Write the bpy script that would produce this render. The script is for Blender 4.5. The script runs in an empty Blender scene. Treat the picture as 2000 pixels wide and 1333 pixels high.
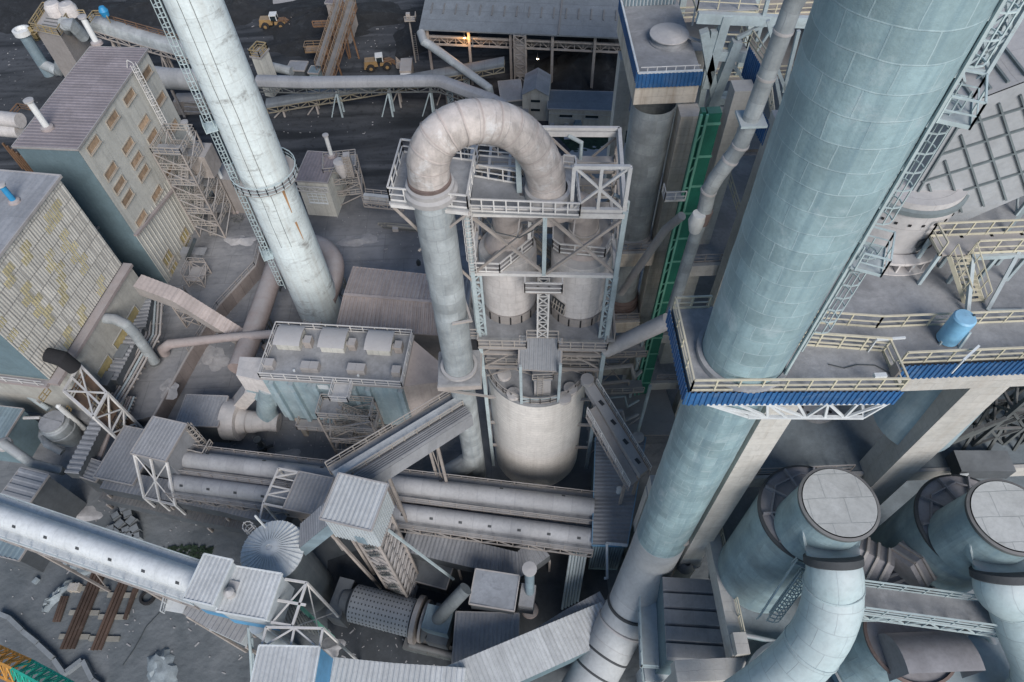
import bpy, math, random
import numpy as np
from mathutils import Vector, noise
V = Vector
random.seed(7)
sc = bpy.context.scene
COL = sc.collection
# ---------------------------------------------------------------- camera model (drone 85 m above the yard, 24 mm lens)
F, PT, RO, H = 1333.0, math.radians(54.7), math.radians(2.4), 85.0
_r = V((1, 0, 0)); _u = V((0, math.sin(PT), math.cos(PT))); FW = V((0, math.cos(PT), -math.sin(PT)))
RT = math.cos(RO) * _r - math.sin(RO) * _u
UP = math.sin(RO) * _r + math.cos(RO) * _u
CAM = V((0, 0, H))
def ray(px, py): return FW + (px - 1000) / F * RT - (py - 666.5) / F * UP
def P(px, py, z):
    d = ray(px, py); return CAM + d * ((z - H) / d.z)
def hz(px, py, b):
    d = ray(px, py); h = V((d.x, d.y)); t = V((b[0], b[1])).dot(h) / h.dot(h); return H + d.z * t
def up_to(px, py, b): return V((b[0], b[1], hz(px, py, b)))
def on_plane(px, py, p0, n):
    d = ray(px, py); return CAM + d * ((p0 - CAM).dot(n) / d.dot(n))
def on_face(px, py, a, b):
    e = (b - a); n = V((e.y, -e.x, 0)); return on_plane(px, py, a, n)
def Yp(px, py, y):
    d = ray(px, py); return CAM + d * (y / d.y)
def Xp(px, py, x):
    d = ray(px, py); return CAM + d * (x / d.x)
def R3(a, b, c, z):
    A, B, Cc = P(a[0], a[1], z), P(b[0], b[1], z), P(c[0], c[1], z)
    e = (B - A).normalized(); w = Cc - B; w = w - e * w.dot(e)
    return [A, B, B + w, A + w]
def up(p, dz): return V((p.x, p.y, p.z + dz))
def at(p, z): return V((p.x, p.y, z))
# ---------------------------------------------------------------- mesh builder
class MB:
    def __init__(s): s.v = []; s.f = []; s.uv = []
    def face(s, pts, uv=None):
        i = len(s.v); s.v += [tuple(p) for p in pts]; s.f.append(list(range(i, i + len(pts))))
        if uv is None:
            o = pts[0]; e1 = (pts[1] - pts[0]); e1 = e1.normalized() if e1.length > 1e-9 else V((1, 0, 0))
            n = e1.cross(pts[-1] - pts[0]); e2 = n.cross(e1); e2 = e2.normalized() if e2.length > 1e-9 else V((0, 0, 1))
            uv = [((p - o).dot(e1), (p - o).dot(e2)) for p in pts]
        s.uv.append(uv)
    def grid(s, rows, uvf=None, close=False):
        # rows of points sharing vertices
        base = len(s.v); n = len(rows[0])
        for r in rows: s.v += [tuple(p) for p in r]
        for i in range(len(rows) - 1):
            for j in range(n - 1):
                s.f.append([base + i * n + j, base + i * n + j + 1, base + (i + 1) * n + j + 1, base + (i + 1) * n + j])
                s.uv.append([uvf(i, j), uvf(i, j + 1), uvf(i + 1, j + 1), uvf(i + 1, j)] if uvf else [(q_.x + .37 * q_.y, q_.z + .61 * q_.y) for q_ in (rows[i][j], rows[i][j + 1], rows[i + 1][j + 1], rows[i + 1][j])])
    def obox(s, o, x, y, z):
        c = [o, o + x, o + x + y, o + y]; d = [p + z for p in c]
        s.face([c[3], c[2], c[1], c[0]]); s.face(d)
        for i in range(4): s.face([c[i], c[(i + 1) % 4], d[(i + 1) % 4], d[i]])
        return s
    def box(s, a, b):
        return s.obox(V(a), V((b[0] - a[0], 0, 0)), V((0, b[1] - a[1], 0)), V((0, 0, b[2] - a[2])))
    def cbox(s, c, dx, wx, wy, h):     # centred box standing at c, local x = dx
        dx = V((dx.x, dx.y, 0)).normalized(); dy = V((-dx.y, dx.x, 0))
        return s.obox(c - dx * wx / 2 - dy * wy / 2, dx * wx, dy * wy, V((0, 0, h)))
    def bar(s, p, q, w, h=None):
        h = h or w; d = q - p
        if d.length < 1e-5: return s
        u = V((0, 0, 1)) if abs(d.normalized().z) < .95 else V((0, 1, 0))
        x = d.cross(u).normalized(); y = x.cross(d).normalized()
        return s.obox(p - x * w / 2 - y * h / 2, x * w, y * h, d)
    def poly(s, pts, w, h=None):
        for a, b in zip(pts, pts[1:]): s.bar(a, b, w, h)
        return s
    def prism(s, pts, z0, z1):
        a = [V((p[0], p[1], z0)) for p in pts]; b = [V((p[0], p[1], z1)) for p in pts]
        ar = sum(a[i].x * a[(i + 1) % len(a)].y - a[(i + 1) % len(a)].x * a[i].y for i in range(len(a)))
        if ar < 0: a.reverse(); b.reverse()
        s.face(b); s.face(list(reversed(a)))
        for i in range(len(a)):
            j = (i + 1) % len(a); s.face([a[i], a[j], b[j], b[i]])
        return s
    def loft(s, lo, hi, caps=True):     # two equal rings
        n = len(lo)
        for i in range(n):
            j = (i + 1) % n; s.face([lo[i], lo[j], hi[j], hi[i]])
        if caps: s.face(list(reversed(lo))); s.face(hi)
        return s
    def pipe(s, pts, r, n=20, caps=True):
        pts = [V(p) for p in pts]; m = len(pts)
        rs = r if isinstance(r, (list, tuple)) else [r] * m
        tan = []
        for i in range(m):
            a = (pts[i] - pts[i - 1]).normalized() if i else None
            b = (pts[i + 1] - pts[i]).normalized() if i < m - 1 else None
            tan.append((a + b).normalized() if a and b else (a or b))
        t0 = tan[0]; u = V((0, 1, 0)) if abs(t0.y) < .9 else V((1, 0, 0))
        x = (u - t0 * u.dot(t0)).normalized(); rows = []; L = [0]
        for i in range(m):
            x = (x - tan[i] * x.dot(tan[i])).normalized(); y = tan[i].cross(x)
            sc_ = 1.0
            rows.append([pts[i] + (x * math.cos(2 * math.pi * k / n) + y * math.sin(2 * math.pi * k / n)) * rs[i] for k in range(n + 1)])
            if i: L.append(L[-1] + (pts[i] - pts[i - 1]).length)
        rr = sum(rs) / m; per = 2 * math.pi * rr
        s.grid(rows, lambda i, j: (j / n * per, L[i]))
        if caps:
            s.face(list(reversed(rows[0][:n]))); s.face(rows[-1][:n])
        return s
    def lathe(s, c, prof, n=32, a0=0, a1=2 * math.pi, caps=False):
        c = V(c); L = [0]
        for i in range(1, len(prof)):
            L.append(L[-1] + math.hypot(prof[i][0] - prof[i - 1][0], prof[i][1] - prof[i - 1][1]))
        rr = max(p[0] for p in prof)
        rows = [[V((c.x + r * math.cos(a0 + (a1 - a0) * k / n), c.y + r * math.sin(a0 + (a1 - a0) * k / n), c.z + z)) for k in range(n + 1)] for r, z in prof]
        s.grid(rows, lambda i, j: (j / n * rr * (a1 - a0), L[i]))
        if caps: s.face(rows[-1][:n])
        return s
    def rail(s, path, h=1.1, w=.07, sp=1.6, mids=1, closed=False, kick=True):
        pts = list(path) + ([path[0]] if closed else [])
        for a, b in zip(pts, pts[1:]):
            L = (b - a).length; k = max(1, round(L / sp))
            for i in range(k + 1):
                p = a.lerp(b, i / k); s.bar(p, up(p, h), w)
            s.bar(up(a, h), up(b, h), w * 1.15)
            for m in range(mids): z = h * (m + 1) / (mids + 1); s.bar(up(a, z), up(b, z), w * .8)
            if kick: s.bar(up(a, .08), up(b, .08), w * .4, .16)
        return s
    def xpanel(s, A, B, C, D, w, frame=True):
        if frame: s.poly([A, B, C, D, A], w)
        s.bar(A, C, w * .75); s.bar(B, D, w * .75); return s
    def truss(s, A, B, C, D, n, w):   # A-B lower chord, D-C upper chord
        s.bar(A, B, w); s.bar(D, C, w)
        for i in range(n + 1):
            s.bar(A.lerp(B, i / n), D.lerp(C, i / n), w * .7)
            if i < n:
                if i % 2: s.bar(A.lerp(B, i / n), D.lerp(C, (i + 1) / n), w * .7)
                else: s.bar(D.lerp(C, i / n), A.lerp(B, (i + 1) / n), w * .7)
        return s
    def ltower(s, cs, z0, z1, nz, w, bw=None):
        bw = bw or w * .6
        for c in cs: s.bar(at(c, z0), at(c, z1), w)
        for k in range(nz):
            a, b = z0 + (z1 - z0) * k / nz, z0 + (z1 - z0) * (k + 1) / nz
            for i in range(4):
                p, q = cs[i], cs[(i + 1) % 4]
                s.bar(at(p, b - w * .5), at(q, b - w * .5), bw)
                s.bar(at(p, a), at(q, b - w), bw); s.bar(at(q, a), at(p, b - w), bw)
        return s
    def ladder(s, p, q, out, w=.55, cage=.42, rung=.45, hoop=1.3, t=.06, c0=2.2):
        out = V((out[0], out[1], 0)).normalized(); sd = V((-out.y, out.x, 0))
        for e in (-1, 1): s.bar(p + sd * w / 2 * e, q + sd * w / 2 * e, t)
        L = (q - p).length; k = int(L / rung)
        for i in range(1, k + 1):
            c = p.lerp(q, i / (k + 1)); s.bar(c - sd * w / 2, c + sd * w / 2, t * .7)
        if cage:
            arc = [(sd * math.cos(a) * cage + out * (math.sin(a) * cage * 1.5)) for a in [math.pi * j / 6 for j in range(7)]]
            z = c0
            while z < L:
                c = p.lerp(q, z / L); s.poly([c + a for a in arc], t * .8); z += hoop
            for j in (1, 3, 5): s.bar(p.lerp(q, min(1, c0 / L)) + arc[j], q + arc[j], t * .7)
        return s
    def sheet(s, A, B, C, D, pitch=.5, amp=.06):
        n = (B - A).cross(D - A).normalized()
        if n.z < -.05: n = -n
        L = (B - A).length; k = max(1, round(L / pitch)); ts = []
        for i in range(k):
            for f, hgt in ((0, 0), (.36, 0), (.5, 1), (.86, 1)): ts.append(((i + f) / k, hgt))
        ts.append((1, 0))
        W = (D - A).length
        rows = [[A.lerp(B, t) + n * amp * h for t, h in ts], [D.lerp(C, t) + n * amp * h for t, h in ts]]
        s.grid(rows, lambda i, j: (ts[j][0] * L, i * W)); return s
    def stair(s, p, q, w, side, rails=True):
        d = q - p; n = max(2, int(abs(d.z) / .28)); sd = side.normalized() * w / 2
        for e in (-1, 1):
            s.bar(p + sd * e, q + sd * e, .08, .25)
            if rails:
                s.bar(up(p + sd * e, 1.05), up(q + sd * e, 1.05), .06); s.bar(up(p + sd * e, .55), up(q + sd * e, .55), .05)
                for i in range(0, 5): c = p.lerp(q, i / 4) + sd * e; s.bar(c, up(c, 1.05), .05)
        h = V((d.x, d.y, 0)).normalized() * .24
        for i in range(n):
            c = p.lerp(q, (i + .5) / n); s.obox(c - sd - h / 2, sd * 2, h, V((0, 0, .05)))
        return s
    def dent(s, amp, fr=.8):
        for i, v in enumerate(s.v):
            n = noise.noise_vector(V(v) * fr); n2 = noise.noise_vector(V(v) * fr * 3.1); s.v[i] = (v[0] + (n.x + .4 * n2.x) * amp, v[1] + (n.y + .4 * n2.y) * amp, v[2] + (n.z + .4 * n2.z) * amp * .6)
        return s
    def pieces(s):
        # far-apart pieces of this mesh, as lists of face indices
        n = len(s.v); par = list(range(n))
        def find(a):
            while par[a] != a: par[a] = par[par[a]]; a = par[a]
            return a
        for f in s.f:
            r = find(f[0])
            for i in f[1:]: par[find(i)] = r
        isl = {}; root = np.array([find(i) for i in range(n)]); u, inv = np.unique(root, return_inverse=True); k = len(u)
        if k < 2 or k > 1500: return None
        p = np.array(s.v, float); lo = np.full((k, 3), np.inf); hi = np.full((k, 3), -np.inf); np.minimum.at(lo, inv, p); np.maximum.at(hi, inv, p)
        size = (hi - lo).max(axis=1); gap = np.maximum(0.0, np.maximum(lo[:, None] - hi[None], lo[None] - hi[:, None]))
        near = np.sqrt((gap ** 2).sum(2)) <= np.maximum(.02, .5 * np.maximum(size[:, None], size[None]))
        lab = -np.ones(k, int); c = 0
        for i in range(k):
            if lab[i] >= 0: continue
            st = [i]; lab[i] = c
            while st:
                j = st.pop()
                for q in np.nonzero(near[j] & (lab < 0))[0]: lab[q] = c; st.append(int(q))
            c += 1
        if not 2 <= c <= 14: return None
        out = [[] for _ in range(c)]
        for fi, f in enumerate(s.f): out[lab[inv[f[0]]]].append(fi)
        return out
    def build(s, name, mat, parent=None, origin=None, sharp=35):
        if parent is not None:
            ps = s.pieces()
            if ps:
                obs = []
                for fl in ps:
                    m = MB(); mp = {}
                    for fi in fl:
                        g = []
                        for vi in s.f[fi]:
                            if vi not in mp: mp[vi] = len(m.v); m.v.append(s.v[vi])
                            g.append(mp[vi])
                        m.f.append(g); m.uv.append(s.uv[fi])
                    obs.append(m._build(name, mat, parent, origin, sharp))
                return obs[0]
        return s._build(name, mat, parent, origin, sharp)
    def _build(s, name, mat, parent=None, origin=None, sharp=35):
        off = V((0, 0, 0))
        if parent is not None:
            o = parent
            while o is not None: off = off + o.location; o = o.parent
        elif origin is not None: off = V(origin)
        me = bpy.data.meshes.new(name)
        me.from_pydata([(a - off.x, b - off.y, c - off.z) for a, b, c in s.v], [], s.f)
        uvl = me.uv_layers.new(name='UVMap'); flat = []
        for u in s.uv:
            for p in u: flat += [p[0], p[1]]
        uvl.data.foreach_set('uv', flat)
        me.polygons.foreach_set('use_smooth', [True] * len(me.polygons))
        me.set_sharp_from_angle(angle=math.radians(sharp))
        me.materials.append(M[mat] if isinstance(mat, str) else mat)
        me.update()
        ob = bpy.data.objects.new(name, me); COL.objects.link(ob)
        if parent is not None: ob.parent = parent
        elif origin is not None: ob.location = off
        return ob
def T(name, label, cat, loc, group=None):
    o = bpy.data.objects.new(name, None); COL.objects.link(o); o.location = V(loc); o.empty_display_size = .5
    o['label'] = label; o['category'] = cat
    if group: o['group'] = group
    return o
def one(name, mb, mat, label, cat, group=None):
    xs = [v[0] for v in mb.v]; ys = [v[1] for v in mb.v]; zs = [v[2] for v in mb.v]
    o = mb.build(name, mat, None, ((min(xs) + max(xs)) / 2, (min(ys) + max(ys)) / 2, min(zs)))
    o['label'] = label; o['category'] = cat
    if group: o['group'] = group
    return o
def struct(name, mb, mat, kind='structure'):
    o = mb.build(name, mat); o['kind'] = kind; return o
def copy_thing(root, loc, label, group=None):
    r = root.copy(); COL.objects.link(r); r.location = loc; r['label'] = label
    if group: r['group'] = group
    for ch in list(root.children):
        c = ch.copy(); COL.objects.link(c); c.parent = r
        for g in ch.children:
            d = g.copy(); COL.objects.link(d); d.parent = c
    return r
def grow(q, e):
    c = sum(q, V((0, 0, 0))) / len(q); out = []
    n = len(q)
    for i in range(n):
        a = (q[i] - q[i - 1]).normalized(); b = (q[i] - q[(i + 1) % n]).normalized()
        out.append(q[i] + (a + b) * e)
    return out
def house(name, label, cat, a, b, c, z, zb, wallm, roofm, pitch=.5, along=0, over=.2, group=None, trim='trim', quad=None, amp=.06, rise=0):
    q = quad or R3(a, b, c, z)
    ctr = sum(q, V((0, 0, 0))) / 4
    t = T(name, label, cat, (ctr.x, ctr.y, zb), group)
    MB().prism(q, zb, z - .1).build('wall', wallm, t)
    g = grow(q, over)
    if rise: g = [g[0], g[1], up(g[2], rise), up(g[3], rise)]
    m = MB()
    if along == 0: m.sheet(g[0], g[1], g[2], g[3], pitch, amp)
    else: m.sheet(g[1], g[2], g[3], g[0], pitch, amp)
    m.build('roof', roofm, t)
    if rise:
        w = MB(); lo = [at(p, z - .1) for p in q]; hi = [at(q[0], z - .02), at(q[1], z - .02), at(q[2], z + rise - .02), at(q[3], z + rise - .02)]
        w.loft(lo, hi, False); w.build('gable_wall', wallm, t)
    if trim:
        m = MB()
        for i in range(4): m.bar(up(g[i], -.05), up(g[(i + 1) % 4], -.05), .12, .3)
        m.build('roof_trim', trim, t)
    return t, q
def window(t, c, e, n, w, h, fm='window_frame', pm='window_pane', proud=.06):
    e = e.normalized(); n = n.normalized(); u = V((0, 0, 1))
    m = MB(); o = c + n * proud
    for s_ in (-1, 1):
        m.bar(o + e * s_ * w / 2 - u * h / 2, o + e * s_ * w / 2 + u * h / 2, .12)
        m.bar(o + u * s_ * h / 2 - e * w / 2, o + u * s_ * h / 2 + e * w / 2, .12)
    m.obox(o - u * (h / 2 + .12) - e * (w / 2 + .12), e * (w + .24), n * .22, u * .08)
    f = m.build('window', fm, t)
    m = MB(); m.obox(c - e * w / 2 - u * h / 2 - n * .05, e * w, n * .075, u * h); m.build('pane', pm, f)
    return f
def deck_poly(mb, pts, z, th=.25): return mb.prism(pts, z - th, z)
# ---------------------------------------------------------------- materials
M = {}
def mat(name, col, rough=.8, var=.25, dust=None, dust_amt=.7, streak=.22, streak_col=None, patch_map=None, patch=0, patch_col=(.05, .045, .04), patch_scale=.5,
        panel=None, seam=(.5, .5, .5), seam_w=.02, pvar=.12, bump=.15, nscale=.35, metal=0, seam_mix=.6, corr=None, orand=.1):
    m = bpy.data.materials.new(name); m.use_nodes = True; nt = m.node_tree; N = nt.nodes; L = nt.links
    bs = N['Principled BSDF']; bs.inputs['Roughness'].default_value = rough; bs.inputs['Metallic'].default_value = metal
    tc = N.new('ShaderNodeTexCoord'); geo = N.new('ShaderNodeNewGeometry')
    def noise(scale, det=6, vec=None, dist=0, rough_=.6):
        n = N.new('ShaderNodeTexNoise'); n.inputs['Scale'].default_value = scale; n.inputs['Detail'].default_value = det
        n.inputs['Distortion'].default_value = dist; n.inputs['Roughness'].default_value = rough_
        L.new(vec or geo.outputs['Position'], n.inputs['Vector']); return n.outputs['Fac']
    def ramp(fac, a, b):
        r = N.new('ShaderNodeMapRange'); r.inputs['From Min'].default_value = a; r.inputs['From Max'].default_value = b
        L.new(fac, r.inputs['Value']); return r.outputs['Result']
    def mix(fac, c1, c2, mode='MIX'):
        x = N.new('ShaderNodeMix'); x.data_type = 'RGBA'; x.blend_type = mode
        if isinstance(fac, (int, float)): x.inputs[0].default_value = fac
        else: L.new(fac, x.inputs[0])
        for i, c in ((6, c1), (7, c2)):
            if isinstance(c, tuple): x.inputs[i].default_value = (*c, 1)
            else: L.new(c, x.inputs[i])
        return x.outputs[2]
    def mul(a, b):
        x = N.new('ShaderNodeMath'); x.operation = 'MULTIPLY'
        for i, c in ((0, a), (1, b)):
            if isinstance(c, (int, float)): x.inputs[i].default_value = c
            else: L.new(c, x.inputs[i])
        return x.outputs[0]
    lo = tuple(c * (1 - var) for c in col); hi = tuple(min(1, c * (1 + var)) for c in col)
    c = mix(ramp(noise(nscale, 8), .3, .7), lo, hi)
    c = mix(mul(ramp(noise(nscale * 9, 5), .45, .75), .35), c, tuple(x * .6 for x in col))
    c = mix(mul(ramp(noise(.55, 9, None, 1.5, .7), .5, .72), .3), c, tuple(x * .55 for x in col))
    oi = N.new('ShaderNodeObjectInfo'); rr = N.new('ShaderNodeMapRange'); rr.inputs[3].default_value = 1 - orand; rr.inputs[4].default_value = 1 + orand * .6; L.new(oi.outputs['Random'], rr.inputs[0])
    sc3 = N.new('ShaderNodeVectorMath'); sc3.operation = 'SCALE'; L.new(c, sc3.inputs[0]); L.new(rr.outputs[0], sc3.inputs['Scale']); c = sc3.outputs[0]
    hgt = None
    if panel:
        br = N.new('ShaderNodeTexBrick'); wob = N.new('ShaderNodeTexNoise'); wob.inputs['Scale'].default_value = .5; wob.inputs['Detail'].default_value = 2; L.new(geo.outputs['Position'], wob.inputs['Vector'])
        w1 = N.new('ShaderNodeVectorMath'); w1.operation = 'MULTIPLY_ADD'; L.new(wob.outputs['Color'], w1.inputs[0]); w1.inputs[1].default_value = (.22, .22, 0); L.new(tc.outputs['UV'], w1.inputs[2]); L.new(w1.outputs[0], br.inputs['Vector'])
        br.inputs['Scale'].default_value = 1; br.inputs['Brick Width'].default_value = panel[0]; br.inputs['Row Height'].default_value = panel[1]
        br.inputs['Mortar Size'].default_value = seam_w; br.inputs['Mortar Smooth'].default_value = .3; br.inputs['Bias'].default_value = 0
        br.inputs['Color1'].default_value = (1 - pvar, 1 - pvar, 1 - pvar, 1); br.inputs['Color2'].default_value = (1, 1, 1, 1)
        br.inputs['Mortar'].default_value = (1, 1, 1, 1)
        c = mix(1.0, c, br.outputs['Color'], 'MULTIPLY')
        c = mix(mul(br.outputs['Fac'], seam_mix), c, seam)
        hgt = br.outputs['Fac']
    if streak:
        mp = N.new('ShaderNodeMapping'); mp.inputs['Scale'].default_value = (1, 1, .07); L.new(geo.outputs['Position'], mp.inputs['Vector'])
        s1 = ramp(noise(1.6, 6, mp.outputs['Vector']), .48, .72)
        c = mix(mul(s1, streak), c, streak_col or tuple(x * .5 for x in col))
    if patch:
        pm = None
        if patch_map:
            mpp = N.new('ShaderNodeMapping'); mpp.inputs['Scale'].default_value = patch_map; L.new(geo.outputs['Position'], mpp.inputs[0]); pm = mpp.outputs[0]
        s1 = ramp(noise(patch_scale, 9, pm, .6, .72), .55, .67)
        c = mix(mul(s1, patch), c, patch_col)
    if dust:
        sx = N.new('ShaderNodeSeparateXYZ'); L.new(geo.outputs['Normal'], sx.inputs[0])
        f = ramp(sx.outputs['Z'], .35, .9)
        f = mul(f, ramp(noise(nscale * 1.7, 7), .1, .6))
        c = mix(mul(f, dust_amt), c, dust)
    L.new(c, bs.inputs['Base Color'])
    b = N.new('ShaderNodeBump'); b.inputs['Strength'].default_value = bump; b.inputs['Distance'].default_value = .1
    L.new(noise(nscale * 12, 6), b.inputs['Height'])
    if hgt is not None:
        b2 = N.new('ShaderNodeBump'); b2.inputs['Strength'].default_value = .5; b2.inputs['Distance'].default_value = .05
        L.new(hgt, b2.inputs['Height']); L.new(b.outputs[0], b2.inputs['Normal']); b = b2
    L.new(b.outputs[0], bs.inputs['Normal'])
    M[name] = m; return m
DUST = (.345, .345, .352)
DUSTB = (.28, .30, .315)
mat('steel_stack', (.285, .40, .425), .5, .2, None, panel=(1.5, 1.12), seam=(.46, .55, .57), seam_w=.03, pvar=.2, seam_mix=.32, streak=.85, streak_col=(.16, .245, .285), bump=.2, nscale=.45, patch=.6, patch_col=(.43, .51, .53), patch_scale=.3)
mat('duct_smooth', (.43, .45, .46), .7, .12, None, panel=(60, 6), seam=(.25, .24, .24), seam_w=.03, pvar=.05, bump=.08, streak=.2, streak_col=(.3, .29, .29))
mat('duct_clad', (.36, .39, .40), .55, .28, DUST, .5, panel=(1.6, 1.3), seam=(.2, .21, .22), seam_w=.025, pvar=.25, streak=.35, streak_col=(.16, .2, .23), nscale=.5)
mat('bend_clad', (.50, .45, .42), .6, .25, (.52, .48, .46), .6, panel=(40, .95), seam=(.26, .24, .23), seam_w=.03, pvar=.12, streak=.6, streak_col=(.15, .14, .13), patch=.7, patch_col=(.62, .62, .62), patch_scale=.6, nscale=.8, bump=.4)
mat('chimney_white', (.66, .73, .73), .85, .1, None, panel=(2.4, 2.4), seam=(.35, .36, .35), seam_w=.025, pvar=.07, seam_mix=.4, streak=.4, streak_col=(.40, .38, .34), patch=.7, patch_col=(.17, .16, .15), patch_scale=.5, patch_map=(.5, .5, 1.1), bump=.3)
mat('silo_white', (.86, .82, .77), .85, .08, (.42, .4, .39), .8, panel=(4.2, .55), seam=(.5, .47, .44), seam_w=.025, pvar=.05, streak=.3, streak_col=(.46, .42, .38), bump=.15)
mat('hopper_dust', (.60, .565, .545), .85, .12, DUST, .8, panel=(1.5, 1.1), seam=(.36, .33, .31), seam_w=.02, pvar=.08, streak=.3, streak_col=(.3, .28, .27))
mat('cone_dust', (.47, .415, .39), .85, .2, (.42, .36, .34), .7, streak=.4, streak_col=(.2, .18, .17))
mat('vessel_pink', (.47, .455, .45), .8, .1, DUST, .4, panel=(5, 2.5), seam=(.3, .28, .28), seam_w=.02, pvar=.06, streak=.3, streak_col=(.52, .48, .47))
mat('grid_panel', (.33, .345, .36), .8, .1, DUST, .3, streak=.25, streak_col=(.3, .3, .31))
mat('grid_rib', (.16, .19, .20), .8, .15)
mat('concrete', (.50, .485, .45), .9, .14, DUST, .6, panel=(2.2, .9), seam=(.3, .28, .25), seam_w=.02, pvar=.08, seam_mix=.5, streak=.35, streak_col=(.33, .28, .23), bump=.25)
mat('concrete_tan', (.60, .54, .46), .9, .14, DUST, .6, panel=(2.2, .9), seam=(.25, .2, .16), seam_w=.02, pvar=.1, seam_mix=.5, streak=.55, streak_col=(.26, .18, .12), bump=.25)
mat('deck_dust', (.26, .265, .275), .95, .25, None, patch=.6, patch_col=(.38, .38, .39), patch_scale=.25, bump=.3)
mat('deck_blue', (.17, .20, .22), .95, .25, None, patch=.6, patch_col=(.26, .28, .29), patch_scale=.22, bump=.3)
mat('blue_clad', (.025, .11, .27), .6, .25, None, patch=.45, patch_col=(.16, .23, .32), patch_scale=.9, streak=.3, streak_col=(.12, .17, .25))
mat('blue_pale', (.10, .30, .50), .6, .2, DUSTB, .5)
mat('rail_cream', (.52, .485, .37), .7, .15, (.42, .38, .33), .4)
mat('rail_white', (.62, .605, .585), .7, .15, DUST, .6)
mat('rail_dust', (.36, .325, .29), .8, .2, DUST, .6)
mat('rail_pale', (.42, .50, .51), .7, .12)
mat('rail_yellow', (.33, .25, .12), .75, .3, (.3, .27, .23), .6)
mat('frame_pale', (.38, .45, .47), .7, .2, DUST, .5, patch=.4, patch_col=(.2, .2, .19), patch_scale=.8)
mat('frame_dust', (.33, .295, .27), .85, .25, DUST, .7, patch=.4, patch_col=(.16, .13, .12), patch_scale=.8)
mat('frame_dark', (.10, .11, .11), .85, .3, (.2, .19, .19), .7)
mat('frame_rust', (.16, .09, .05), .85, .35, (.16, .13, .11), .5)
mat('trim', (.33, .31, .30), .8, .2, DUST, .6)
mat('trim_white', (.62, .65, .66), .7, .1)
mat('roof_pink', (.48, .415, .39), .8, .12, None, patch=.35, patch_col=(.26, .22, .21), patch_scale=.2, bump=.12, panel=(1.15, 4.2), seam=(.2, .2, .21), seam_w=.02, pvar=.2, seam_mix=.35)
mat('roof_mauve', (.25, .225, .24), .8, .14, None, patch=.35, patch_col=(.19, .16, .17), patch_scale=.2, bump=.12, panel=(1.15, 4.2), seam=(.2, .2, .21), seam_w=.02, pvar=.2, seam_mix=.35)
mat('roof_grey', (.30, .31, .33), .75, .14, None, patch=.4, patch_col=(.22, .23, .24), patch_scale=.25, bump=.12, panel=(1.15, 4.2), seam=(.2, .2, .21), seam_w=.02, pvar=.2, seam_mix=.35)
mat('roof_pale', (.54, .56, .57), .65, .1, None, patch=.35, patch_col=(.36, .38, .40), patch_scale=.3, bump=.12, panel=(1.15, 4.2), seam=(.2, .2, .21), seam_w=.02, pvar=.2, seam_mix=.35)
mat('roof_blue', (.20, .27, .31), .7, .2, None, patch=.4, patch_col=(.28, .31, .33), patch_scale=.3, bump=.12, panel=(1.15, 4.2), seam=(.2, .2, .21), seam_w=.02, pvar=.2, seam_mix=.35)
mat('roof_dark', (.17, .19, .21), .85, .15, None, panel=(40, 2.6), seam=(.1, .11, .12), seam_w=.07, pvar=.1, patch=.3, patch_col=(.13, .14, .15), patch_scale=.2)
mat('wall_green', (.56, .55, .50), .85, .08, DUST, .5, streak=.35, streak_col=(.2, .2, .185), patch=.2, patch_col=(.35, .35, .33), patch_scale=.15, panel=(3.1, 60), seam=(.2, .22, .21), seam_w=.03, pvar=.06)
mat('wall_blue', (.13, .19, .215), .85, .15, DUSTB, .5, streak=.3, streak_col=(.08, .13, .15))
mat('wall_teal', (.29, .37, .40), .8, .2, DUST, .5, streak=.6, streak_col=(.13, .22, .27), patch=.5, patch_col=(.42, .45, .45), patch_scale=.3)
mat('wall_dust', (.30, .275, .26), .9, .15, DUST, .6, streak=.4, streak_col=(.2, .18, .17))
mat('wall_dark', (.09, .10, .11), .9, .25, DUSTB, .4)
mat('wall_white', (.45, .49, .51), .75, .12, DUSTB, .3, streak=.3, streak_col=(.3, .33, .35))
mat('wall_concrete', (.40, .39, .355), .9, .12, DUST, .5, streak=.4, streak_col=(.2, .19, .17), patch=.3, patch_col=(.22, .2, .18), patch_scale=.2, bump=.25)
mat('wall_brick', (.26, .22, .205), .9, .2, DUST, .6, streak=.5, streak_col=(.26, .23, .22), panel=(2.2, 9), seam=(.1, .08, .08), seam_w=.05, pvar=.2)
mat('window_frame', (.36, .32, .27), .7, .2)
mat('window_pane', (.40, .28, .185), .6, .4, None, streak=.5, streak_col=(.22, .15, .10), nscale=1.2, orand=.45)
mat('window_yellow', (.42, .34, .16), .6, .25, None, streak=.5, streak_col=(.25, .22, .14), nscale=1.2)
mat('green_clad', (.014, .13, .088), .55, .2, (.2, .24, .21), .25)
mat('green_frame', (.13, .34, .25), .6, .25)
mat('tank_blue', (.20, .44, .64), .45, .12, (.3, .42, .5), .4)
mat('white_paint', (.66, .67, .66), .6, .08, streak=.2, streak_col=(.35, .3, .26))
mat('vent_blue', (.03, .25, .48), .5, .15)
mat('black_gap', (.015, .015, .017), .95, .1)
mat('hood', (.40, .385, .38), .7, .12, DUST, .7)
mat('box_grey', (.35, .33, .32), .8, .12, DUST, .6)
mat('tube_white', (.60, .625, .635), .6, .07, None, panel=(40, 1.5), seam=(.4, .44, .47), seam_w=.02, pvar=.06, patch=.3, patch_col=(.45, .49, .52), patch_scale=.35)
mat('tube_grey', (.37, .375, .39), .65, .1, None, panel=(40, 2.2), seam=(.2, .21, .23), seam_w=.03, pvar=.1, patch=.3, patch_col=(.25, .26, .28), patch_scale=.35)
mat('mill_shell', (.28, .30, .32), .7, .12, (.36, .37, .38), .4, streak=0)
mat('bolt_dark', (.05, .055, .06), .8, .1)
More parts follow.
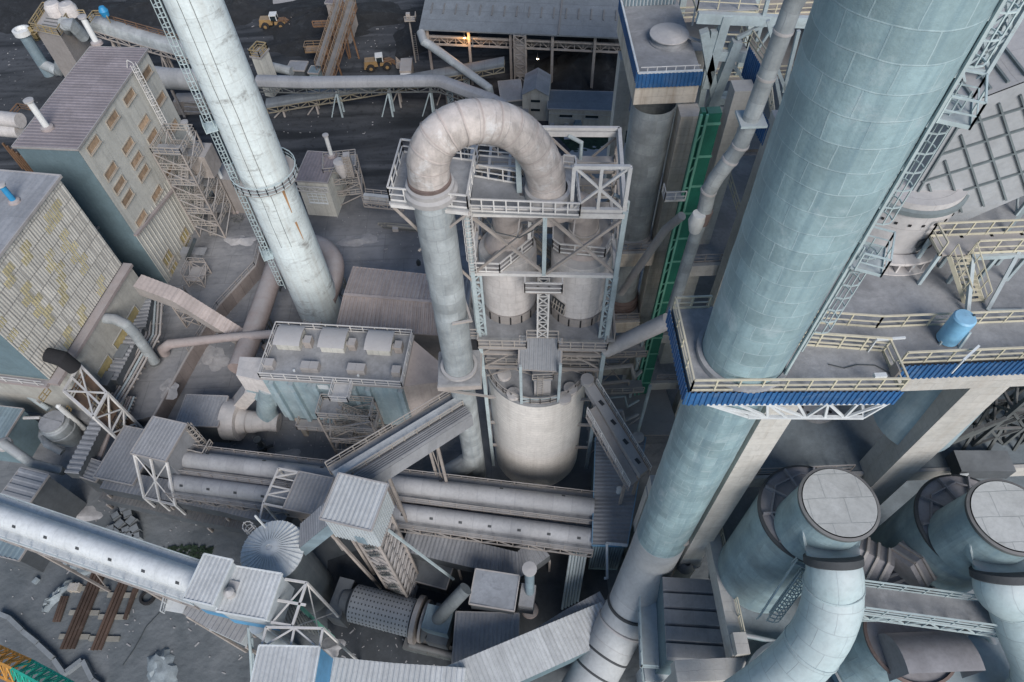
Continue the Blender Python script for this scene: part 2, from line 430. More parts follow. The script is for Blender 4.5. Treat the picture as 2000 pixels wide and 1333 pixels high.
mat('loader_yellow', (.30, .19, .08), .7, .25, (.26, .22, .18), .6)
mat('tyre', (.02, .02, .022), .9, .2)
mat('glass_dark', (.02, .03, .035), .15, .1)
mat('coal', (.018, .020, .023), .95, .4, None, patch=.6, patch_col=(.05, .054, .06), patch_scale=.4, bump=.8, nscale=.5)
mat('rail_rust', (.075, .048, .036), .9, .4, None, patch=.4, patch_col=(.14, .11, .09), patch_scale=1)
mat('timber', (.26, .25, .22), .9, .2)
mat('tarp', (.26, .30, .32), .7, .3, None, nscale=1)
mat('block_grey', (.20, .22, .235), .9, .2, None)
mat('crane_orange', (.55, .27, .06), .7, .15)
mat('crane_green', (.02, .36, .26), .7, .15)
mat('grass', (.02, .04, .022), .95, .5, None, nscale=1.5, bump=.8)
mat('pipe_pink', (.33, .28, .27), .8, .15, DUST, .4)
mat('valve_dark', (.05, .06, .065), .6, .2)
mat('cyclone_clad', (.27, .365, .39), .55, .3, (.33, .31, .32), .8, panel=(2.2, 1.6), seam=(.2, .26, .29), seam_w=.02, pvar=.18, streak=.5, streak_col=(.15, .24, .3), nscale=.5)
mat('gooseneck_clad', (.42, .52, .535), .6, .1, (.47, .48, .48), .5, panel=(1.9, 1.5), seam=(.22, .26, .28), seam_w=.022, pvar=.08, seam_mix=.7, streak=.15, streak_col=(.3, .37, .4))
mat('cyclone_top', (.27, .265, .28), .85, .2, None, patch=.4, patch_col=(.2, .18, .18), patch_scale=.4)
mat('rust_brown', (.15, .11, .10), .9, .3, None, patch=.5, patch_col=(.28, .25, .25), patch_scale=.4)
def emis(name, col, st):
    m = bpy.data.materials.new(name); m.use_nodes = True; b = m.node_tree.nodes['Principled BSDF']
    b.inputs['Emission Color'].default_value = (*col, 1); b.inputs['Emission Strength'].default_value = st; M[name] = m
emis('lamp_orange', (1, .42, .08), 25); emis('lamp_warm', (1, .75, .45), 18)
# corrugated plastic/asbestos sheeting of the big wall: panels, some yellow
def patchwork(name):
    m = mat(name, (.60, .575, .52), .85, .12, None, panel=(1.75, 2.2), seam=(.19, .18, .17), seam_w=.1, pvar=.16, seam_mix=.6, streak=.3, streak_col=(.3, .29, .26))
patchwork('sheet_wall')
mat('sheet_yellow', (.56, .49, .29), .8, .2, None, panel=(.9, 1.1), seam=(.33, .3, .2), seam_w=.06, pvar=.25, patch=.8, patch_col=(.44, .42, .35), patch_scale=.45)
# ground: pale cement dust in the plant, coal black beyond, swept by tyre tracks
def ground_mat():
    m = bpy.data.materials.new('ground'); m.use_nodes = True; nt = m.node_tree; N = nt.nodes; L = nt.links
    bs = N['Principled BSDF']; bs.inputs['Roughness'].default_value = .95
    geo = N.new('ShaderNodeNewGeometry')
    def noise(scale, det, vec=None, dist=0):
        n = N.new('ShaderNodeTexNoise'); n.inputs['Scale'].default_value = scale; n.inputs['Detail'].default_value = det; n.inputs['Distortion'].default_value = dist
        L.new(vec or geo.outputs['Position'], n.inputs['Vector']); return n.outputs['Fac']
    def rng(f, a, b, c=0, d=1):
        r = N.new('ShaderNodeMapRange'); r.inputs[1].default_value = a; r.inputs[2].default_value = b; r.inputs[3].default_value = c; r.inputs[4].default_value = d
        L.new(f, r.inputs[0]); return r.outputs[0]
    def mix(f, a, b):
        x = N.new('ShaderNodeMix'); x.data_type = 'RGBA'
        if isinstance(f, (int, float)): x.inputs[0].default_value = f
        else: L.new(f, x.inputs[0])
        for i, c in ((6, a), (7, b)):
            if isinstance(c, tuple): x.inputs[i].default_value = (*c, 1)
            else: L.new(c, x.inputs[i])
        return x.outputs[2]
    def op(o, a, b):
        x = N.new('ShaderNodeMath'); x.operation = o
        for i, c in ((0, a), (1, b)):
            if isinstance(c, (int, float)): x.inputs[i].default_value = c
            else: L.new(c, x.inputs[i])
        return x.outputs[0]
    dust = mix(rng(noise(.08, 8, None, 1.2), .3, .7), (.185, .192, .205), (.29, .29, .298))
    dust = mix(op('MULTIPLY', rng(noise(.6, 8, None, .5), .5, .75), .45), dust, (.115, .12, .13))
    mp = N.new('ShaderNodeMapping'); mp.inputs['Rotation'].default_value = (0, 0, .5); mp.inputs['Scale'].default_value = (.25, 1.6, 1); L.new(geo.outputs['Position'], mp.inputs[0])
    bk = N.new('ShaderNodeTexBrick'); L.new(geo.outputs['Position'], bk.inputs['Vector']); bk.inputs['Scale'].default_value = 1; bk.inputs['Brick Width'].default_value = 7; bk.inputs['Row Height'].default_value = 6; bk.inputs['Mortar Size'].default_value = .05; bk.inputs['Color1'].default_value = (.86, .86, .86, 1); bk.inputs['Color2'].default_value = (1, 1, 1, 1); bk.inputs['Mortar'].default_value = (.6, .6, .6, 1)
    bm = N.new('ShaderNodeMix'); bm.data_type = 'RGBA'; bm.blend_type = 'MULTIPLY'; bm.inputs[0].default_value = .7; L.new(dust, bm.inputs[6]); L.new(bk.outputs['Color'], bm.inputs[7]); dust = bm.outputs[2]
    mt = N.new('ShaderNodeMapping'); mt.inputs['Rotation'].default_value = (0, 0, 1.1); mt.inputs['Scale'].default_value = (.12, 2.2, 1); L.new(geo.outputs['Position'], mt.inputs[0])
    dust = mix(op('MULTIPLY', rng(noise(.5, 5, mt.outputs[0], .6), .52, .7), .45), dust, (.14, .145, .155))
    coal = mix(rng(noise(.12, 9, mp.outputs[0], 1.8), .35, .75), (.014, .017, .021), (.085, .09, .10))
    coal = mix(op('MULTIPLY', rng(noise(.9, 8), .55, .7), .6), coal, (.012, .013, .016))
    sx = N.new('ShaderNodeSeparateXYZ'); L.new(geo.outputs['Position'], sx.inputs[0])
    yy = op('ADD', sx.outputs['Y'], op('MULTIPLY', noise(.05, 7, None, .8), 46))
    yy = op('ADD', yy, op('MULTIPLY', sx.outputs['X'], -.05))
    f = rng(yy, 104, 122)
    c = mix(f, dust, coal)
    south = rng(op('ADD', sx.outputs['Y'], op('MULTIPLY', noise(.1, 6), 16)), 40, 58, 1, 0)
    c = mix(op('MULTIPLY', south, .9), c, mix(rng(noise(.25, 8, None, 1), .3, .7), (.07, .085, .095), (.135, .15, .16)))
    L.new(c, bs.inputs['Base Color'])
    b = N.new('ShaderNodeBump'); b.inputs['Strength'].default_value = .5; b.inputs['Distance'].default_value = .3; L.new(noise(1.2, 9), b.inputs['Height']); L.new(b.outputs[0], bs.inputs['Normal'])
    M['ground'] = m
ground_mat()
# ---------------------------------------------------------------- camera, light, world
cd = bpy.data.cameras.new('camera'); cam = bpy.data.objects.new('camera', cd); COL.objects.link(cam)
from mathutils import Matrix
cam.matrix_world = Matrix(((RT.x, UP.x, -FW.x, 0), (RT.y, UP.y, -FW.y, 0), (RT.z, UP.z, -FW.z, H), (0, 0, 0, 1)))
cd.sensor_fit = 'HORIZONTAL'; cd.sensor_width = 36; cd.lens = F / 2000 * 36; cd.clip_end = 3000; cd.clip_start = .5
sc.camera = cam
SUN_EL, SUN_AZ = math.radians(38), math.radians(160)     # azimuth clockwise from +Y: behind the camera
w = bpy.data.worlds.new('World'); sc.world = w; w.use_nodes = True
nt = w.node_tree; bg = nt.nodes['Background']; sky = nt.nodes.new('ShaderNodeTexSky'); sky.sky_type = 'NISHITA'; sky.sun_disc = False
sky.sun_elevation = SUN_EL; sky.sun_rotation = SUN_AZ; sky.air_density = 1.1; sky.dust_density = .4; sky.ozone_density = 2.6
nt.links.new(sky.outputs[0], bg.inputs[0]); bg.inputs[1].default_value = .085
sd = bpy.data.lights.new('sun', 'SUN'); sd.energy = 2.8; sd.angle = math.radians(32); sd.color = (1, .945, .89)
so = bpy.data.objects.new('sun', sd); COL.objects.link(so)
sdir = V((math.sin(SUN_AZ) * math.cos(SUN_EL), math.cos(SUN_AZ) * math.cos(SUN_EL), math.sin(SUN_EL)))
so.rotation_euler = sdir.to_track_quat('Z', 'Y').to_euler(); so.location = (0, -40, 140)
sc.view_settings.view_transform = 'Standard'; sc.view_settings.look = 'None'; sc.view_settings.exposure = 0.46; sc.view_settings.gamma = 1
# ================================================================ setting
m = MB(); n = 12
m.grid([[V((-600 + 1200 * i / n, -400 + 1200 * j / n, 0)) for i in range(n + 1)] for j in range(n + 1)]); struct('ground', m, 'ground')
uy = [(430, 372), (500, 405), (516, 462), (500, 522), (428, 600), (372, 690), (304, 812), (200, 838), (-250, 640), (60, 330)]
U_ = [P(x, y, 2.5) for x, y in uy]
struct('raised_yard', MB().prism([(p.x, p.y) for p in U_], 0, 2.5), 'ground')
wl = [P(x, y, 2.5) for x, y in ((500, 405), (516, 462), (500, 522), (428, 600), (372, 690), (304, 812), (258, 880))]
t = T('retaining_wall', 'curved brown retaining wall with railing along the raised yard', 'wall', at(wl[3], 0))
m = MB(); d2 = []
for i, p in enumerate(wl):
    a = wl[min(i + 1, len(wl) - 1)] - wl[max(i - 1, 0)]; d2.append(V((-a.y, a.x, 0)).normalized())
rows = [[at(p + d * .12, 0.0) for p, d in zip(wl, d2)], [at(p + d * .12, 2.75) for p, d in zip(wl, d2)], [at(p - d * .25, 2.75) for p, d in zip(wl, d2)], [at(p - d * .25, 2.4) for p, d in zip(wl, d2)]]
L_ = [0]
for a, b in zip(wl, wl[1:]): L_.append(L_[-1] + (b - a).length)
m.grid(rows, lambda i, j: (L_[j], i * 2.7)); m.build('face', 'wall_brick', t)
m = MB(); m.rail([at(p - d * .08, 2.75) for p, d in zip(wl[:5], d2)], 1.0, .07, 1.5); m.build('railing', 'frame_dust', t)
m = MB(); m.poly([at(p - d * .05, 2.8) for p, d in zip(wl, d2)], .3, .12); m.build('coping', 'wall_dust', t)
gp = [P(x, y, .02) for x, y in ((1085, 262), (1120, 300), (1250, 285), (1262, 228), (1180, 226))]
m = MB(); rows = []
for i in range(26):
    r = []
    for j in range(26):
        a = gp[0].lerp(gp[1], j / 25); b = gp[4].lerp(gp[2], j / 25); p = a.lerp(b, i / 25); r.append(up(p, random.uniform(.02, .25) * (1 if 0 < i < 25 and 0 < j < 25 else .1)))
    rows.append(r)
m.grid(rows); struct('grass', m, 'grass', 'stuff')
pv = [P(x, y, .012) for x, y in ((1075, 330), (1120, 292), (1235, 276), (1300, 285), (1290, 345), (1180, 360))]
struct('pavement', MB().prism([(p.x, p.y) for p in pv], 0.004, .12), 'wall_dust')
# ================================================================ central preheater tower and white silo
# --- white silo
SC = V((2.7, 41.9, 0)); SR = 5.65; SZ = 22.0
t = T('silo', 'big white round concrete silo with a dusty railed roof under the steel tower', 'silo', SC)
MB().lathe(SC, [(SR, 0), (SR, SZ)], 64).build('shell', 'silo_white', t)
m = MB(); m.lathe(SC, [(SR + .12, SZ - .45), (SR + .12, SZ + .02), (.01, SZ + .25)], 64); rf = m.build('roof', 'deck_dust', t)
m = MB(); ring = [V((SC.x + (SR - .05) * math.cos(a), SC.y + (SR - .05) * math.sin(a), SZ + .02)) for a in [math.radians(150 + 240 * i / 22) for i in range(23)]]
m.rail(ring, 1.1, .07, 1.4); m.build('railing', 'rail_dust', t)
for (px, py) in ((1003, 772), (1102, 780), (1114, 762), (985, 735)):
    c = P(px, py, SZ + .1); m = MB(); m.lathe(c, [(.75, 0), (.75, .45), (.01, .55)], 20); m.build('hatch', 'hopper_dust', t)
# penthouse on the silo roof
a = [P(1013, 790, SZ + .1), P(1095, 795, SZ + .1)]
t = T('feed_hut', 'small pale cabin with ladder and railings standing on the white silo roof', 'hut', (a[0] + a[1]) / 2)
x0, y0, x1 = a[0].x + 1.7, a[0].y + .6, a[1].x - 1.0
m = MB(); m.box((x0, y0 + .3, SZ + .2), (x1, y0 + 2.2, SZ + 3.4)); m.build('wall', 'hood', t)
m = MB(); m.box((x0 - .15, y0 + .15, SZ + 3.4), (x1 + .15, y0 + 2.4, SZ + 3.55)); m.build('roof', 'roof_grey', t)
m = MB(); m.ladder(V((x0 + .6, y0 + .1, SZ + .2)), V((x0 + .6, y0 + .1, SZ + 4.4)), (0, -1), cage=0); m.build('ladder', 'rail_dust', t)
m = MB(); m.rail([V((x0 - .2, y0 - .1 + .3, SZ + 3.55)), V((x1 + .2, y0 + .2, SZ + 3.55)), V((x1 + .2, y0 + 2.4, SZ + 3.55))], 1.0); m.build('railing', 'rail_dust', t)
m = MB()
for xx in (a[0].x + .3, a[1].x - .2):
    for yy in (y0 - .4, y0 + 3.5): m.bar(V((xx, yy, SZ)), V((xx, yy, 29.2)), .28)
m.bar(V((a[0].x + .3, y0 - .4, SZ + .9)), V((a[1].x - .2, y0 - .4, SZ + .9)), .16)
m.bar(V((a[0].x + .3, y0 - .4, SZ + .2)), V((x1, y0 - .4, SZ + .9)), .12)
m.build('post', 'frame_pale', t)
# corrugated hood in front of the silo platform
A, B = P(1015, 655, 30.1), P(1098, 660, 30.1); A2 = on_plane(1012, 722, V((0, A.y - 2.4, 0)), V((0, 1, 0))); B2 = on_plane(1096, 726, V((0, A.y - 2.4, 0)), V((0, 1, 0)))
t = T('canopy', 'grey corrugated hood sloping down in front of the twin hoppers above the white silo', 'canopy', (A + B) / 2)
m = MB(); m.sheet(A2, B2, B, A, .42, .06); m.build('roof', 'roof_grey', t)
m = MB(); m.poly([A, A2, B2, B], .14); m.build('frame', 'frame_dust', t)

# --- steel tower
e1 = V((12.6, -1.0, 0)).normalized(); e2 = V((-e1.y, e1.x, 0)); O = V((-3.2, 39.8, 0))
def tw(x, y, z): return O + e1 * x + e2 * y + V((0, 0, z))
WX, DY = 12.5, 10.0
tower = T('preheater_tower', 'dusty open steel tower of platforms and braces round the twin hoppers', 'tower', tw(WX / 2, DY / 2, 0))
for x, y in ((0, 0), (WX, 0), (0, DY), (WX, DY)):
    m = MB(); m.bar(tw(x, y, 0), tw(x, y, 47.2), .38, .38)
    if y == 0:      # battened lattice companion beside the hoppers
        s_ = 1 if x == 0 else -1
        q = [tw(x - s_ * .2, .1, 30), tw(x + s_ * .65, .1, 30), tw(x + s_ * .65, .1, 39.2), tw(x - s_ * .2, .1, 39.2)]
        m.truss(q[0], q[3], q[2], q[1], 8, .22)
    m.build('column', 'frame_pale' if y == 0 else 'frame_dust', tower)
def beams(z, w=.3, mat_='frame_dust', inner=True):
    m = MB(); c = [tw(0, 0, z), tw(WX, 0, z), tw(WX, DY, z), tw(0, DY, z)]
    for i in range(4): m.bar(c[i], c[(i + 1) % 4], w, w * 1.2)
    if inner: m.bar(tw(WX / 2, 0, z), tw(WX / 2, DY, z), w)
    return m.build('beam', mat_, tower)
for z in (6, 12, 18, 24.2, 26.9): beams(z, .26)
beams(39.4, .3, 'rail_white'); beams(46.7, .42, 'rail_white')
# front bracing
m = MB()
for a, b in ((0, WX / 2), (WX / 2, WX)):
    m.bar(tw(a + .2, -.05, 39.6), tw(b, -.05, 46.4), .24); m.bar(tw(b, .06, 39.6), tw(a + .2, .06, 46.4), .24)
m.build('brace', 'frame_dust', tower)
m = MB(); m.bar(tw(WX / 2, 0, 39.4), tw(WX / 2, 0, 46.7), .34); m.bar(tw(WX / 2, DY, 30), tw(WX / 2, DY, 46.7), .3); m.build('mid_column', 'frame_pale', tower)
m = MB()
for y0, y1 in ((0, DY / 2), (DY / 2, DY)):
    for x in (0, WX):
        for z0, z1 in ((30.3, 39.3), (39.6, 46.5), (18, 24), (24.4, 29.6), (6, 17.8)):
            m.bar(tw(x, y0 + .2, z0), tw(x, y1, z1), .15); m.bar(tw(x, y1, z0), tw(x, y0 + .2, z1), .15)
for a, b in ((0, WX / 2), (WX / 2, WX)):
    for z0, z1 in ((39.6, 46.5), (30.3, 39.1)):
        m.bar(tw(a, DY, z0), tw(b, DY, z1), .18); m.bar(tw(b, DY + .1, z0), tw(a, DY + .1, z1), .18)
    for z0, z1 in ((24.4, 26.8), (22.4, 24.0), (27, 29.6)):
        m.bar(tw(a + .3, .1, z0), tw((a + b) / 2, .1, z1), .14); m.bar(tw(b - .3, .1, z0), tw((a + b) / 2, .1, z1), .14)
m.build('brace', 'frame_dust', tower)
# platform carrying the hoppers
m = MB(); deck_poly(m, [tw(-1.3, -.2, 0), tw(WX + .9, -.2, 0), tw(WX + .9, DY + .5, 0), tw(-1.3, DY + .5, 0)], 30.0, .4); m.build('platform', 'deck_dust', tower)
m = MB(); deck_poly(m, [tw(-.1, -1.1, 0), tw(4.7, -1.1, 0), tw(4.7, -.2, 0), tw(-.1, -.2, 0)], 29.5, .25); deck_poly(m, [tw(7.8, -1.1, 0), tw(12.6, -1.1, 0), tw(12.6, -.2, 0), tw(7.8, -.2, 0)], 29.5, .25); m.build('platform', 'trim', tower)
m = MB()
m.rail([tw(-1.2, -.1, 30), tw(-1.2, DY, 30)], 1.1, .08); m.rail([tw(WX + .8, -.1, 30), tw(WX + .8, DY, 30)], 1.1, .08)
m.rail([tw(-.1, -.2, 29.5), tw(-.1, -1.05, 29.5), tw(4.7, -1.05, 29.5), tw(4.7, -.2, 29.5)], 1.15, .09, 1.2); m.rail([tw(7.8, -.2, 29.5), tw(7.8, -1.05, 29.5), tw(12.6, -1.05, 29.5), tw(12.6, -.2, 29.5)], 1.15, .09, 1.2)
m.rail([tw(4.7, -.15, 30), tw(7.8, -.15, 30)], 1.2, .09, 1.2); m.rail([tw(-1.2, -.1, 30), tw(0, -.1, 30)], 1.1, .08)
m.build('railing', 'rail_dust', tower)
for z, x0, x1 in ((27, .3, 4.6), (24.3, .3, 4.6), (27, 8.3, 12.3), (25.4, 8.3, 12.3), (23.6, 8.3, 12.3)):
    m = MB(); deck_poly(m, [tw(x0, .4, 0), tw(x1, .4, 0), tw(x1, 3, 0), tw(x0, 3, 0)], z, .15); m.build('platform', 'frame_dust', tower)
    m = MB(); m.rail([tw(x0, .45, z), tw(x1, .45, z)], 1.0, .08, 1.1); m.build('railing', 'rail_dust', tower)
# walkways round the cones
m = MB()
deck_poly(m, [tw(0, -.1, 0), tw(2.4, -.1, 0), tw(5.2, 3.2, 0), tw(5.2, 5, 0), tw(3.6, 5, 0), tw(1.2, 1.2, 0), tw(0, 1.2, 0)], 39.6, .15)
deck_poly(m, [tw(7.0, 3.0, 0), tw(7.6, 2.4, 0), tw(11.6, 2.0, 0), tw(12.3, 3.4, 0), tw(12.3, 9, 0), tw(7.0, 9, 0)], 39.6, .15)
deck_poly(m, [tw(4.6, -.9, 0), tw(7.9, -.9, 0), tw(7.9, .2, 0), tw(4.6, .2, 0)], 37.9, .12)
m.build('platform', 'frame_dust', tower)
m = MB(); m.rail([tw(0, 0, 39.6), tw(2.4, -.05, 39.6), tw(5.2, 3.2, 39.6), tw(5.2, 5, 39.6)], 1.15, .1, 1.5); m.rail([tw(7.0, 5, 39.6), tw(7.0, 3, 39.6), tw(7.6, 2.4, 39.6), tw(11.6, 2.0, 39.6), tw(12.2, 3.4, 39.6)], 1.15, .1, 1.5)
m.rail([tw(4.6, .2, 37.9), tw(4.6, -.85, 37.9), tw(7.9, -.85, 37.9), tw(7.9, .2, 37.9)], 1.3, .1, 3.2)
m.build('railing', 'rail_white', tower)
# central service lattice between the hoppers
m = MB(); m.ltower([tw(5.75, -.15, 0), tw(6.75, -.15, 0), tw(6.75, .85, 0), tw(5.75, .85, 0)], 30.1, 37.9, 6, .16); m.build('ladder_shaft', 'rail_white', tower)
# caged ladders on the front-left column
m = MB(); m.ladder(tw(.1, -.35, 39.6), tw(.1, -.35, 48), (0, -1), .6, .45, .4, 1.0); m.ladder(tw(-.4, 9.2, 30), tw(-.4, 9.2, 47), (-1, 0), .6, .45, .4, 1.0); m.build('ladder', 'rail_white', tower)
# top decks
L0x = -5.4; lz = 47.2; ld = 50.4
q = [P(762, 392, ld), P(914, 408, ld), P(930, 316, ld), P(788, 298, ld)]
m = MB(); deck_poly(m, q, ld, .22); m.build('platform', 'deck_dust', tower)
m = MB(); m.rail(q, 1.25, .1, 1.2, 1, True); m.bar(at(q[0], ld - .4), at(q[1], ld - .4), .3); m.bar(at(q[0], ld - .4), at(q[3], ld - .4), .25); m.build('railing', 'rail_white', tower)
m = MB(); kb = tw(0, 0, 40.2); m.bar(at(q[0], ld - .4), tw(0, 0, 38.2), .22); m.bar(at(q[1], ld - .4), V((L0x - 1.7, q[0].y, 45.0)), .18); m.bar(at(q[1], ld - .5), tw(0, 0, 46.8), .3); m.bar(at(q[2], ld - .5), tw(0, 6, 46.8), .3); m.build('brace', 'frame_dust', tower)
q2 = [P(918, 413, lz), P(1132, 422, lz), P(1126, 388, lz), P(1015, 382, lz), P(1012, 360, lz), P(925, 345, lz)]
m = MB(); deck_poly(m, q2, lz - .02, .22); m.build('platform', 'deck_dust', tower)
q3 = [P(1132, 422, lz), P(1122, 330, lz), P(1100, 328, lz), P(1108, 420, lz)]
m = MB(); deck_poly(m, q3, lz - .04, .2); m.build('platform', 'deck_dust', tower)
m = MB(); m.rail([q2[0], q2[1], q3[1], q3[2]], 1.3, .1, 1.0); m.rail([q2[5], q2[4], P(1012, 372, lz)], 1.3, .1, 1.2); m.rail([P(925, 345, lz), P(935, 305, lz), P(1012, 312, lz), P(1012, 360, lz)], 1.2, .1, 1.6); m.build('railing', 'rail_white', tower)
# open trusses of the roof frame
yb = DY
m = MB(); m.poly([tw(0, 0, lz), tw(WX, 0, lz), tw(WX, yb, lz), tw(0, yb, lz), tw(0, 0, lz)], .3)
fr = tw(WX - .1, 0, lz); fl = tw(8.3, 0, lz)
m.bar(fr, up(fr, 4.3), .3); m.bar(fl, up(fl, 4.3), .26); m.bar(up(fl, 4.3), up(fr, 4.3), .26); m.xpanel(fl, fr, up(fr, 4.3), up(fl, 4.3), .24, False); mid = (fl + fr) / 2; m.bar(mid, up(mid, 4.3), .24)
br_ = tw(WX - .1, 5, lz); m.bar(up(fr, 4.3), br_, .2)
for x in (1.5, 3.2, 5.0): m.bar(tw(x, 1, lz - .2), tw(x, yb, lz - .2), .22)
m.bar(tw(0, 5, lz - .1), tw(WX, 5, lz - .1), .24)
m.build('roof_truss', 'rail_white', tower)
# pale-blue props under the bend

# --- twin hoppers with cones
HL, HR = V((-.05, 43.8, 30)), V((6.85, 43.2, 30))
for c, r, lab in ((HL, 2.72, 'left one of two dusty round hoppers on the steel tower platform'), (HR, 2.85, 'right one of two dusty round hoppers, broken grille panel low on its side')):
    t = T('hopper', lab, 'hopper', c, 'twin hoppers on the tower')
    MB().lathe(c, [(r, .0), (r, 8.2), (r * .97, 8.45), (2.0, 8.8)], 40).build('shell', 'hopper_dust', t)
    m = MB(); m.lathe(c, [(r + .12, 1.25), (r + .14, 1.1), (r + .12, 0)], 40); sk = m.build('skirt', 'wall_dust', t)
    for k in range(16):
        m = MB(); a = 2 * math.pi * k / 16; d = V((math.cos(a), math.sin(a), 0)); s_ = V((-d.y, d.x, 0))
        m.obox(c + d * (r + .1) - s_ * .07 + V((0, 0, .05)), s_ * .14, d * .08, V((0, 0, 1.1))); m.build('skirt_slot', 'black_gap', sk)
    MB().lathe(c, [(2.0, 8.75), (2.15, 8.9), (1.25, 10.6), (1.25, 10.9)], 36).build('cone', 'cone_dust', t)
    MB().lathe(c, [(1.3, 10.75), (1.42, 10.8), (1.42, 11.15), (1.3, 11.2)], 36).build('collar', 'frame_dust', t)
    if c is HR:
        a = math.radians(222); d = V((math.cos(a), math.sin(a), 0)); s_ = V((-d.y, d.x, 0)); o = c + d * (r + .03) + V((0, 0, 1.6))
        m = MB(); m.obox(o - s_ * .8, s_ * 1.6, d * .1, V((0, 0, 1.6))); g = m.build('access_panel', 'bolt_dark', t)
        m = MB()
        for k in range(5): m.bar(o + d * .13 + s_ * (-.7 + .35 * k), o + d * .13 + s_ * (-.5 + .35 * k) + V((0, 0, 1.5)), .09)
        m.bar(o + d * .14 - s_ * .8 + V((0, 0, .8)), o + d * .14 + s_ * .8 + V((0, 0, .9)), .09); m.build('grille', 'rail_dust', g)
# --- the great return bend
L0 = V((-5.4, 37.7, 0)); R0 = V((3.35, 40.9, 0))
zL = 27.6; zc_ = hz(838, 362, L0)
t = T('gas_duct', 'big dusty U-shaped duct arching over the steel tower with flaking cladding', 'duct', (L0.x, L0.y, 2))
pn = V((R0.y - L0.y, L0.x - R0.x, 0))
pts = [V((L0.x, L0.y, zc_ + .2))] + [on_plane(x, y, L0, pn) for x, y in ((835, 312), (847, 280), (870, 256), (904, 241), (945, 236), (986, 244), (1022, 266), (1050, 300), (1067, 338))] + [V((R0.x, R0.y, 46.6))]
for _ in range(2):
    q = [pts[0]]
    for a, b in zip(pts, pts[1:]): q += [a.lerp(b, .25), a.lerp(b, .75)]
    q.append(pts[-1]); pts = q
MB().pipe(pts, 1.5, 56, False).dent(.07, .9).build('bend', 'bend_clad', t)
m = MB()
for i in range(5, len(pts) - 4, 3):
    d = (pts[i + 1] - pts[i - 1]).normalized(); m2 = MB(); m2.pipe([pts[i] - d * .05, pts[i] + d * .05], 1.555, 48, False); m2.dent(.05, .9); m2.build('bend_seam', 'cone_dust', t)
MB().lathe(L0, [(1.5, zL + .3 + k * .9) for k in range(int((zc_ - zL - .3) / .9))] + [(1.45, zc_)], 40).dent(.045, .8).build('down_leg', 'duct_clad', t)
m = MB(); m.lathe(L0, [(1.5, zc_ + .35), (1.75, zc_ + .25), (1.75, zc_ - .1), (1.95, zc_ - .3), (1.95, zc_ - .7), (1.5, zc_ - .8)], 40); m.build('collar', 'hood', t)
m = MB(); m.lathe(L0, [(1.5, zc_ + .75), (1.58, zc_ + .65), (1.58, zc_ + .4), (1.5, zc_ + .35)], 40); m.build('rust_band', 'rust_brown', t)
m = MB(); m.lathe(R0, [(1.55, 48.1), (1.85, 48.0), (1.85, 47.3), (1.5, 47.2)], 40); m.build('collar', 'hood', t)
m = MB(); m.lathe(L0, [(1.3, 2), (1.3, zL - 1)], 36); m.build('lower_leg', 'duct_clad', t)
m = MB(); m.lathe(L0, [(1.55, zL + .5), (1.85, zL + .5), (1.85, zL + .15), (1.55, zL + .1)], 40); m.build('collar', 'hood', t)
pz = on_plane(945, 296, L0, pn).z
m = MB(); b = tw(4.15, 2.0, lz); m.bar(b, V((b.x - .1, b.y, pz)), .42, .42); m.build('prop', 'frame_pale', tower)
m = MB(); b = tw(4.9, 2.6, lz - 6); m.bar(b, V((b.x + .3, b.y + .2, pz)), .3); m.build('prop', 'rail_white', tower)
# legs splitting to both hoppers
for c in (HL, HR):
    e = V((c.x, c.y, 40.9)); s0 = V((R0.x, R0.y, 46.9)); k = V((R0.x, R0.y, 45.6))
    m = MB(); m.pipe([s0, k, k.lerp(V((c.x, c.y, 44.6)), .45), V((c.x, c.y, 0)).lerp(V((R0.x, R0.y, 0)), .12) + V((0, 0, 43.6)), V((c.x, c.y, 42.2)), e], [1.48, 1.48, 1.45, 1.4, 1.3, 1.25], 32, False); m.build('branch', 'cone_dust', t)
# Y-split near the ground
m = MB(); m.pipe([V((L0.x, L0.y, 9)), V((L0.x - .2, L0.y - .3, 7)), V((L0.x - 3.4, L0.y - .6, 3.6)), V((L0.x - 6.2, L0.y - .6, 1.2))], [1.3, 1.3, 1.3, 1.3], 28); m.build('branch', 'duct_clad', t)
# collar platform of the leg
t = T('collar_platform', 'square dusty platform with brackets round the duct leg beside the white silo', 'platform', (L0.x, L0.y, zL - 1))
m = MB(); m.box((L0.x - 2.1, L0.y - 2.0, zL - .35), (L0.x + 2.1, L0.y + 2.0, zL)); m.build('platform', 'deck_dust', t)
m = MB(); m.box((L0.x - 2.2, L0.y - 2.1, zL - 1.0), (L0.x + 2.2, L0.y + 2.1, zL - .36)); m.build('ring_beam', 'frame_dust', t)
m = MB(); m.bar(V((L0.x - 2, L0.y - 2, zL - .9)), V((L0.x + 3.4, L0.y - 1.2, zL - 4.2)), .2); m.bar(V((L0.x + 2, L0.y - 2, zL - .6)), tw(0, 0, zL - .6), .25); m.bar(V((L0.x - 1, L0.y + 2, zL - .9)), tw(0, 2, zL - 4.0), .2); m.build('bracket', 'frame_dust', t)
# bracket higher up the leg
m = MB(); b = up_to(895, 603, L0); m.bar(V((L0.x + .2, L0.y - 1.6, b.z)), V((L0.x + 1.9, L0.y - 1.4, b.z + .1)), .2); m.bar(V((L0.x + 1.9, L0.y - 1.45, b.z)), tw(-1.2, 0, b.z), .2)
one('pipe_bracket', m, 'frame_dust', 'dusty bracket holding the tall duct leg to the steel tower', 'bracket')
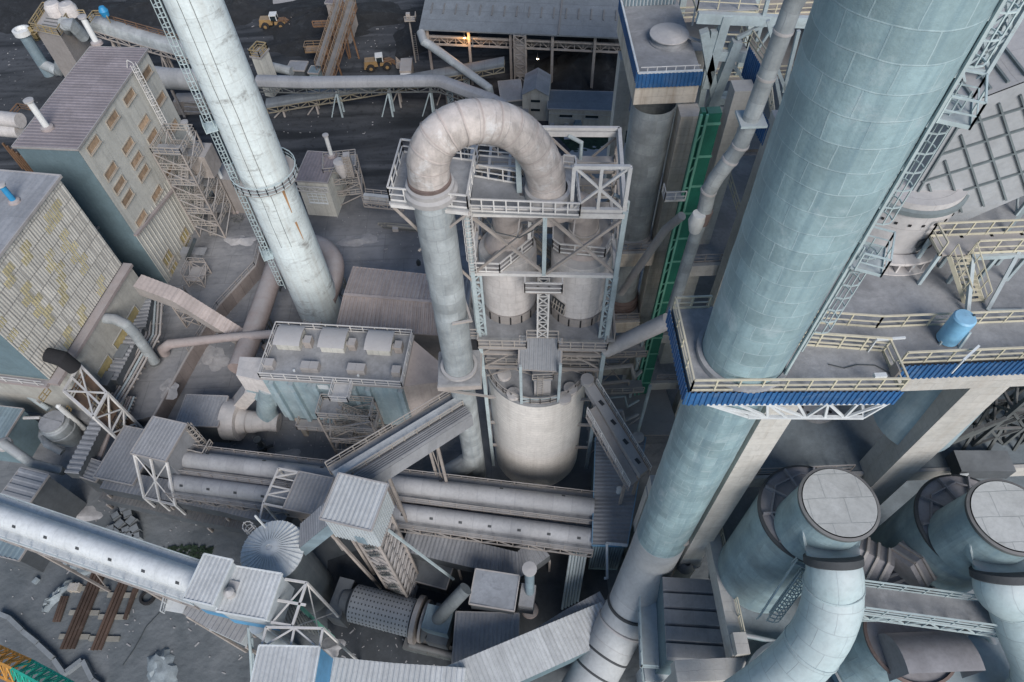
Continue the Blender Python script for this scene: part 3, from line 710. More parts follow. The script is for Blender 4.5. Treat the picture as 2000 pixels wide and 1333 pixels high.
# --- inclined conveyor from the transfer tower up to the silo
def conv_bridge(name, label, p0, p1, w, cover='strip', rails=True, side_m='frame_dust', depth=1.6, roof=None, rail_m='rail_dust', coverm='roof_pale', offs=0):
    ax = (p1 - p0); h = V((ax.x, ax.y, 0)).normalized(); sd = V((-h.y, h.x, 0)); dn = V((0, 0, -depth))
    t = T(name, label, 'conveyor', p0.lerp(p1, .5) + dn)
    m = MB(); m.obox(p0 - sd * w / 2 + V((0, 0, -.2)), sd * w, ax, V((0, 0, .2))); m.build('walkway', 'deck_dust', t)
    m = MB(); n = max(4, int(ax.length / depth / 1.1))
    for e in (-1, 1): m.truss(p0 + sd * e * w / 2 + dn, p1 + sd * e * w / 2 + dn, p1 + sd * e * w / 2 + V((0, 0, -.3)), p0 + sd * e * w / 2 + V((0, 0, -.3)), n, .16)
    m.build('truss', side_m, t)
    if rails:
        m = MB()
        for e in (-1, 1): m.rail([p0 + sd * e * (w / 2 - .06), p1 + sd * e * (w / 2 - .06)], 1.1, .075, 1.5)
        m.build('railing', rail_m, t)
    if cover:
        cw = w * .34; c0, c1 = p0 + sd * offs * w, p1 + sd * offs * w
        m = MB(); m.obox(c0 - sd * cw / 2 + V((0, 0, .02)), sd * cw, c1 - c0, V((0, 0, .75))); m.build('belt_cover', coverm, t)
    return t, sd, h
p0, p1 = P(652, 928, 25.6), P(893, 782, 22.3)
ax = p1 - p0; h = V((ax.x, ax.y, 0)).normalized(); sd = V((-h.y, h.x, 0))
t, _, _ = conv_bridge('conveyor_bridge', 'inclined belt conveyor with pale cover and railed walkway rising beside the white silo', p0, p1, 2.2, 'strip', True, 'frame_dust', 1.6, offs=-.18)
m = MB(); r0 = p0 - sd * 1.2 + V((0, 0, .35)); r1 = p1 - sd * 1.2 + V((0, 0, .35)); m.sheet(r0, r1, r1 - sd * 1.2 + V((0, 0, -.35)), r0 - sd * 1.2 + V((0, 0, -.35)), 90, .03)
for k in range(5): m.bar(r0 - sd * (.2 + .21 * k) + V((0, 0, .05 - .04 * k)), r1 - sd * (.2 + .21 * k) + V((0, 0, .05 - .04 * k)), .09)
m.build('side_roof', 'roof_grey', t)
m = MB(); m.obox(r0 - sd * 1.25 + V((0, 0, -2.6)), sd * .12, r1 - r0, V((0, 0, 2.2))); m.build('side_wall', 'roof_grey', t)
m = MB()
for f in (.3, .72):
    c = p0.lerp(p1, f)
    for e in (-1.2, 1.0): m.bar(at(c + sd * e, 0), c + sd * e + V((0, 0, -1.6)), .3)
    m.xpanel(at(c - sd * 1.2, 1), at(c + sd, 1), c + sd + V((0, 0, -2)), c - sd * 1.2 + V((0, 0, -2)), .14, False)
m.build('support', 'frame_dust', t)
# conveyor on the right of the silo
p0, p1 = P(1150, 760, 23.0), P(1256, 930, 18.0)
ax = p1 - p0; h = V((ax.x, ax.y, 0)).normalized(); sd = V((-h.y, h.x, 0))
t = T('belt_conveyor', 'covered grey belt conveyor with walkways sloping from the white silo roof towards the big pipe', 'conveyor', p0.lerp(p1, .5))
m = MB(); m.obox(p0 - sd * .55, sd * 1.1, ax, V((0, 0, .9))); m.pipe([p0 - h * .4 + V((0, 0, .9)), p0 - h * .4 + V((0, 0, 1.5))], .7, 20); m.build('belt_cover', 'hood', t)
m = MB()
for f in (.2, .42, .64, .86): c = p0.lerp(p1, f) + V((0, 0, .92)); m.cbox(c, h, 1.0, .35, .06)
m.build('hatch', 'bolt_dark', t)
m = MB(); o = p0 - sd * 1.9 + h * 2 + V((0, 0, -.2)); m.obox(o, sd * 1.2, ax - h * 2 * 1, V((0, 0, .12))); m.build('walkway', 'frame_dust', t)
m = MB(); m.rail([o, o + ax - h * 2], 1.1, .08, 1.4); m.rail([p0 + sd * 1.0, p1 + sd * 1.0], 1.1, .08, 1.4); m.build('railing', 'rail_white', t)
m = MB(); m.truss(o + V((0, 0, -1.0)), o + ax - h * 2 + V((0, 0, -1.0)), o + ax - h * 2, o, 8, .12); m.truss(p0 + sd * 1.0 + V((0, 0, -1.0)), p1 + sd * 1.0 + V((0, 0, -1.0)), p1 + sd * 1.0, p0 + sd * 1.0, 8, .12); m.build('truss', 'frame_dust', t)
m = MB(); c = p1 - h * 1.2
for e in (-1, 1): m.bar(at(c + sd * e, 0), c + sd * e, .3)
m.build('support', 'frame_dust', t)
# sloping duct from the tower to the right
m = MB(); b = P(1305, 627, 33.0); a = P(1183, 684, 27.5); m.pipe([a, b], .8, 20)
one('dust_chute', m, 'hood', 'grey dust chute slanting from the hopper platform to the green conveyor', 'chute')
# ================================================================ right side: stack, decks, piers, cyclones
DZ = 52.0
S0 = V((13.3, 21.75, 0))
t = T('steel_stack', 'huge pale blue-grey steel duct stack, panelled, rising through the railed platform', 'stack', (S0.x, S0.y, DZ))
n0 = 14.0
MB().lathe(S0, [(2.36 + .3 * min(1, k / 40), DZ + .1 + k * .55) for k in range(78)], 84).dent(.03, .55).build('upper_shell', 'steel_stack', t)
MB().lathe(S0, [(2.34 - .02 * math.sin(k / 9), 22 + k * .6) for k in range(50)], 72).dent(.03, .55).build('lower_shell', 'steel_stack', t)
m = MB(); m.lathe(S0, [(2.4, DZ + .42), (2.66, DZ + .4), (2.66, DZ + .02)], 64); m.build('base_ring', 'deck_dust', t)
k1, k2 = P(1232, 1185, 9.5), P(1205, 1235, 7.5)
e3 = P(1128, 1375, 4.0)
MB().pipe([V((S0.x, S0.y, 22.1)), V((S0.x, S0.y, 16.0)), k1, k2, e3], [2.36, 2.4, 2.45, 2.5, 2.5], 56).build('elbow', 'duct_smooth', t)
def band(pa, pb, f, r, w, mt, ex=.05):
    c = pa.lerp(pb, f); d = (pb - pa).normalized(); m = MB(); m.pipe([c - d * w, c - d * w * .6, c + d * w * .6, c + d * w], [r, r + ex, r + ex, r], 56, False); return m.build('flange', mt, t)
band(V((S0.x, S0.y, 16)), k1, .97, 2.47, .22, 'bolt_dark', .12); band(k1, k2, .7, 2.5, .16, 'hood', .12); band(k2, e3, .28, 2.5, .12, 'bolt_dark', .06); band(k2, e3, .52, 2.5, .12, 'bolt_dark', .06)
# ladder run up the right-hand side of the stack
d = V((.9, -.42, 0)).normalized()
for z0, z1, o in ((DZ + 2.2, DZ + 9.5, 0), (DZ + 9.5, DZ + 17.0, .9), (DZ + 17.0, DZ + 26, .9)):
    sd = V((-d.y, d.x, 0)); base = S0 + d * 2.72 + sd * o * .6
    m = MB(); m.ladder(at(base, z0), at(base + d * .12, z1 + .9), (d.x, d.y), .6, .48, .4, .95, .07, 2.0); m.build('ladder', 'rail_pale', t)
    m = MB(); c = at(base + d * .1, z1); m.obox(c - sd * .9 - d * .2, sd * 1.8, d * 1.3, V((0, 0, .08))); m.build('landing', 'frame_pale', t)
    m = MB(); m.rail([c - sd * .9, c - sd * .9 + d * 1.1, c + sd * .9 + d * 1.1, c + sd * .9], 1.1, .06, 1.0); m.build('railing', 'rail_pale', t)
m = MB(); sd = V((-d.y, d.x, 0))
for e in (-.55, -.75): m.bar(at(S0 + d * 2.45 + sd * e, DZ + .3), at(S0 + d * 2.76 + sd * e, 84), .12)
for k in range(14): z = DZ + 1 + k * 2; m.bar(at(S0 + d * (2.4 + .012 * k) - sd * .75, z), at(S0 + d * (2.4 + .012 * k) - sd * .5 + d * .1, z + .9), .06)
m.build('cable_tray', 'rail_pale', t)
# small steel mast next to the stack at the upper right
m = MB(); a = P(1885, 130, 64); cs = [V((a.x + x, a.y + y, 0)) for x, y in ((0, 0), (1.1, -.3), (1.4, .8), (.3, 1.1))]; m.ltower(cs, DZ, 84, 16, .22, .12)
one('lattice_mast', m, 'frame_pale', 'pale lattice mast beside the top of the huge stack at the upper right', 'mast')

# --- upper deck with blue cladding skirt
fl, fr, st, rr = P(1343, 745, DZ), P(1762, 768, DZ), P(1752, 695, DZ), P(2000, 722, DZ)
ls = P(1328, 560, DZ); x_in = S0.x + 3.4
X0, X1, YF, YS = fl.x, fr.x, 19.4, rr.y + .6
tl = T('upper_deck', 'dusty concrete upper deck with blue corrugated edging and yellow rails', 'platform', (X0 + 12, YF + 12, DZ - 1.2))
ys = 25.3
m = MB(); deck_poly(m, [V((X0, YF, 0)), V((X1, YF - .5, 0)), V((X1, YS + .3, 0)), V((62, YS, 0)), V((62, 66, 0)), V((42.5, 66, 0)), V((x_in + .6, ys + 1.5, 0)), V((x_in, ys, 0)), V((X0, ys, 0))], DZ, .4); m.build('slab', 'deck_dust', tl)
def skirt(a, b, z0, z1):
    n = (b - a).cross(V((0, 0, 1))).normalized(); L = (b - a).length; k = int(L / .32); m = MB()
    ts = []
    for i in range(k):
        for f, g in ((0, 0), (.4, 0), (.5, 1), (.9, 1)): ts.append(((i + f) / k, g))
    ts.append((1, 0)); rows = [[at(a.lerp(b, u) + n * .07 * g, z) for u, g in ts] for z in (z0, z1)]
    m.grid(rows); return m
sk = skirt(V((X0 - .1, YF - .12, 0)), V((X1 + .1, YF - .62, 0)), DZ - 1.25, DZ + .12)
sk2 = skirt(V((X0 - .14, ys + .1, 0)), V((X0 - .14, YF - .12, 0)), DZ - 1.25, DZ + .12)
sk3 = skirt(V((X1 + .6, YS - .1, 0)), V((62, YS - .1, 0)), DZ - 1.3, DZ + .15)
for s_ in (sk, sk2, sk3): s_.build('skirt_cladding', 'blue_clad', tl)
m = MB(); m.box((X1 + .4, YS - .02, DZ - 2.9), (62, YS + 1.0, DZ - .45)); m.build('edge_beam', 'concrete', tl)
m = MB(); m.bar(V((X0 + .1, YF + .05, DZ - .9)), V((X1 - .1, YF - .4, DZ - .9)), .3, .6); m.bar(V((X1 - .3, YF, DZ - .9)), V((X1 - .3, ys, DZ - .9)), .3, .6); m.bar(V((X0 + .4, ys - .3, DZ - .9)), V((20, ys - .3, DZ - .9)), .3, .6); m.build('edge_beam', 'frame_pale', tl)
m = MB(); za = DZ - 3.0; m.truss(V((X0 + 4.0, YF - .15, za)), V((X1 - .9, YF - .5, za)), V((X1 - .1, YF - .5, DZ - 1.3)), V((X0 + 1.2, YF - .1, DZ - 1.3)), 6, .2); m.bar(V((X1 - .9, YF - .5, za)), V((X1 - .6, YF + 4, DZ - 1.2)), .16); m.build('bracket_truss', 'trim_white', tl)
m = MB(); z = DZ
m.rail([V((X0 + .05, ys, z)), V((X0 + .05, YF + .05, z)), V((X1, YF - .42, z))], 1.1, .09, 1.35)
m.rail([V((X0 + .05, ys - .05, z)), V((X0 + 2.2, ys - .05, z))], 1.1, .09, 1.2)
m.rail([V((X1 + .55, YS + .15, z)), V((60, YS + .15, z))], 1.1, .09, 1.35)
m.build('railing', 'rail_cream', tl)
ra = P(1560, 690, DZ); rb = P(1745, 700, DZ)
m = MB(); A, B = V((S0.x + 3.1, ra.y + .6, z)), V((X1 - .1, rb.y + .5, z)); m.rail([A, B], 1.25, .1, 1.2, 2); m.rail([A + V((.2, 1.7, 0)), B + V((.2, 1.7, 0)), V((62, B.y + 1.6, z))], 1.1, .085, 1.5, 1); m.bar(B, B + V((0, -2.3, 0)), .1); m.rail([B, V((X1 - .05, YF - .3, z))], 1.1, .09, 1.0); m.rail([A, A + V((.2, 1.7, 0))], 1.1, .09, 1)
m.build('railing', 'rail_cream', tl)
m = MB(); m.box((X1 - .25, YF + .2, DZ + .02), (X1 - .1, YS - .3, DZ + .95)); m.build('louvre', 'frame_dust', tl)
m = MB(); c = P(1618, 712, DZ + .05); pts = [c, c + V((.8, -.3, 0)), c + V((1.6, -.1, 0)), c + V((2.6, -.2, 0)), c + V((3.4, -.9, 0)), c + V((3.8, -1.1, 0))]; m.pipe(pts, .035, 6); one('loose_cable', m, 'valve_dark', 'thin dark cable lying on the platform beside the huge stack', 'cable')
m = MB(); c = P(1702, 742, DZ); m.box((c.x - .5, c.y - .6, DZ + 1.05), (c.x + .15, c.y - .35, DZ + 1.3)); one('junction_box', m, 'trim_white', 'small white box fixed on the yellow rail of the platform corner', 'box')
for a, b, h_, lab in (((1712, 664), (1768, 660), 1.2, 'pale light bar on the yellow rail behind the platform step'), ((1882, 704), (1912, 676), 1.3, 'pale slanted rail lamp beside the blue tank')):
    m = MB(); p_, q_ = P(*a, DZ + h_), P(*b, DZ + h_); m.bar(p_, q_, .12); m.bar(at(p_, DZ), p_, .07); one('rail_lamp', m, 'trim_white', lab, 'lamp')
# blue tank
tb = P(1848, 664, DZ); zt = hz(1870, 632, tb)
t = T('water_tank', 'bright blue upright tank standing on the dusty upper deck', 'tank', (tb.x, tb.y, DZ))
hh = 2.2
MB().lathe(tb, [(.6, 0.12), (.62, hh - .1), (.54, hh), (.01, hh + .06)], 36).build('body', 'tank_blue', t)
m = MB(); m.lathe(tb + V((.45, .05, hh)), [(.06, -.05), (.07, .1), (.01, .12)], 8); m.build('valve', 'valve_dark', t)
m = MB(); m.bar(tb + V((.5, -.6, 0)), tb + V((.62, -.35, 1.2)), .14); m.bar(tb + V((-.5, -.3, 0)), tb + V((-.5, -.3, .3)), .12); m.build('bracket', 'frame_pale', t)
# duct vessel with stiffener grid
vc = P(1764, 540, DZ) + V((0, 4.15, 0)); vr = 3.15
t = T('kiln_hood', 'big dusty round vessel carrying a slanted box duct with a square stiffener grid', 'vessel', vc)
MB().lathe(vc, [(vr + .0, .6), (vr, 5.0), (.01, 5.1)], 56).build('lower_shell', 'vessel_pink', t)
m = MB(); m.lathe(vc, [(vr + .12, 1.0), (vr + .85, .95), (vr + .85, .75), (vr + .1, .75)], 56); m.lathe(vc, [(vr + .12, .12), (vr + 1.0, .1), (vr + 1.0, .02)], 56)
for k in range(30):
    a = 2 * math.pi * k / 30; d = V((math.cos(a), math.sin(a), 0)); s_ = V((-d.y, d.x, 0)); m.obox(vc + d * vr - s_ * .05 + V((0, 0, .08)), s_ * .1, d * .8, V((0, 0, .68)))
m.build('base_flange', 'hopper_dust', t)
m = MB()
for k in range(9):
    a = math.radians(215 + 14 * k); d = V((math.cos(a), math.sin(a), 0)); m.cbox(vc + d * vr + V((0, 0, 3.3)), d, .1, .16, .16)
m.build('port', 'black_gap', t)
m = MB(); a = math.radians(292); d = V((math.cos(a), math.sin(a), 0)); s_ = V((-d.y, d.x, 0)); o = vc + d * vr + V((0, 0, 1.6)); m.obox(o - s_ * .9, s_ * 1.6, d * .12, V((0, 0, .6))); m.bar(o - s_ * 1 + d * .2, o + s_ * .7 + d * .2 + V((0, 0, 1.0)), .12); m.bar(o + s_ * .9 + d * .2, o + s_ * .7 + d * .2 + V((0, 0, 1.0)), .1); m.build('access_door', 'valve_dark', t)
m = MB(); m.lathe(vc, [(vr + .02, 4.1), (vr + .2, 4.2), (vr + .2, 4.5), (vr + .02, 4.6)], 56); m.build('top_flange', 'grid_rib', t)
# slanted duct: front face polygon in a vertical plane, given depth
yf = 29.3
fp = [Yp(x, y, yf) for x, y in ((1746, 434), (1886, 205), (2010, 158), (2130, 130), (2130, 372), (2010, 378), (1866, 440))]
bk = [p + V((0, 6.5, 0)) for p in fp]
m = MB(); m.face(fp); m.face(list(reversed(bk)))
for i in (0, 2, 3, 4, 5, 6): j = (i + 1) % 7; m.face([fp[j], fp[i], bk[i], bk[j]])
m.build('box_duct', 'grid_panel', t)
m = MB(); tp = [fp[1], fp[2], fp[3], bk[3], bk[2], bk[1]]; n = V((-.05, 0, .06)); m.face([p + n for p in (fp[1], fp[2], bk[2], bk[1])]); m.face([p + n for p in (fp[2], fp[3], bk[3], bk[2])]); m.build('dusty_top', 'vessel_pink', t)
m = MB(); f = V((0, -.08, 0))
for k in range(-2, 9):     # two families of stiffeners
    a, b = Yp(1770 + 47 * k + 70, 150, yf) + f, Yp(1770 + 47 * k + 160, 430, yf) + f
    pts = []
    for s_ in range(41):
        q = a.lerp(b, s_ / 40); px = 1770 + 47 * k + 70 + 90 * s_ / 40; py = 150 + 280 * s_ / 40
        lo = 158 + max(0, 2010 - px) * .38 if px > 1886 else 205 + (1886 - px) * 1.59
        hi = 425 - max(0, px - 1860) * .35 if px < 2010 else 372
        if lo + (12 if px < 1900 else 10) < py < hi - 6: pts.append(q)
    if len(pts) > 1: m.bar(pts[0], pts[-1], .12, .1)
for k in range(6):
    pts = []
    for s_ in range(81):
        px = 1740 + 5 * s_; py = 245 + 42 * k - (px - 1880) * .31
        lo = 158 + max(0, 2010 - px) * .38 if px > 1886 else 205 + (1886 - px) * 1.59
        hi = 425 - max(0, px - 1860) * .35 if px < 2010 else 372
        if lo + (12 if px < 1900 else 8) < py < hi - 8: pts.append(Yp(px, py, yf) + f * 1.04)
    if len(pts) > 1: m.bar(pts[0], pts[-1], .12, .1)
m.bar(Yp(1756, 432, yf) + f, Yp(1891, 212, yf) + f, .1, .1); m.build('stiffener_grid', 'grid_rib', t)
m = MB()
for u in (.12, .42, .7, .98):
    a, b = fp[1].lerp(fp[2], u), bk[1].lerp(bk[2], u); m.bar(a + V((0, .3, .12)), b + V((0, -.3, .12)), .14)
for u in (.3, .65): m.bar(fp[1].lerp(bk[1], u) + V((0, 0, .1)), fp[3].lerp(bk[3], u) + V((0, 0, .1)), .1)
m.build('top_rib', 'grid_rib', t)
# yellow steel stair on the deck
def yst(px, py): return P(px, py, DZ)
t = T('deck_stair', 'pale steel stair with cream handrails on the upper deck by the blue tank', 'stairs', yst(1890, 590))
a, b = yst(1908, 590), yst(1862, 480); b = V((b.x, b.y + .3, DZ + 2.6)); a = V((a.x - .2, a.y, DZ))
a = P(1902, 592, DZ); b = P(1872, 500, DZ + 2.7)
m = MB(); m.stair(a, b, 1.1, V((1, .05, 0))); m.build('flight', 'rail_cream', t)
m = MB(); c = b + V((0, .1, 0)); m.box((c.x - 1.1, c.y, c.z - .1), (c.x + 4.5, c.y + 1.5, c.z)); m.build('landing', 'frame_dust', t)
m = MB(); m.rail([V((c.x - 1.1, c.y, c.z)), V((c.x - 1.1, c.y + 1.5, c.z)), V((c.x + 4.5, c.y + 1.5, c.z))], 1.1, .08, 1.2); m.rail([V((c.x + .7, c.y, c.z)), V((c.x + 4.5, c.y, c.z))], 1.1, .08, 1.2); m.build('railing', 'rail_cream', t)
m = MB()
for x in (-1, .8, 2.6, 4.4):
    for y in (.1, 1.4): m.bar(V((c.x + x, c.y + y, DZ)), V((c.x + x, c.y + y, c.z)), .2)
m.bar(V((c.x + .9, c.y - 2.4, DZ + .1)), V((c.x + .9, c.y, c.z)), .22); m.bar(V((c.x + 2.2, c.y - 2.2, DZ + .1)), V((c.x + 3.6, c.y, c.z)), .2); m.bar(V((c.x + 2.2, c.y - 2.2, DZ + .1)), V((c.x + 4.4, c.y - 2.3, DZ + .1)), .1); m.bar(V((c.x + .9, c.y - .05, c.z - .2)), V((c.x + 4.4, c.y - .05, c.z - .2)), .3); m.build('frame', 'frame_pale', t)
# machinery frames right of the stair at the edge of the deck
m = MB(); a = P(1985, 420, DZ); m.ltower([a, a + V((2.5, 0, 0)), a + V((2.5, 2, 0)), a + V((0, 2, 0))], DZ, DZ + 4.5, 2, .2); m.bar(P(1965, 455, DZ), P(2010, 400, DZ + 2), .2)
one('deck_gantry', m, 'frame_pale', 'pale steel frame at the right edge behind the deck stair', 'frame')

# --- piers, lower decks
D2, D3 = 33.0, 22.0
bl = P(1392, 998, D2)
t = T('pier', 'pale square concrete pier under the railed stack platform', 'pier', (bl.x, bl.y, D2), 'concrete piers of the right-hand decks')
m = MB(); tp_ = P(1560, 770, DZ - 2.4); a = V((tp_.x - .1, tp_.y + .4, 0)); m.box((a.x - 1.0, a.y, 0), (a.x + 1.0, a.y + 1.9, DZ - .6)); m.build('shaft', 'concrete', t)
m = MB(); m.box((a.x - .2, a.y + .1, DZ - 1.0), (a.x + 3.6, a.y + 1.8, DZ - .55)); m.build('cap', 'concrete', t)
br2 = P(1795, 915, D2 + 3)
t = T('pier', 'thick pale concrete pier at right below the blue edged deck', 'pier', (br2.x, br2.y, D2), 'concrete piers of the right-hand decks')
m = MB(); tp_ = P(1955, 750, DZ - 2.6); a2 = V((tp_.x, tp_.y + .3, 0)); m.box((a2.x - 1.2, a2.y, 0), (a2.x + 1.2, a2.y + 2.4, DZ - .6)); m.build('shaft', 'concrete', t)
t = T('lower_deck', 'dark dusty middle deck below the blue edged platform, with round hatch', 'platform', (26, 32, D2 - .6))
e0, e1_ = P(1435, 905, D2), P(1765, 945, D2); yd = (e0.y + e1_.y) / 2
m = MB(); deck_poly(m, [V((15.5, yd, 0)), V((62, yd, 0)), V((62, 56, 0)), V((36, 56, 0)), V((19.5, 30, 0)), V((15.5, 27, 0))], D2, .5); m.build('slab', 'deck_blue', t)
m = MB(); m.box((15.5, yd - .3, D2 - 1.6), (62, yd - .01, D2 + .1)); m.build('edge_beam', 'concrete', t)
m = MB(); m.rail([V((16.5, yd + .1, D2)), V((27, yd + .1, D2))], 1.1, .08, 1.5); m.build('railing', 'frame_dust', t)
m = MB(); hc = P(1590, 790, D2); m.lathe(hc, [(1.9, 0), (1.9, .35), (1.6, .4), (.01, .5)], 32); m.build('hatch', 'deck_dust', t)
m = MB()
for k in range(6):
    a_ = math.radians(200 + 28 * k); m.lathe(hc + V((1.4 * math.cos(a_), 1.4 * math.sin(a_), .35)), [(.14, 0), (.14, .12), (.01, .13)], 10)
m.build('port', 'black_gap', t)
t = T('cyclone_deck', 'lower dusty deck carrying the big cyclones, with a long railed edge beam', 'platform', (28, 18, D3 - .6))
xl = 18.6
m = MB(); deck_poly(m, [V((xl, 4, 0)), V((60, 4, 0)), V((60, 30, 0)), V((xl, 30, 0))], D3, .5); m.build('slab', 'deck_blue', t)
m = MB(); m.box((xl - 1.1, 11.0, D3 - 2.0), (xl - .01, 29, D3 + .3)); m.box((xl - 6, 9.2, D3 - 2.2), (xl + .8, 10.9, D3 - .1)); m.box((xl - 5.6, 26.2, D3 - 2.2), (xl - 1.2, 27.6, D3 + .2)); m.build('edge_beam', 'concrete', t)
m = MB(); m.rail([V((xl + .05, 11.2, D3 + .1)), V((xl + .05, 27, D3 + .1))], 1.1, .08, 1.5, 1); m.build('railing', 'rail_cream', t)
m = MB(); m.box((xl - 1.0, 10.9, D3 + .3), (xl + .1, 12.6, D3 + 1.3)); m.build('upstand', 'concrete', t)
m = MB()
for x, y in ((xl - .6, 27.4), (xl - .6, 10), (xl - 5.2, 27.0), (xl - 5.2, 10)): m.box((x - .5, y - .5, 0), (x + .5, y + .5, D3 - 2.2))
m.build('column', 'concrete', t)
# dark machinery under the upper deck at right
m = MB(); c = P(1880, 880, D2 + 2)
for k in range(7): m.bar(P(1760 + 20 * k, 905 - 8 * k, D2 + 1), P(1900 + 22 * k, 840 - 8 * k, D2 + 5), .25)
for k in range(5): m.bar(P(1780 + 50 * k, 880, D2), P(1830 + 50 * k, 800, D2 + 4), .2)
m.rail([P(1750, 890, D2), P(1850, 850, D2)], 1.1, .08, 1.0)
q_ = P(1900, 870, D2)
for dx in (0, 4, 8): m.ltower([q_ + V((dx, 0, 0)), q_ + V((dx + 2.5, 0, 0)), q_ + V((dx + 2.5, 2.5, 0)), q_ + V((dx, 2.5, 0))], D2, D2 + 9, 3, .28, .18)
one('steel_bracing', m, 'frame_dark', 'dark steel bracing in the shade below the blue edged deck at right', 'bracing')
for i, (a, b, r_) in enumerate((((1785, 800), (1860, 745), 1.1),)):
    m = MB(); q = P(1810, 790, D2 + 8); m.lathe(at(q, D2), [(3.0, 6), (2.6, 15), (2.6, 17)], 32)
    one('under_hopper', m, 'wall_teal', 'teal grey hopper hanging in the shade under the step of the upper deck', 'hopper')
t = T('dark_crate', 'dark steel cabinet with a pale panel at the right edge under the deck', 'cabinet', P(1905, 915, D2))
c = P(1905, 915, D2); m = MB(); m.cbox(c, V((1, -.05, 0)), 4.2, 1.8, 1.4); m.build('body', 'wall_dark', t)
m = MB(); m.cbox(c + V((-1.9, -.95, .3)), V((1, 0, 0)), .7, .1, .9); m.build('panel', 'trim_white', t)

# --- cyclones
def cyclone(c, body_c, labs):
    # c: hood centre at cap level
    g = 'cyclones with hoods at lower right'
    t = T('cyclone', labs[0], 'cyclone', (body_c.x, body_c.y, D3), g)
    zt = 36.5; r = 3.65
    MB().lathe(at(body_c, 0), [(r * .98, D3 + .1), (r, zt)], 64).build('shell', 'cyclone_clad', t)
    m = MB(); m.lathe(at(body_c, 0), [(r + .12, zt - .25), (r + .14, zt), (r - .05, zt + .12)], 64); m.build('rim', 'bolt_dark', t)
    MB().lathe(at(body_c, 0), [(r - .02, zt - .05), (r - .02, zt + .02), (.01, zt + .3)], 64).build('top', 'cyclone_top', t)
    m = MB()
    for k in range(10):
        a = 2 * math.pi * k / 10; d = V((math.cos(a), math.sin(a), 0)); m.bar(at(body_c + d * 1.5, zt + .35), at(body_c + d * (r - .1), zt + .2), .12, .35)
    for k in range(8):
        a0, a1 = 2 * math.pi * k / 8, 2 * math.pi * (k + 1) / 8; m.bar(at(body_c + V((3 * math.cos(a0), 3 * math.sin(a0), 0)), zt + .25), at(body_c + V((3 * math.cos(a1), 3 * math.sin(a1), 0)), zt + .25), .1, .2)
    m.build('top_rib', 'cyclone_top', t)
    h = T('exhaust_hood', labs[1], 'hood', (c.x, c.y, zt + .3), 'exhaust hoods with flat round lids')
    R = 2.42; z1 = 41.5
    # volute: round drum whose wall runs out into a neck to the south
    lo, hi = [], []
    for k in range(48):
        a = 2 * math.pi * k / 48; lo.append(V((c.x - .25 + R * 1.08 * math.cos(a), c.y + R * 1.08 * math.sin(a), zt + .25))); hi.append(V((c.x + R * math.cos(a), c.y + R * math.sin(a), z1)))
    m = MB(); m.loft(lo, hi, False); m.build('drum', 'cyclone_clad', h)
    m = MB(); m.lathe(at(c, 0), [(R + .02, z1 - .3), (R + .18, z1 - .25), (R + .18, z1), (R, z1 + .05)], 56); m.build('lid_flange', 'frame_dark', h)
    m = MB(); pts = [V((c.x + (R - .06) * math.cos(2 * math.pi * k / 56), c.y + (R - .06) * math.sin(2 * math.pi * k / 56), z1 + .1)) for k in range(56)]; m.face(pts)
    m.uv[-1] = [(p.x, p.y) for p in pts]; m.build('lid', 'lid_clad', h)
    # neck: from a flat wide throat at the drum to the round flange of the pipe
    nk = c + NK; nk.z = 39.2; d = V((.0, -.80, -.45)).normalized(); sx = V((1, 0, 0)); sy = d.cross(sx).normalized()
    rows = []
    for s_ in range(7):
        u = s_ / 6; w = u * u * (3 - 2 * u); ring_ = []
        for k in range(41):
            a = 2 * math.pi * k / 40; ca, sa = math.cos(a), math.sin(a)
            sqx = math.copysign(abs(ca) ** .5, ca); sqy = math.copysign(abs(sa) ** .45, sa)
            p0 = V((c.x + R * .985 * sqx, c.y - .35, zt + 2.9 + 2.05 * sqy))
            p1 = nk + sx * 1.66 * ca - sy * 1.66 * sa
            ring_.append(p0.lerp(p1, w))
        rows.append(ring_)
    m = MB(); m.grid(rows, lambda i, j: (j * .3, i * .7)); m.build('neck', 'cyclone_clad', h)
    m = MB(); m.pipe([nk - d * .2, nk - d * .1, nk + d * .35, nk + d * .45], [1.66, 1.85, 1.85, 1.7], 40); m.build('neck_flange', 'bolt_dark', h)
    return nk, d
m_ = mat('lid_clad', (.44, .45, .44), .7, .1, None, panel=(2.4, 1.7), seam=(.2, .22, .22), seam_w=.03, pvar=.05, patch=.4, patch_col=(.55, .56, .56), patch_scale=.4)
c1 = P(1639, 982, 41.5); NK = P(1627, 1090, 39.2) - c1; c2 = P(1972, 1008, 41.5); B1 = P(1584, 1002, 36.5); B2 = P(1896, 1022, 36.5)
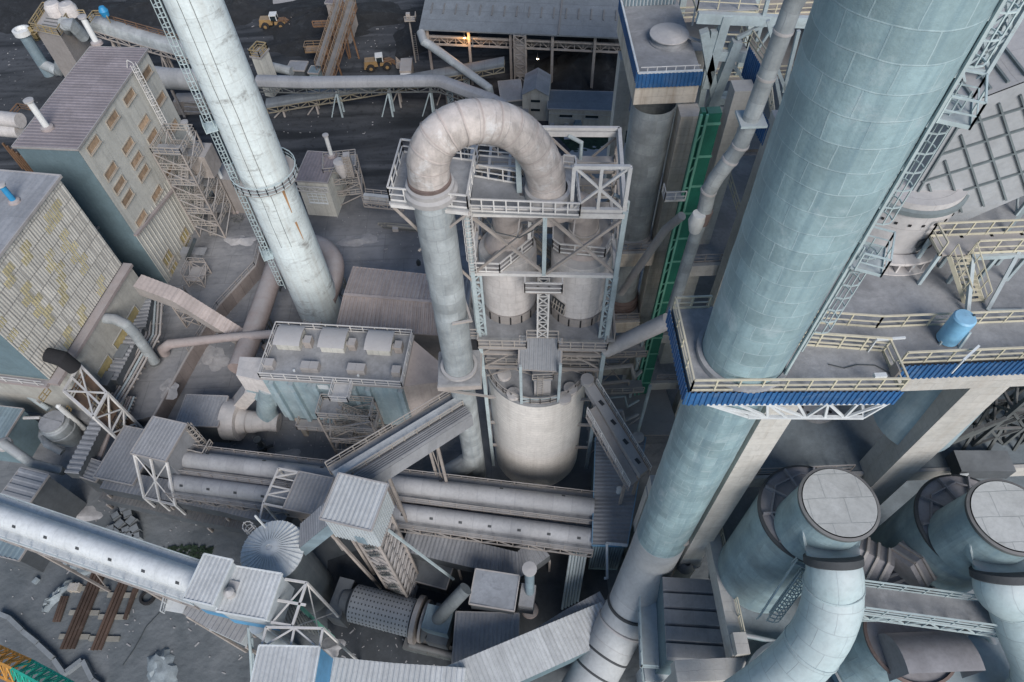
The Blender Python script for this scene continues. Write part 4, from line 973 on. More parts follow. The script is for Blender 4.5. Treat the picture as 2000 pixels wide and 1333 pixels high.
for c, bx, labs, path in (
    (c1, B1, ('big round cyclone on the lower deck nearest the ladder rail', 'round lidded exhaust hood with neck on the cyclone nearest the huge stack'), [(1628, 1140, 37.6), (1624, 1195, 36.2), (1594, 1258, 34), (1535, 1318, 31), (1460, 1372, 28), (1400, 1410, 26)]),
    (c2, B2, ('big round cyclone in shade at the right edge', 'round lidded exhaust hood cut by the right edge of the view'), [(1985, 1160, 37.6), (2010, 1230, 36), (2050, 1330, 31), (2000, 1400, 28)])):
    nk, d = cyclone(c, bx, labs)
    pts = [nk + d * .3, nk + d * 1.2] + [P(*q) for q in path]
    # smooth the path
    for _ in range(2):
        q = [pts[0]]
        for a, b in zip(pts, pts[1:]): q += [a.lerp(b, .25), a.lerp(b, .75)]
        q.append(pts[-1]); pts = q
    m = MB(); m.pipe(pts, [1.68 + .25 * min(1, i / 12) for i in range(len(pts))], 44, True); m.dent(.03, .7)
    for k_ in (9, 18, 27):
        if k_ < len(pts) - 1:
            d_ = (pts[k_ + 1] - pts[k_ - 1]).normalized(); r_ = 1.68 + .25 * min(1, k_ / 12); m.pipe([pts[k_] - d_ * .09, pts[k_] - d_ * .08, pts[k_] + d_ * .08, pts[k_] + d_ * .09], [r_, r_ + .07, r_ + .07, r_], 44, False)
    t = one('gooseneck_duct', m, 'gooseneck_clad', 'pale blue clad gooseneck pipe bending down from the ' + ('fully visible' if c is c1 else 'right-edge') + ' exhaust hood', 'duct', 'gooseneck ducts of the cyclones')
# inlet housings between the cyclones (dusty gabled boxes)
def ridge_box(name, label, a, b, w, z0, z1, rid, mat_='cyclone_top'):
    ax = (b - a); h = V((ax.x, ax.y, 0)).normalized(); sd = V((-h.y, h.x, 0)); t = T(name, label, 'duct', (a + b) / 2)
    def ring_(p): return [at(p + sd * w / 2, z0), at(p + sd * w / 2, z1), at(p, z1 + rid), at(p - sd * w / 2, z1), at(p - sd * w / 2, z0)]
    m = MB(); m.loft(ring_(a), ring_(b)); m.build('body', mat_, t)
    m = MB()
    for f in (.1, .35, .6, .85):
        r_ = ring_(a.lerp(b, f)); m.poly([p + V((0, 0, .1)) for p in r_[1:4]], .18)
    m.build('rib', 'frame_dust', t); return t
ridge_box('inlet_duct', 'dusty ridged inlet duct slanting between the two cyclones', P(1670, 1060, 35), P(1730, 1120, 33), 3.2, 30, 33.6, .9)
ridge_box('inlet_duct', 'dusty ridged inlet duct in front of the right-hand cyclone', P(1840, 1060, 35), P(1760, 1120, 33), 3.2, 30, 33.6, .9)
ridge_box('gable_duct', 'dusty gabled duct head between the cyclones above the catwalk', P(1770, 1105, 33.5), P(1775, 1180, 31), 5.0, 27, 31.6, 1.0)
# catwalk bridge
a, b = P(1672, 1170, 35.0), P(1985, 1212, 35.0)
t = T('catwalk', 'long pale railed catwalk crossing in front of the right-hand cyclones', 'catwalk', (a + b) / 2)
h = (b - a).normalized(); sd = V((-h.y, h.x, 0))
m = MB(); m.obox(a - sd * .95, b - a, sd * 1.9, V((0, 0, .15))); m.build('walkway', 'deck_dust', t)
m = MB()
for e in (-.92, .92): m.rail([a + sd * e + V((0, 0, .15)), b + sd * e + V((0, 0, .15))], 1.15, .09, 1.5, 1)
m.rail([b - sd * .9, b + sd * .9], 1.15, .09, 1); m.build('railing', 'rail_pale', t)
m = MB()
for e in (-.95, .95): m.truss(a + sd * e + V((0, 0, -1.1)), b + sd * e + V((0, 0, -1.1)), b + sd * e, a + sd * e, 9, .12)
m.build('truss', 'rail_pale', t)
m = MB(); m.bar(a - sd * .9 + V((0, 0, -.1)), b - sd * .9 + V((0, 0, -.1)), .2); m.bar(a - sd * .9 + h * 3.5, a - sd * .9 + V((0, 0, -2.4)), .16); m.bar(a - sd * .9 + h * 2, a - sd * .9 + h * .8 + V((0, 0, -1.6)), .14); m.bar(a + sd * .9 + V((0, 0, -.1)), b + sd * .9 + V((0, 0, -.1)), .2); m.build('beam', 'rail_pale', t)
m = MB(); c = b - h * 2.2 + sd * 1.3 + V((0, 0, .15)); m.ladder(c, c + V((0, 0, 3.2)), (h.x, h.y), .6, .5, .4, .8, .07, .8); m.build('ladder', 'rail_pale', t)
# caged stair ladder lying along the first cyclone
a, b = P(1500, 1205, 29.0), P(1568, 1110, 35.5)
t = T('cage_ladder', 'pale sloping caged ladder leaning on the side of the first cyclone', 'ladder', a)
h = V(((b - a).x, (b - a).y, 0)).normalized(); sd = V((-h.y, h.x, 0))
m = MB(); m.ladder(a, b, (sd.x * -1, sd.y * -1), .7, .55, .4, .5, .09, .4); m.build('ladder', 'rail_pale', t)
m = MB(); m.rail([a + h * -.6 - sd * 1.6, b - sd * 1.6], 1.0, .08, 1.2); m.rail([a + h * -.6 + sd * .7, b + sd * .7], 1.0, .08, 1.2); m.build('railing', 'rail_pale', t)
m = MB(); m.obox(b - sd * 1.7, sd * 2.5, h * 1.6, V((0, 0, .12))); m.build('landing', 'frame_pale', t)
m = MB(); c = b + h * .8; m.rail([c - sd * 1.7 - h * .8 + V((0, 0, .1)), c - sd * 1.7 + h * .8 + V((0, 0, .1)), c + sd * .8 + h * .8 + V((0, 0, .1)), c + sd * .8 - h * .8 + V((0, 0, .1))], 1.1, .08, 1.2); m.build('landing_railing', 'rail_pale', t)
# cut-off dome below the catwalk
dc = P(1790, 1240, 30)
t = T('riser_duct', 'rusty scroll-topped duct below the catwalk at bottom right', 'duct', at(dc, D3))
MB().lathe(at(dc, D3), [(4.2, 0), (3.4, 4.5), (3.2, 7.0)], 48).build('shell', 'cyclone_clad', t)
m = MB(); m.lathe(at(dc, D3), [(3.22, 6.8), (3.4, 6.9), (3.4, 7.1), (3.2, 7.15)], 48); m.build('rim', 'rust_brown', t)
m = MB(); rows = []
for k in range(13):
    a_ = math.radians(-5 + 100 * k / 12); rows.append([V((dc.x + x, dc.y - 2.2 + 2.9 * math.sin(a_) - .4, D3 + 6.9 + 2.9 * math.cos(a_ - .1))) for x in (-2.4, -.01, .01, 3.0)])
m.grid(rows, lambda i, j: (j, i)); m.face([r_[0] for r_ in rows] + [at(rows[0][0], D3 + 6.5)]); m.face([r_[3] for r_ in rows][::-1] + [at(rows[0][3], D3 + 6.5)][::-1]); m.face([rows[-1][0], rows[-1][3], at(rows[-1][3], D3 + 6), at(rows[-1][0], D3 + 6)]); m.build('scroll', 'cyclone_top', t)
m = MB(); m.lathe(at(dc, D3), [(3.2, 6.95), (.01, 7.0)], 40); m.build('top', 'cyclone_top', t)
m = MB(); c = P(1940, 1330, 28); m.lathe(at(c, D3), [(4.6, 0), (4.6, 4.5), (.01, 5.6)], 48); one('dark_dome', m, 'wall_teal', 'dark teal round vessel top at the bottom right corner', 'vessel')
m = MB(); c = P(1560, 1350, 24); m.lathe(at(c, D3), [(4.0, 0), (4.0, 1.2), (3.7, 1.4)], 40); m.pipe([at(c, D3 + 1.5) + V((-3.9, 0, 0)), at(c, D3 + 1.5) + V((-2.8, -2.8, 0)), at(c, D3 + 1.5) + V((0, -3.9, 0))], .25, 10)
one('duct_flange', m, 'cyclone_clad', 'round flanged foot of the gooseneck pipe at the bottom edge', 'flange')
# ribbed roof box left of the lower deck
q = R3((1302, 1290), (1418, 1298), (1415, 1135), 17)
t = T('cooler_house', 'blue grey box house with five broad ridged roof panels next to the huge stack', 'house', at((q[0] + q[2]) / 2, 8))
m = MB(); m.prism(q, 3, 17); m.build('wall', 'wall_blue', t)
for k in range(5):
    u0, u1 = k / 5, (k + .93) / 5; a, b, c, d = q[0].lerp(q[3], u0), q[1].lerp(q[2], u0), q[1].lerp(q[2], u1), q[0].lerp(q[3], u1)
    m = MB(); m.loft([up(p, .03) for p in (a, b, c, d)], [up(p, .45 - .0 * k) for p in (a.lerp(d, .15), b.lerp(c, .15), c, d)]); m.build('roof_panel', 'roof_grey', t)
m = MB(); e = q[0]; f = q[3]; w_ = (q[0] - q[1]).normalized()
m.rail([at(e, 13) + w_ * .3, at(e, 13) + w_ * 1.8, at(f, 13) + w_ * 1.8], 1.1, .08, 1.2); m.build('railing', 'rail_pale', t)
m = MB(); m.prism([e + w_ * .02, e + w_ * 1.9, f + w_ * 1.9, f + w_ * .02], 12.7, 12.95); m.build('platform', 'frame_pale', t)
t = T('low_hood', 'pale blue flat box with railing at the bottom beside the ridged roof house', 'box', P(1290, 1312, 10))
c = P(1290, 1312, 10); m = MB(); m.cbox(at(c, 4), V((1, 0, 0)), 3.2, 1.6, 6); m.build('body', 'wall_white', t)
m = MB(); m.rail([c + V((-1.8, -1, -1)), c + V((-1.8, 1.2, -1)), c + V((1.0, 1.2, -1))], 1.2, .08, 1); m.build('railing', 'rail_pale', t)
# clutter between stack and deck
t = T('pipe_bundle', 'tangle of dusty pipes in the gap between huge stack and cyclone deck', 'pipes', P(1370, 1030, 15))
for a, b, r_ in (((1405, 905, 30), (1300, 1060, 16), .35), ((1380, 930, 26), (1310, 1080, 10), .25), ((1345, 1010, 20), (1420, 985, 20), .3), ((1395, 1000, 20), (1388, 1130, 16), .22)):
    m = MB(); m.pipe([P(*a), P(*b)], r_, 12); m.build('pipe', 'frame_dust' if r_ > .22 else 'frame_pale', t)
for px, py in ((1412, 900), (1395, 935), (1368, 985), (1350, 1020), (1335, 1060)):
    m = MB(); c = P(px, py, 24); m.lathe(c, [(.01, 0), (.4, .1), (.45, .35), (.25, .6), (.01, .65)], 10); m.build('dust_lump', 'wall_dust', t)
m = MB(); c = P(1335, 1110, 14); m.lathe(c, [(.5, 0), (.9, .8), (.4, 2)], 14); m.lathe(c + V((1.0, .3, .4)), [(.4, 0), (.7, .6), (.01, 1.2)], 14); m.build('valve', 'hood', t)
# ================================================================ heat exchanger tower behind the stack (piers, riser, elevator)
PZ = 50.0
a, b = P(1243, 148, PZ), P(1372, 148, PZ); yf2 = (a.y + b.y) / 2
xa, xb = a.x, b.x
t = T('roof_platform', 'concrete roof platform with blue corrugated parapet and round disc cover', 'platform', V(((xa + xb) / 2, yf2 + 5, PZ - 2.5)))
m = MB(); m.box((xa + .1, yf2, PZ - .4), (xb, yf2 + 12, PZ)); m.build('slab', 'deck_dust', t)
skirt(V((xa, yf2 - .05, 0)), V((xb + .1, yf2 - .05, 0)), PZ - 1.05, PZ + .3).build('skirt_cladding', 'blue_clad', t)
skirt(V((xa - .02, yf2 + 12, 0)), V((xa - .02, yf2 - .05, 0)), PZ - .6, PZ + .5).build('skirt_cladding', 'blue_clad', t)
m = MB(); m.bar(V((xa + .06, yf2 + .06, PZ + .32)), V((xb, yf2 + .06, PZ + .32)), .16); m.bar(V((xa + .06, yf2, PZ + .52)), V((xa + .06, yf2 + 12, PZ + .52)), .16); m.build('coping', 'trim_white', t)
m = MB(); m.box((xa + .05, yf2 + .15, PZ - 2.9), (xb, yf2 + 1.6, PZ - .42)); m.box((xa + .05, yf2 + 1.62, PZ - 2.9), (xa + 1.4, yf2 + 12, PZ - .42)); m.build('edge_beam', 'concrete_tan', t)
c = P(1305, 80, PZ)
m = MB(); m.lathe(c, [(1.75, 0), (1.75, .12), (1.55, .15), (1.5, .6)], 40); m.build('curb', 'deck_dust', t)
m = MB(); m.lathe(c, [(1.55, .62), (1.75, .62), (1.75, .72), (1.5, .8), (.01, 1.0)], 40); m.build('disc_cover', 'hopper_dust', t)
m = MB(); m.bar(c + V((1.4, -.6, .7)), c + V((2.7, -1.2, .5)), .3, .12); m.build('chute_arm', 'hood', t)
m = MB()
for x in (.9, 1.7, 2.5, 3.3, 4.1, 4.9): m.bar(V((xa + x, yf2 + .2, PZ)), V((xa + x, yf2 + .2, PZ + .7)), .06)
m.bar(V((xa + .3, yf2 + .2, PZ + .75)), V((xb - .2, yf2 + .2, PZ + .75)), .06); m.build('railing', 'rail_white', t)
wp = P(1245, 12, PZ); m = MB(); m.box((xa + .2, wp.y, PZ), (xb - .6, wp.y + .3, PZ + 5)); k = m.build('back_wall', 'wall_white', t)
m = MB()
for i in range(15): m.box((xa + .3 + i * .34, wp.y - .09, PZ + .05), (xa + .48 + i * .34, wp.y, PZ + 5))
m.build('wall_rib', 'roof_blue', t)
m = MB(); q_ = P(1352, 50, PZ + .1); m.pipe([q_, q_ + V((0, .2, 3.2))], .09, 8); m.build('vent', 'rail_white', t)
# riser duct under it
rc = V((13.65, 52.6, 0)); rz = hz(1240, 452, rc)
t = T('riser_pipe', 'tall dented grey riser duct standing under the blue edged roof platform', 'duct', at(rc, 20))
MB().lathe(rc, [(1.8, 18), (1.8, rz)], 40).build('lower_shell', 'duct_clad', t)
MB().lathe(rc, [(1.95, rz + .25), (1.98, 40), (2.0, PZ - 2.9)], 44).build('upper_shell', 'duct_clad', t)
m = MB(); m.lathe(rc, [(1.95, rz + .3), (2.25, rz + .28), (2.25, rz + .05), (1.8, rz)], 44); m.build('flange', 'hood', t)
tz = hz(1222, 590, rc)
m = MB(); m.lathe(rc, [(1.85, tz), (2.2, tz + .02), (2.2, tz + .5), (1.95, tz + .55), (2.1, tz + .9), (1.95, tz + 1.25), (2.1, tz + 1.6), (1.85, tz + 1.9)], 40); m.build('bellows', 'rust_brown', t)
# concrete frame
t = T('concrete_frame', 'tall concrete frame of tan piers and floor beams behind the green elevator', 'building', V((18, 56, 0)))
fy = yf2 + .6
pb = P(1237, 700, 10); pc = V((16.6, 51.0, 0))
for (x, y, w_, z0, z1) in ((16.6, 51.2, 1.8, 0, PZ - 3), (12.2, 60, 1.5, 0, PZ - 3), (19.2, 61, 1.5, 0, PZ - 3)):
    m = MB(); m.box((x - w_ / 2, y - w_ / 2, z0), (x + w_ / 2, y + w_ / 2, z1)); m.build('pier', 'concrete_tan' if y < 55 else 'concrete', t)
q_ = P(1450, 180, 49); x2, y2 = q_.x, q_.y
m = MB(); m.box((x2 - .9, y2 - .6, 0), (x2 + .9, y2 + 1.0, 49.5)); m.build('pier', 'concrete', t)
q_ = P(1528, 250, 49); m = MB(); m.box((q_.x - .9, q_.y - .6, 0), (q_.x + .9, q_.y + 1.0, 50)); m.build('pier', 'concrete', t)
for z in (rz, tz, 8.5):
    m = MB(); m.box((9.6, 49.6, z - .35), (15.65, 64, z)); m.build('floor_slab', 'deck_dust', t)
    m = MB(); m.box((9.6, 49.2, z - 2.0), (15.6, 49.55, z + .05)); m.build('floor_beam', 'concrete_tan', t)
    m = MB(); m.rail([V((10, 49.7, z)), V((15.5, 49.7, z))], 1.1, .07, 1.5); m.build('railing', 'frame_dust', t)
for z in (rz + .1, tz + .1, 7.5):
    m = MB(); m.box((17.7, 47.5, z - .35), (34, 64, z)); m.build('floor_slab', 'deck_dust', t)
    m = MB(); m.box((17.7, 47.0, z - 1.6), (34, 47.45, z + .05)); m.build('floor_beam', 'concrete', t)
    m = MB(); m.rail([V((19, 47.6, z)), V((30, 47.6, z))], 1.1, .07, 1.5); m.build('railing', 'frame_dust', t)
# blue flange panels and small landings high on the frame
m = MB(); p_ = P(1466, 95, 51); skirt(V((p_.x, p_.y + .5, 0)), V((p_.x + .5, p_.y - 4.2, 0)), 48.2, 51).build('skirt_cladding', 'blue_clad', t)
m = MB(); p_ = P(1468, 85, 51.2); m.rail([V((p_.x, p_.y + .5, 51)), V((p_.x + .6, p_.y - 4.0, 51))], 1.1, .09, 1.3, 1); m.build('railing', 'rail_cream', t)
p_ = P(1488, 220, 49); skirt(V((p_.x, p_.y + 1.4, 0)), V((p_.x + .3, p_.y - 1.6, 0)), 46.8, 49).build('skirt_cladding', 'blue_clad', t)
m = MB(); m.rail([P(1500, 190, 49), P(1512, 300, 46.5)], 1.1, .09, 1.2, 2); m.rail([P(1420, 350, 34), P(1450, 450, 33)], 1.2, .1, 1.3, 1); m.build('railing', 'rail_cream', t)
# steel frame beside the platform
t = T('landing_gantry', 'pale steel frame with cream railed landings between roof platform and huge stack', 'frame', V((xb + 3, yf2 + 4, 44)))
sy = yf2 + 3.0
def sp(px, py, y=sy): return Yp(px, py, y)
m = MB()
for a_, b_, w_ in (((1375, 60), (1398, 205), .75), ((1420, 30), (1378, 170), .75), ((1440, 80), (1340, 330), .85), ((1395, 60), (1345, 330), .55)): m.bar(sp(*a_), sp(*b_), w_)
m.bar(sp(1500, 0), sp(1478, 80), .3); m.bar(sp(1525, 30), sp(1478, 100), .2)
m.build('column', 'frame_pale', t)
m = MB(); a_, b_ = sp(1362, 34), sp(1610, 45); m.bar(a_, b_, .5, .9); c_, d_ = sp(1405, 108), sp(1470, 112); m.bar(c_, d_, .5, .9); m.bar(sp(1395, 196), sp(1450, 200), .4, .7); m.bar(sp(1395, 214), sp(1448, 218), .4, .5); m.build('beam', 'frame_pale', t)
m = MB(); m.bar(sp(1378, 125), sp(1405, 108), .3); m.bar(sp(1425, 118), sp(1460, 165), .3); m.bar(sp(1440, 75), sp(1490, 50), .3)
for k in range(4): m.bar(sp(1395 + 12 * k, 215), sp(1392 + 12 * k, 235), .12)
for a_, b_ in (((1500, 40), (1520, 130)), ((1520, 130), (1545, 30)), ((1530, 180), (1560, 60)), ((1505, 100), (1540, 190)), ((1510, 250), (1550, 140)), ((1515, 150), (1530, 230))): m.bar(sp(*a_, sy - 4), sp(*b_, sy - 4), .28)
m.build('brace', 'frame_pale', t)
m = MB(); a_, b_ = sp(1362, 27), sp(1480, 33); m.prism([a_ + V((0, .2, 0)), b_ + V((0, .2, 0)), b_ + V((0, 3, 0)), a_ + V((0, 3, 0))], a_.z - .05, a_.z + .1)
c_, d_ = sp(1406, 102), sp(1458, 104); m.prism([c_ + V((0, .2, 0)), d_ + V((0, .2, 0)), d_ + V((0, 3, 0)), c_ + V((0, 3, 0))], c_.z - .05, c_.z + .1); m.build('landing', 'deck_dust', t)
m = MB(); m.rail([a_ + V((0, .3, .1)), b_ + V((0, .3, .1))], 1.6, .09, 1.7, 1); m.rail([c_ + V((0, 2.8, .1)), c_ + V((0, .3, .1)), d_ + V((0, .3, .1)), d_ + V((0, 2.8, .1))], 1.4, .09, 1.5, 1); m.rail([a_ + V((0, .3, .1)), a_ + V((0, 3, .1))], 1.6, .09, 1.5); m.build('railing', 'rail_cream', t)
m = MB(); m.prism([sp(1440, 145) + V((-.8, 1, 0)), sp(1440, 145) + V((1.4, 1, 0)), sp(1440, 145) + V((1.4, 3, 0)), sp(1440, 145) + V((-.8, 3, 0))], 36, 44); m.build('duct_box', 'roof_blue', t)
# dark equipment behind (upper right gap)
t = T('equipment_floor', 'shaded plant floor with pipes seen behind the top of the huge stack', 'building', V((30, 72, 0)))
m = MB()
for z in (52, 47, 40, 30): m.box((18, 66, z - .4), (50, 84, z))
m.build('floor_slab', 'wall_dust', t)
m = MB()
for x in (18.5, 26, 34, 42):
    for y in (66.5, 80): m.bar(V((x, y, 0)), V((x, y, 60)), .6)
m.build('column', 'frame_pale', t)
m = MB()
for z in (52, 47, 40): m.rail([V((18, 66.1, z)), V((50, 66.1, z))], 1.1, .1, 2)
m.build('railing', 'rail_cream', t)
# bucket elevator
g0 = P(1247, 805, 0); gt = hz(1398, 222, g0)
t = T('bucket_elevator', 'tall green bucket elevator casing with pale green ribs', 'elevator', g0)
w2 = .56
m = MB(); m.box((g0.x - w2, g0.y, 0), (g0.x + w2, g0.y + .9, gt)); m.build('casing', 'green_clad', t)
m = MB(); k = int(gt / 3.4)
for i in range(k + 1): m.box((g0.x - w2 - .06, g0.y - .1, 1 + i * 3.4), (g0.x + w2 + .06, g0.y - .01, 1.22 + i * 3.4))
m.build('rib', 'green_frame', t)
m = MB(); lx = g0.x - w2 - .6
for x in (lx, g0.x - w2 - .1): m.bar(V((x, g0.y - .1, 0)), V((x, g0.y - .1, gt)), .2)
for i in range(int(gt / 1.7)): m.bar(V((lx, g0.y - .1, 1 + 1.7 * i)), V((g0.x - w2 - .1, g0.y - .1, 1 + 1.7 * i + (.9 if i % 2 else 0))), .1)
m.build('side_frame', 'green_frame', t)
m = MB(); m.box((lx + .1, g0.y + .2, 0), (g0.x - w2 - .12, g0.y + .9, gt)); m.build('return_leg', 'green_clad', t)
zz = hz(1350, 378, g0)
m = MB(); o = V((lx - 1.8, g0.y - .8, zz)); m.box((o.x, o.y, zz - .1), (o.x + 1.9, o.y + 1.2, zz)); m.rail([V((o.x, o.y + 1.2, zz)), V((o.x, o.y, zz)), V((o.x + 1.9, o.y, zz))], 1.1, .08, 1); m.build('landing', 'rail_white', t)
# segmented pipe hugging the stack
yy = 41.0
px_ = [(1590, -60), (1548, 10), (1530, 60), (1497, 150), (1466, 234), (1446, 283), (1426, 312), (1399, 347), (1384, 373), (1376, 412), (1360, 455), (1335, 535), (1309, 617)]
rr_ = [.62, .62, .62, .62, .62, .62, .62, .62, .62, .6, .55, .55, .55]
t = T('segmented_pipe', 'long segmented blue-grey pipe with elbows running down left of the huge stack', 'pipe', Yp(1366, 440, yy))
pts = [Yp(x, y, yy) for x, y in px_]
MB().pipe(pts, rr_, 24).build('pipe', 'duct_clad', t)
for i in (2, 3, 5, 6, 8): 
    d = (pts[i] - pts[i - 1]).normalized(); m = MB(); m.pipe([pts[i] - d * .1, pts[i] + d * .1], .67, 24); m.build('seam_ring', 'hood', t)
m = MB(); b = pts[4]; m.box((b.x - .9, b.y - .9, b.z - .1), (b.x + 1.0, b.y + 1.0, b.z + .1)); m.bar(b + V((.7, 0, 0)), b + V((-.1, 1.4, -1.8)), .16); m.build('bracket', 'frame_pale', t)
m = MB(); m.pipe([Yp(1366, 418, yy - .5), Yp(1360, 432, yy - .5), Yp(1357, 450, yy - .4)], [.55, .68, .5], 16); m.build('hopper_boot', 'white_paint', t)
m = MB(); m.pipe([pts[9] + V((.05, 0, .1)), pts[9].lerp(pts[10], .5)], .66, 20); m.build('rusty_collar', 'rust_brown', t)
m = MB(); m.pipe([P(1332, 422, 40), P(1300, 448, 37.5), P(1213, 572, 25.5)], [.42, .42, .42], 14)
one('feed_spout', m, 'hood', 'thin grey spout slanting from the green elevator down to the riser bellows', 'spout')
# ================================================================ left: sheet-clad mill halls
UZ = 2.5
def walls_house(name, label, q, zb, z, wm): pass
# --- tall hall with boarded windows
BZ = 29.3
t, q = house('window_hall', 'tall grey-green sheeted hall with brown boarded windows and mauve ribbed roof', 'building', (150, 290), (285, 97), (185, 85), BZ, UZ, 'wall_green', 'roof_mauve', .62, 0, .25, amp=.08)
hallB = t
e = (q[1] - q[0]).normalized(); n = V((e.y, -e.x, 0))
m = MB(); a, d = q[0], q[3]; ee = (d - a).normalized(); nn = V((-ee.y, ee.x, 0))
if nn.dot(a - (q[1] + q[2]) / 2) < 0: nn = -nn
m.obox(at(a, UZ) + nn * .03, d - a, nn * .06, V((0, 0, BZ - UZ - .4))); m.build('side_cladding', 'wall_blue', t)
wins = [(845, 425), (745, 560), (648, 690), (538, 838), (925, 575), (830, 713), (1000, 735), (880, 790), (738, 845), (915, 870), (787, 925), (638, 990), (828, 1000), (688, 1070), (735, 1145), (985, 990), (905, 1120), (815, 1265)]
for wx, wy in wins:
    c = on_face(wx / 2.962, wy / 2.962, q[0], q[1]); window(t, c, e, n, 2.9, 1.15)
for wx, wy in ((968, 310), (1008, 375), (1065, 180), (1090, 238)):
    c = on_face(wx / 2.962, 400 + wy / 2.962, q[0], q[1]); window(t, c, e, n, 2.6, 1.7, pm='window_yellow')
la, lb = on_face(262, 462, q[0], q[1]), on_face(352, 352, q[0], q[1])
m = MB(); m.obox(la + n * .05, lb - la, n * .5, V((0, 0, .35))); m.build('ledge', 'pipe_pink', t)
m = MB(); a = on_face(345, 515, q[0], q[1]); b = on_face(378, 445, q[0], q[1])
for k in range(26):
    u = k / 26; p = q[0].lerp(q[1], u); m.bar(at(p + n * .04, UZ), at(p + n * .04, la.z - .1), .12)
m.build('lower_cladding_rib', 'wall_green', t)
p0 = on_face(356, 332, q[0], q[1]); p1 = on_face(252, 126, q[0], q[1]); base = p1 + n * .4
m = MB(); m.ladder(at(base, p0.z), at(base, BZ + .9), (n.x, n.y), .7, .5, .45, 1.1, .09, 2.2)
m.poly([at(base, BZ + .9) + e * .3, at(base, BZ + 1.3) - n * .6 + e * .3, at(base, BZ) - n * 1.2 + e * .3], .09); m.build('ladder', 'rail_white', t)
def vent(px, py, bx, by, zb, r, label, matn='white_paint', cap=True, grp='thin vent pipes'):
    b = P(bx, by, zb); z = hz(px, py, b); t = T('vent_pipe', label, 'vent', b, grp)
    MB().lathe(at(b, zb), [(r, 0), (r, z - zb)], 16).build('pipe', matn, t)
    m = MB(); m.lathe(at(b, zb), [(r * 1.15, z - zb - .15), (r * 1.5, z - zb - .1), (r * 1.5, z - zb + .12), (.01, z - zb + .2)], 16); m.build('cap', 'hood', t)
    m = MB(); m.lathe(at(b, zb), [(r * 2.1, 0), (r * 1.9, .35), (r, .5)], 16); m.build('base', 'pipe_pink', t)
    return t
vent(53, 198, 94, 252, BZ, .42, 'white vent pipe on the front corner of the mauve roof')
vent(162, 33, 190, 86, BZ, .42, 'white vent pipe at the far edge of the mauve roof')
vent(360, 239, 395, 310, UZ + 9, .4, 'white vent pipe rising behind the hall by its stair tower')
vent(408, 302, 462, 412, UZ, .42, 'white vent pipe standing in front of the rusty stair tower')
# --- stair tower of the hall
def stair_tower(name, label, c, hx, wx, wy, z0, zs, mats=('frame_dust', 'rail_dust'), top=True, cat='stair tower', grp=None):
    hx = V((hx.x, hx.y, 0)).normalized(); hy = V((-hx.y, hx.x, 0)); t = T(name, label, cat, at(c, z0), grp)
    def pt(x, y, z): return at(c + hx * x + hy * y, z)
    for x in (-wx / 2, wx / 2):
        for y in (-wy / 2, wy / 2): m = MB(); m.bar(pt(x, y, z0), pt(x, y, zs[-1]), .22); m.build('column', mats[0], t)
    prev = z0
    for i, z in enumerate(zs):
        m = MB(); s_ = 1 if i % 2 else -1
        m.prism([pt(-wx / 2, -wy / 2, 0), pt(-wx / 2 * .2, -wy / 2, 0), pt(-wx / 2 * .2, wy / 2, 0), pt(-wx / 2, wy / 2, 0)] if i % 2 else [pt(wx / 2 * .2, -wy / 2, 0), pt(wx / 2, -wy / 2, 0), pt(wx / 2, wy / 2, 0), pt(wx / 2 * .2, wy / 2, 0)], z - .12, z)
        m.build('landing', 'deck_dust', t)
        m = MB(); a, b = (pt(wx / 2 * .9, 0, prev), pt(-wx / 2 * .3, 0, z)) if i % 2 else (pt(-wx / 2 * .9, 0, prev), pt(wx / 2 * .3, 0, z)); m.stair(a, b, 1.0, hy); m.build('flight', mats[1], t)
        m = MB(); m.rail([pt(-wx / 2, wy / 2, z), pt(-wx / 2, -wy / 2, z), pt(wx / 2, -wy / 2, z), pt(wx / 2, wy / 2, z)], 1.1, .1, 1.2, 1, True); m.build('railing', mats[1], t)
        m = MB()
        for y in (-wy / 2, wy / 2): m.bar(pt(-wx / 2, y, prev), pt(wx / 2, y, z - .2), .14)
        m.bar(pt(-wx / 2, -wy / 2, prev), pt(-wx / 2, wy / 2, z - .2), .14); m.build('brace', mats[0], t)
        prev = z
    return t
stair_tower('stair_tower', 'rusty open stair tower against the far end of the window hall', P(425, 445, UZ) + V((0, .5, 0)), e, 5.5, 4.5, UZ, [5.2, 8, 11, 14, 17, 20])
c = P(392, 300, 16); m = MB(); m.cbox(at(c, 12.5), e, 3.4, 3, 4.2); t = one('machine_house', m, 'frame_dust', 'dusty machine cabin on top of the stair tower by the window hall', 'cabin')
m = MB(); c = P(440, 335, 10); m.cbox(at(c, UZ), e, 4, 5, 7.5); one('side_house', m, 'wall_dust', 'dusty flat block between stair tower and white chimney', 'house')
m = MB(); c = P(378, 505, UZ); m.cbox(c, n, 2.6, 1.5, 1.9); m.obox(c + n * 1.3 + V((0, 0, 1.9)) - V((n.y, -n.x, 0)) * .8, n * 1.5, V((n.y, -n.x, 0)) * 1.6, V((0, 0, -.1))); one('door_hood', m, 'roof_grey', 'small ribbed porch hood at the foot of the window hall', 'porch')
m = MB(); m.bar(P(366, 505, 4), P(380, 470, 8), 1.0, .5); one('waste_chute', m, 'valve_dark', 'dark chute leaning on the wall above the porch hood', 'chute')
m = MB(); c = P(370, 560, UZ); m.ltower([c, c + e * 3, c + e * 3 + n * 2.6, c + n * 2.6], UZ, UZ + 2.6, 1, .16); m.prism([c, c + e * 3, c + e * 3 + n * 2.6, c + n * 2.6], UZ + 1.3, UZ + 1.45); m.rail([at(c, UZ + 2.6), at(c + e * 3, UZ + 2.6), at(c + e * 3 + n * 2.6, UZ + 2.6)], .9, .08, 1); one('scaffold', m, 'frame_dust', 'low dusty scaffold frame on the yard at the corner of the window hall', 'scaffold')
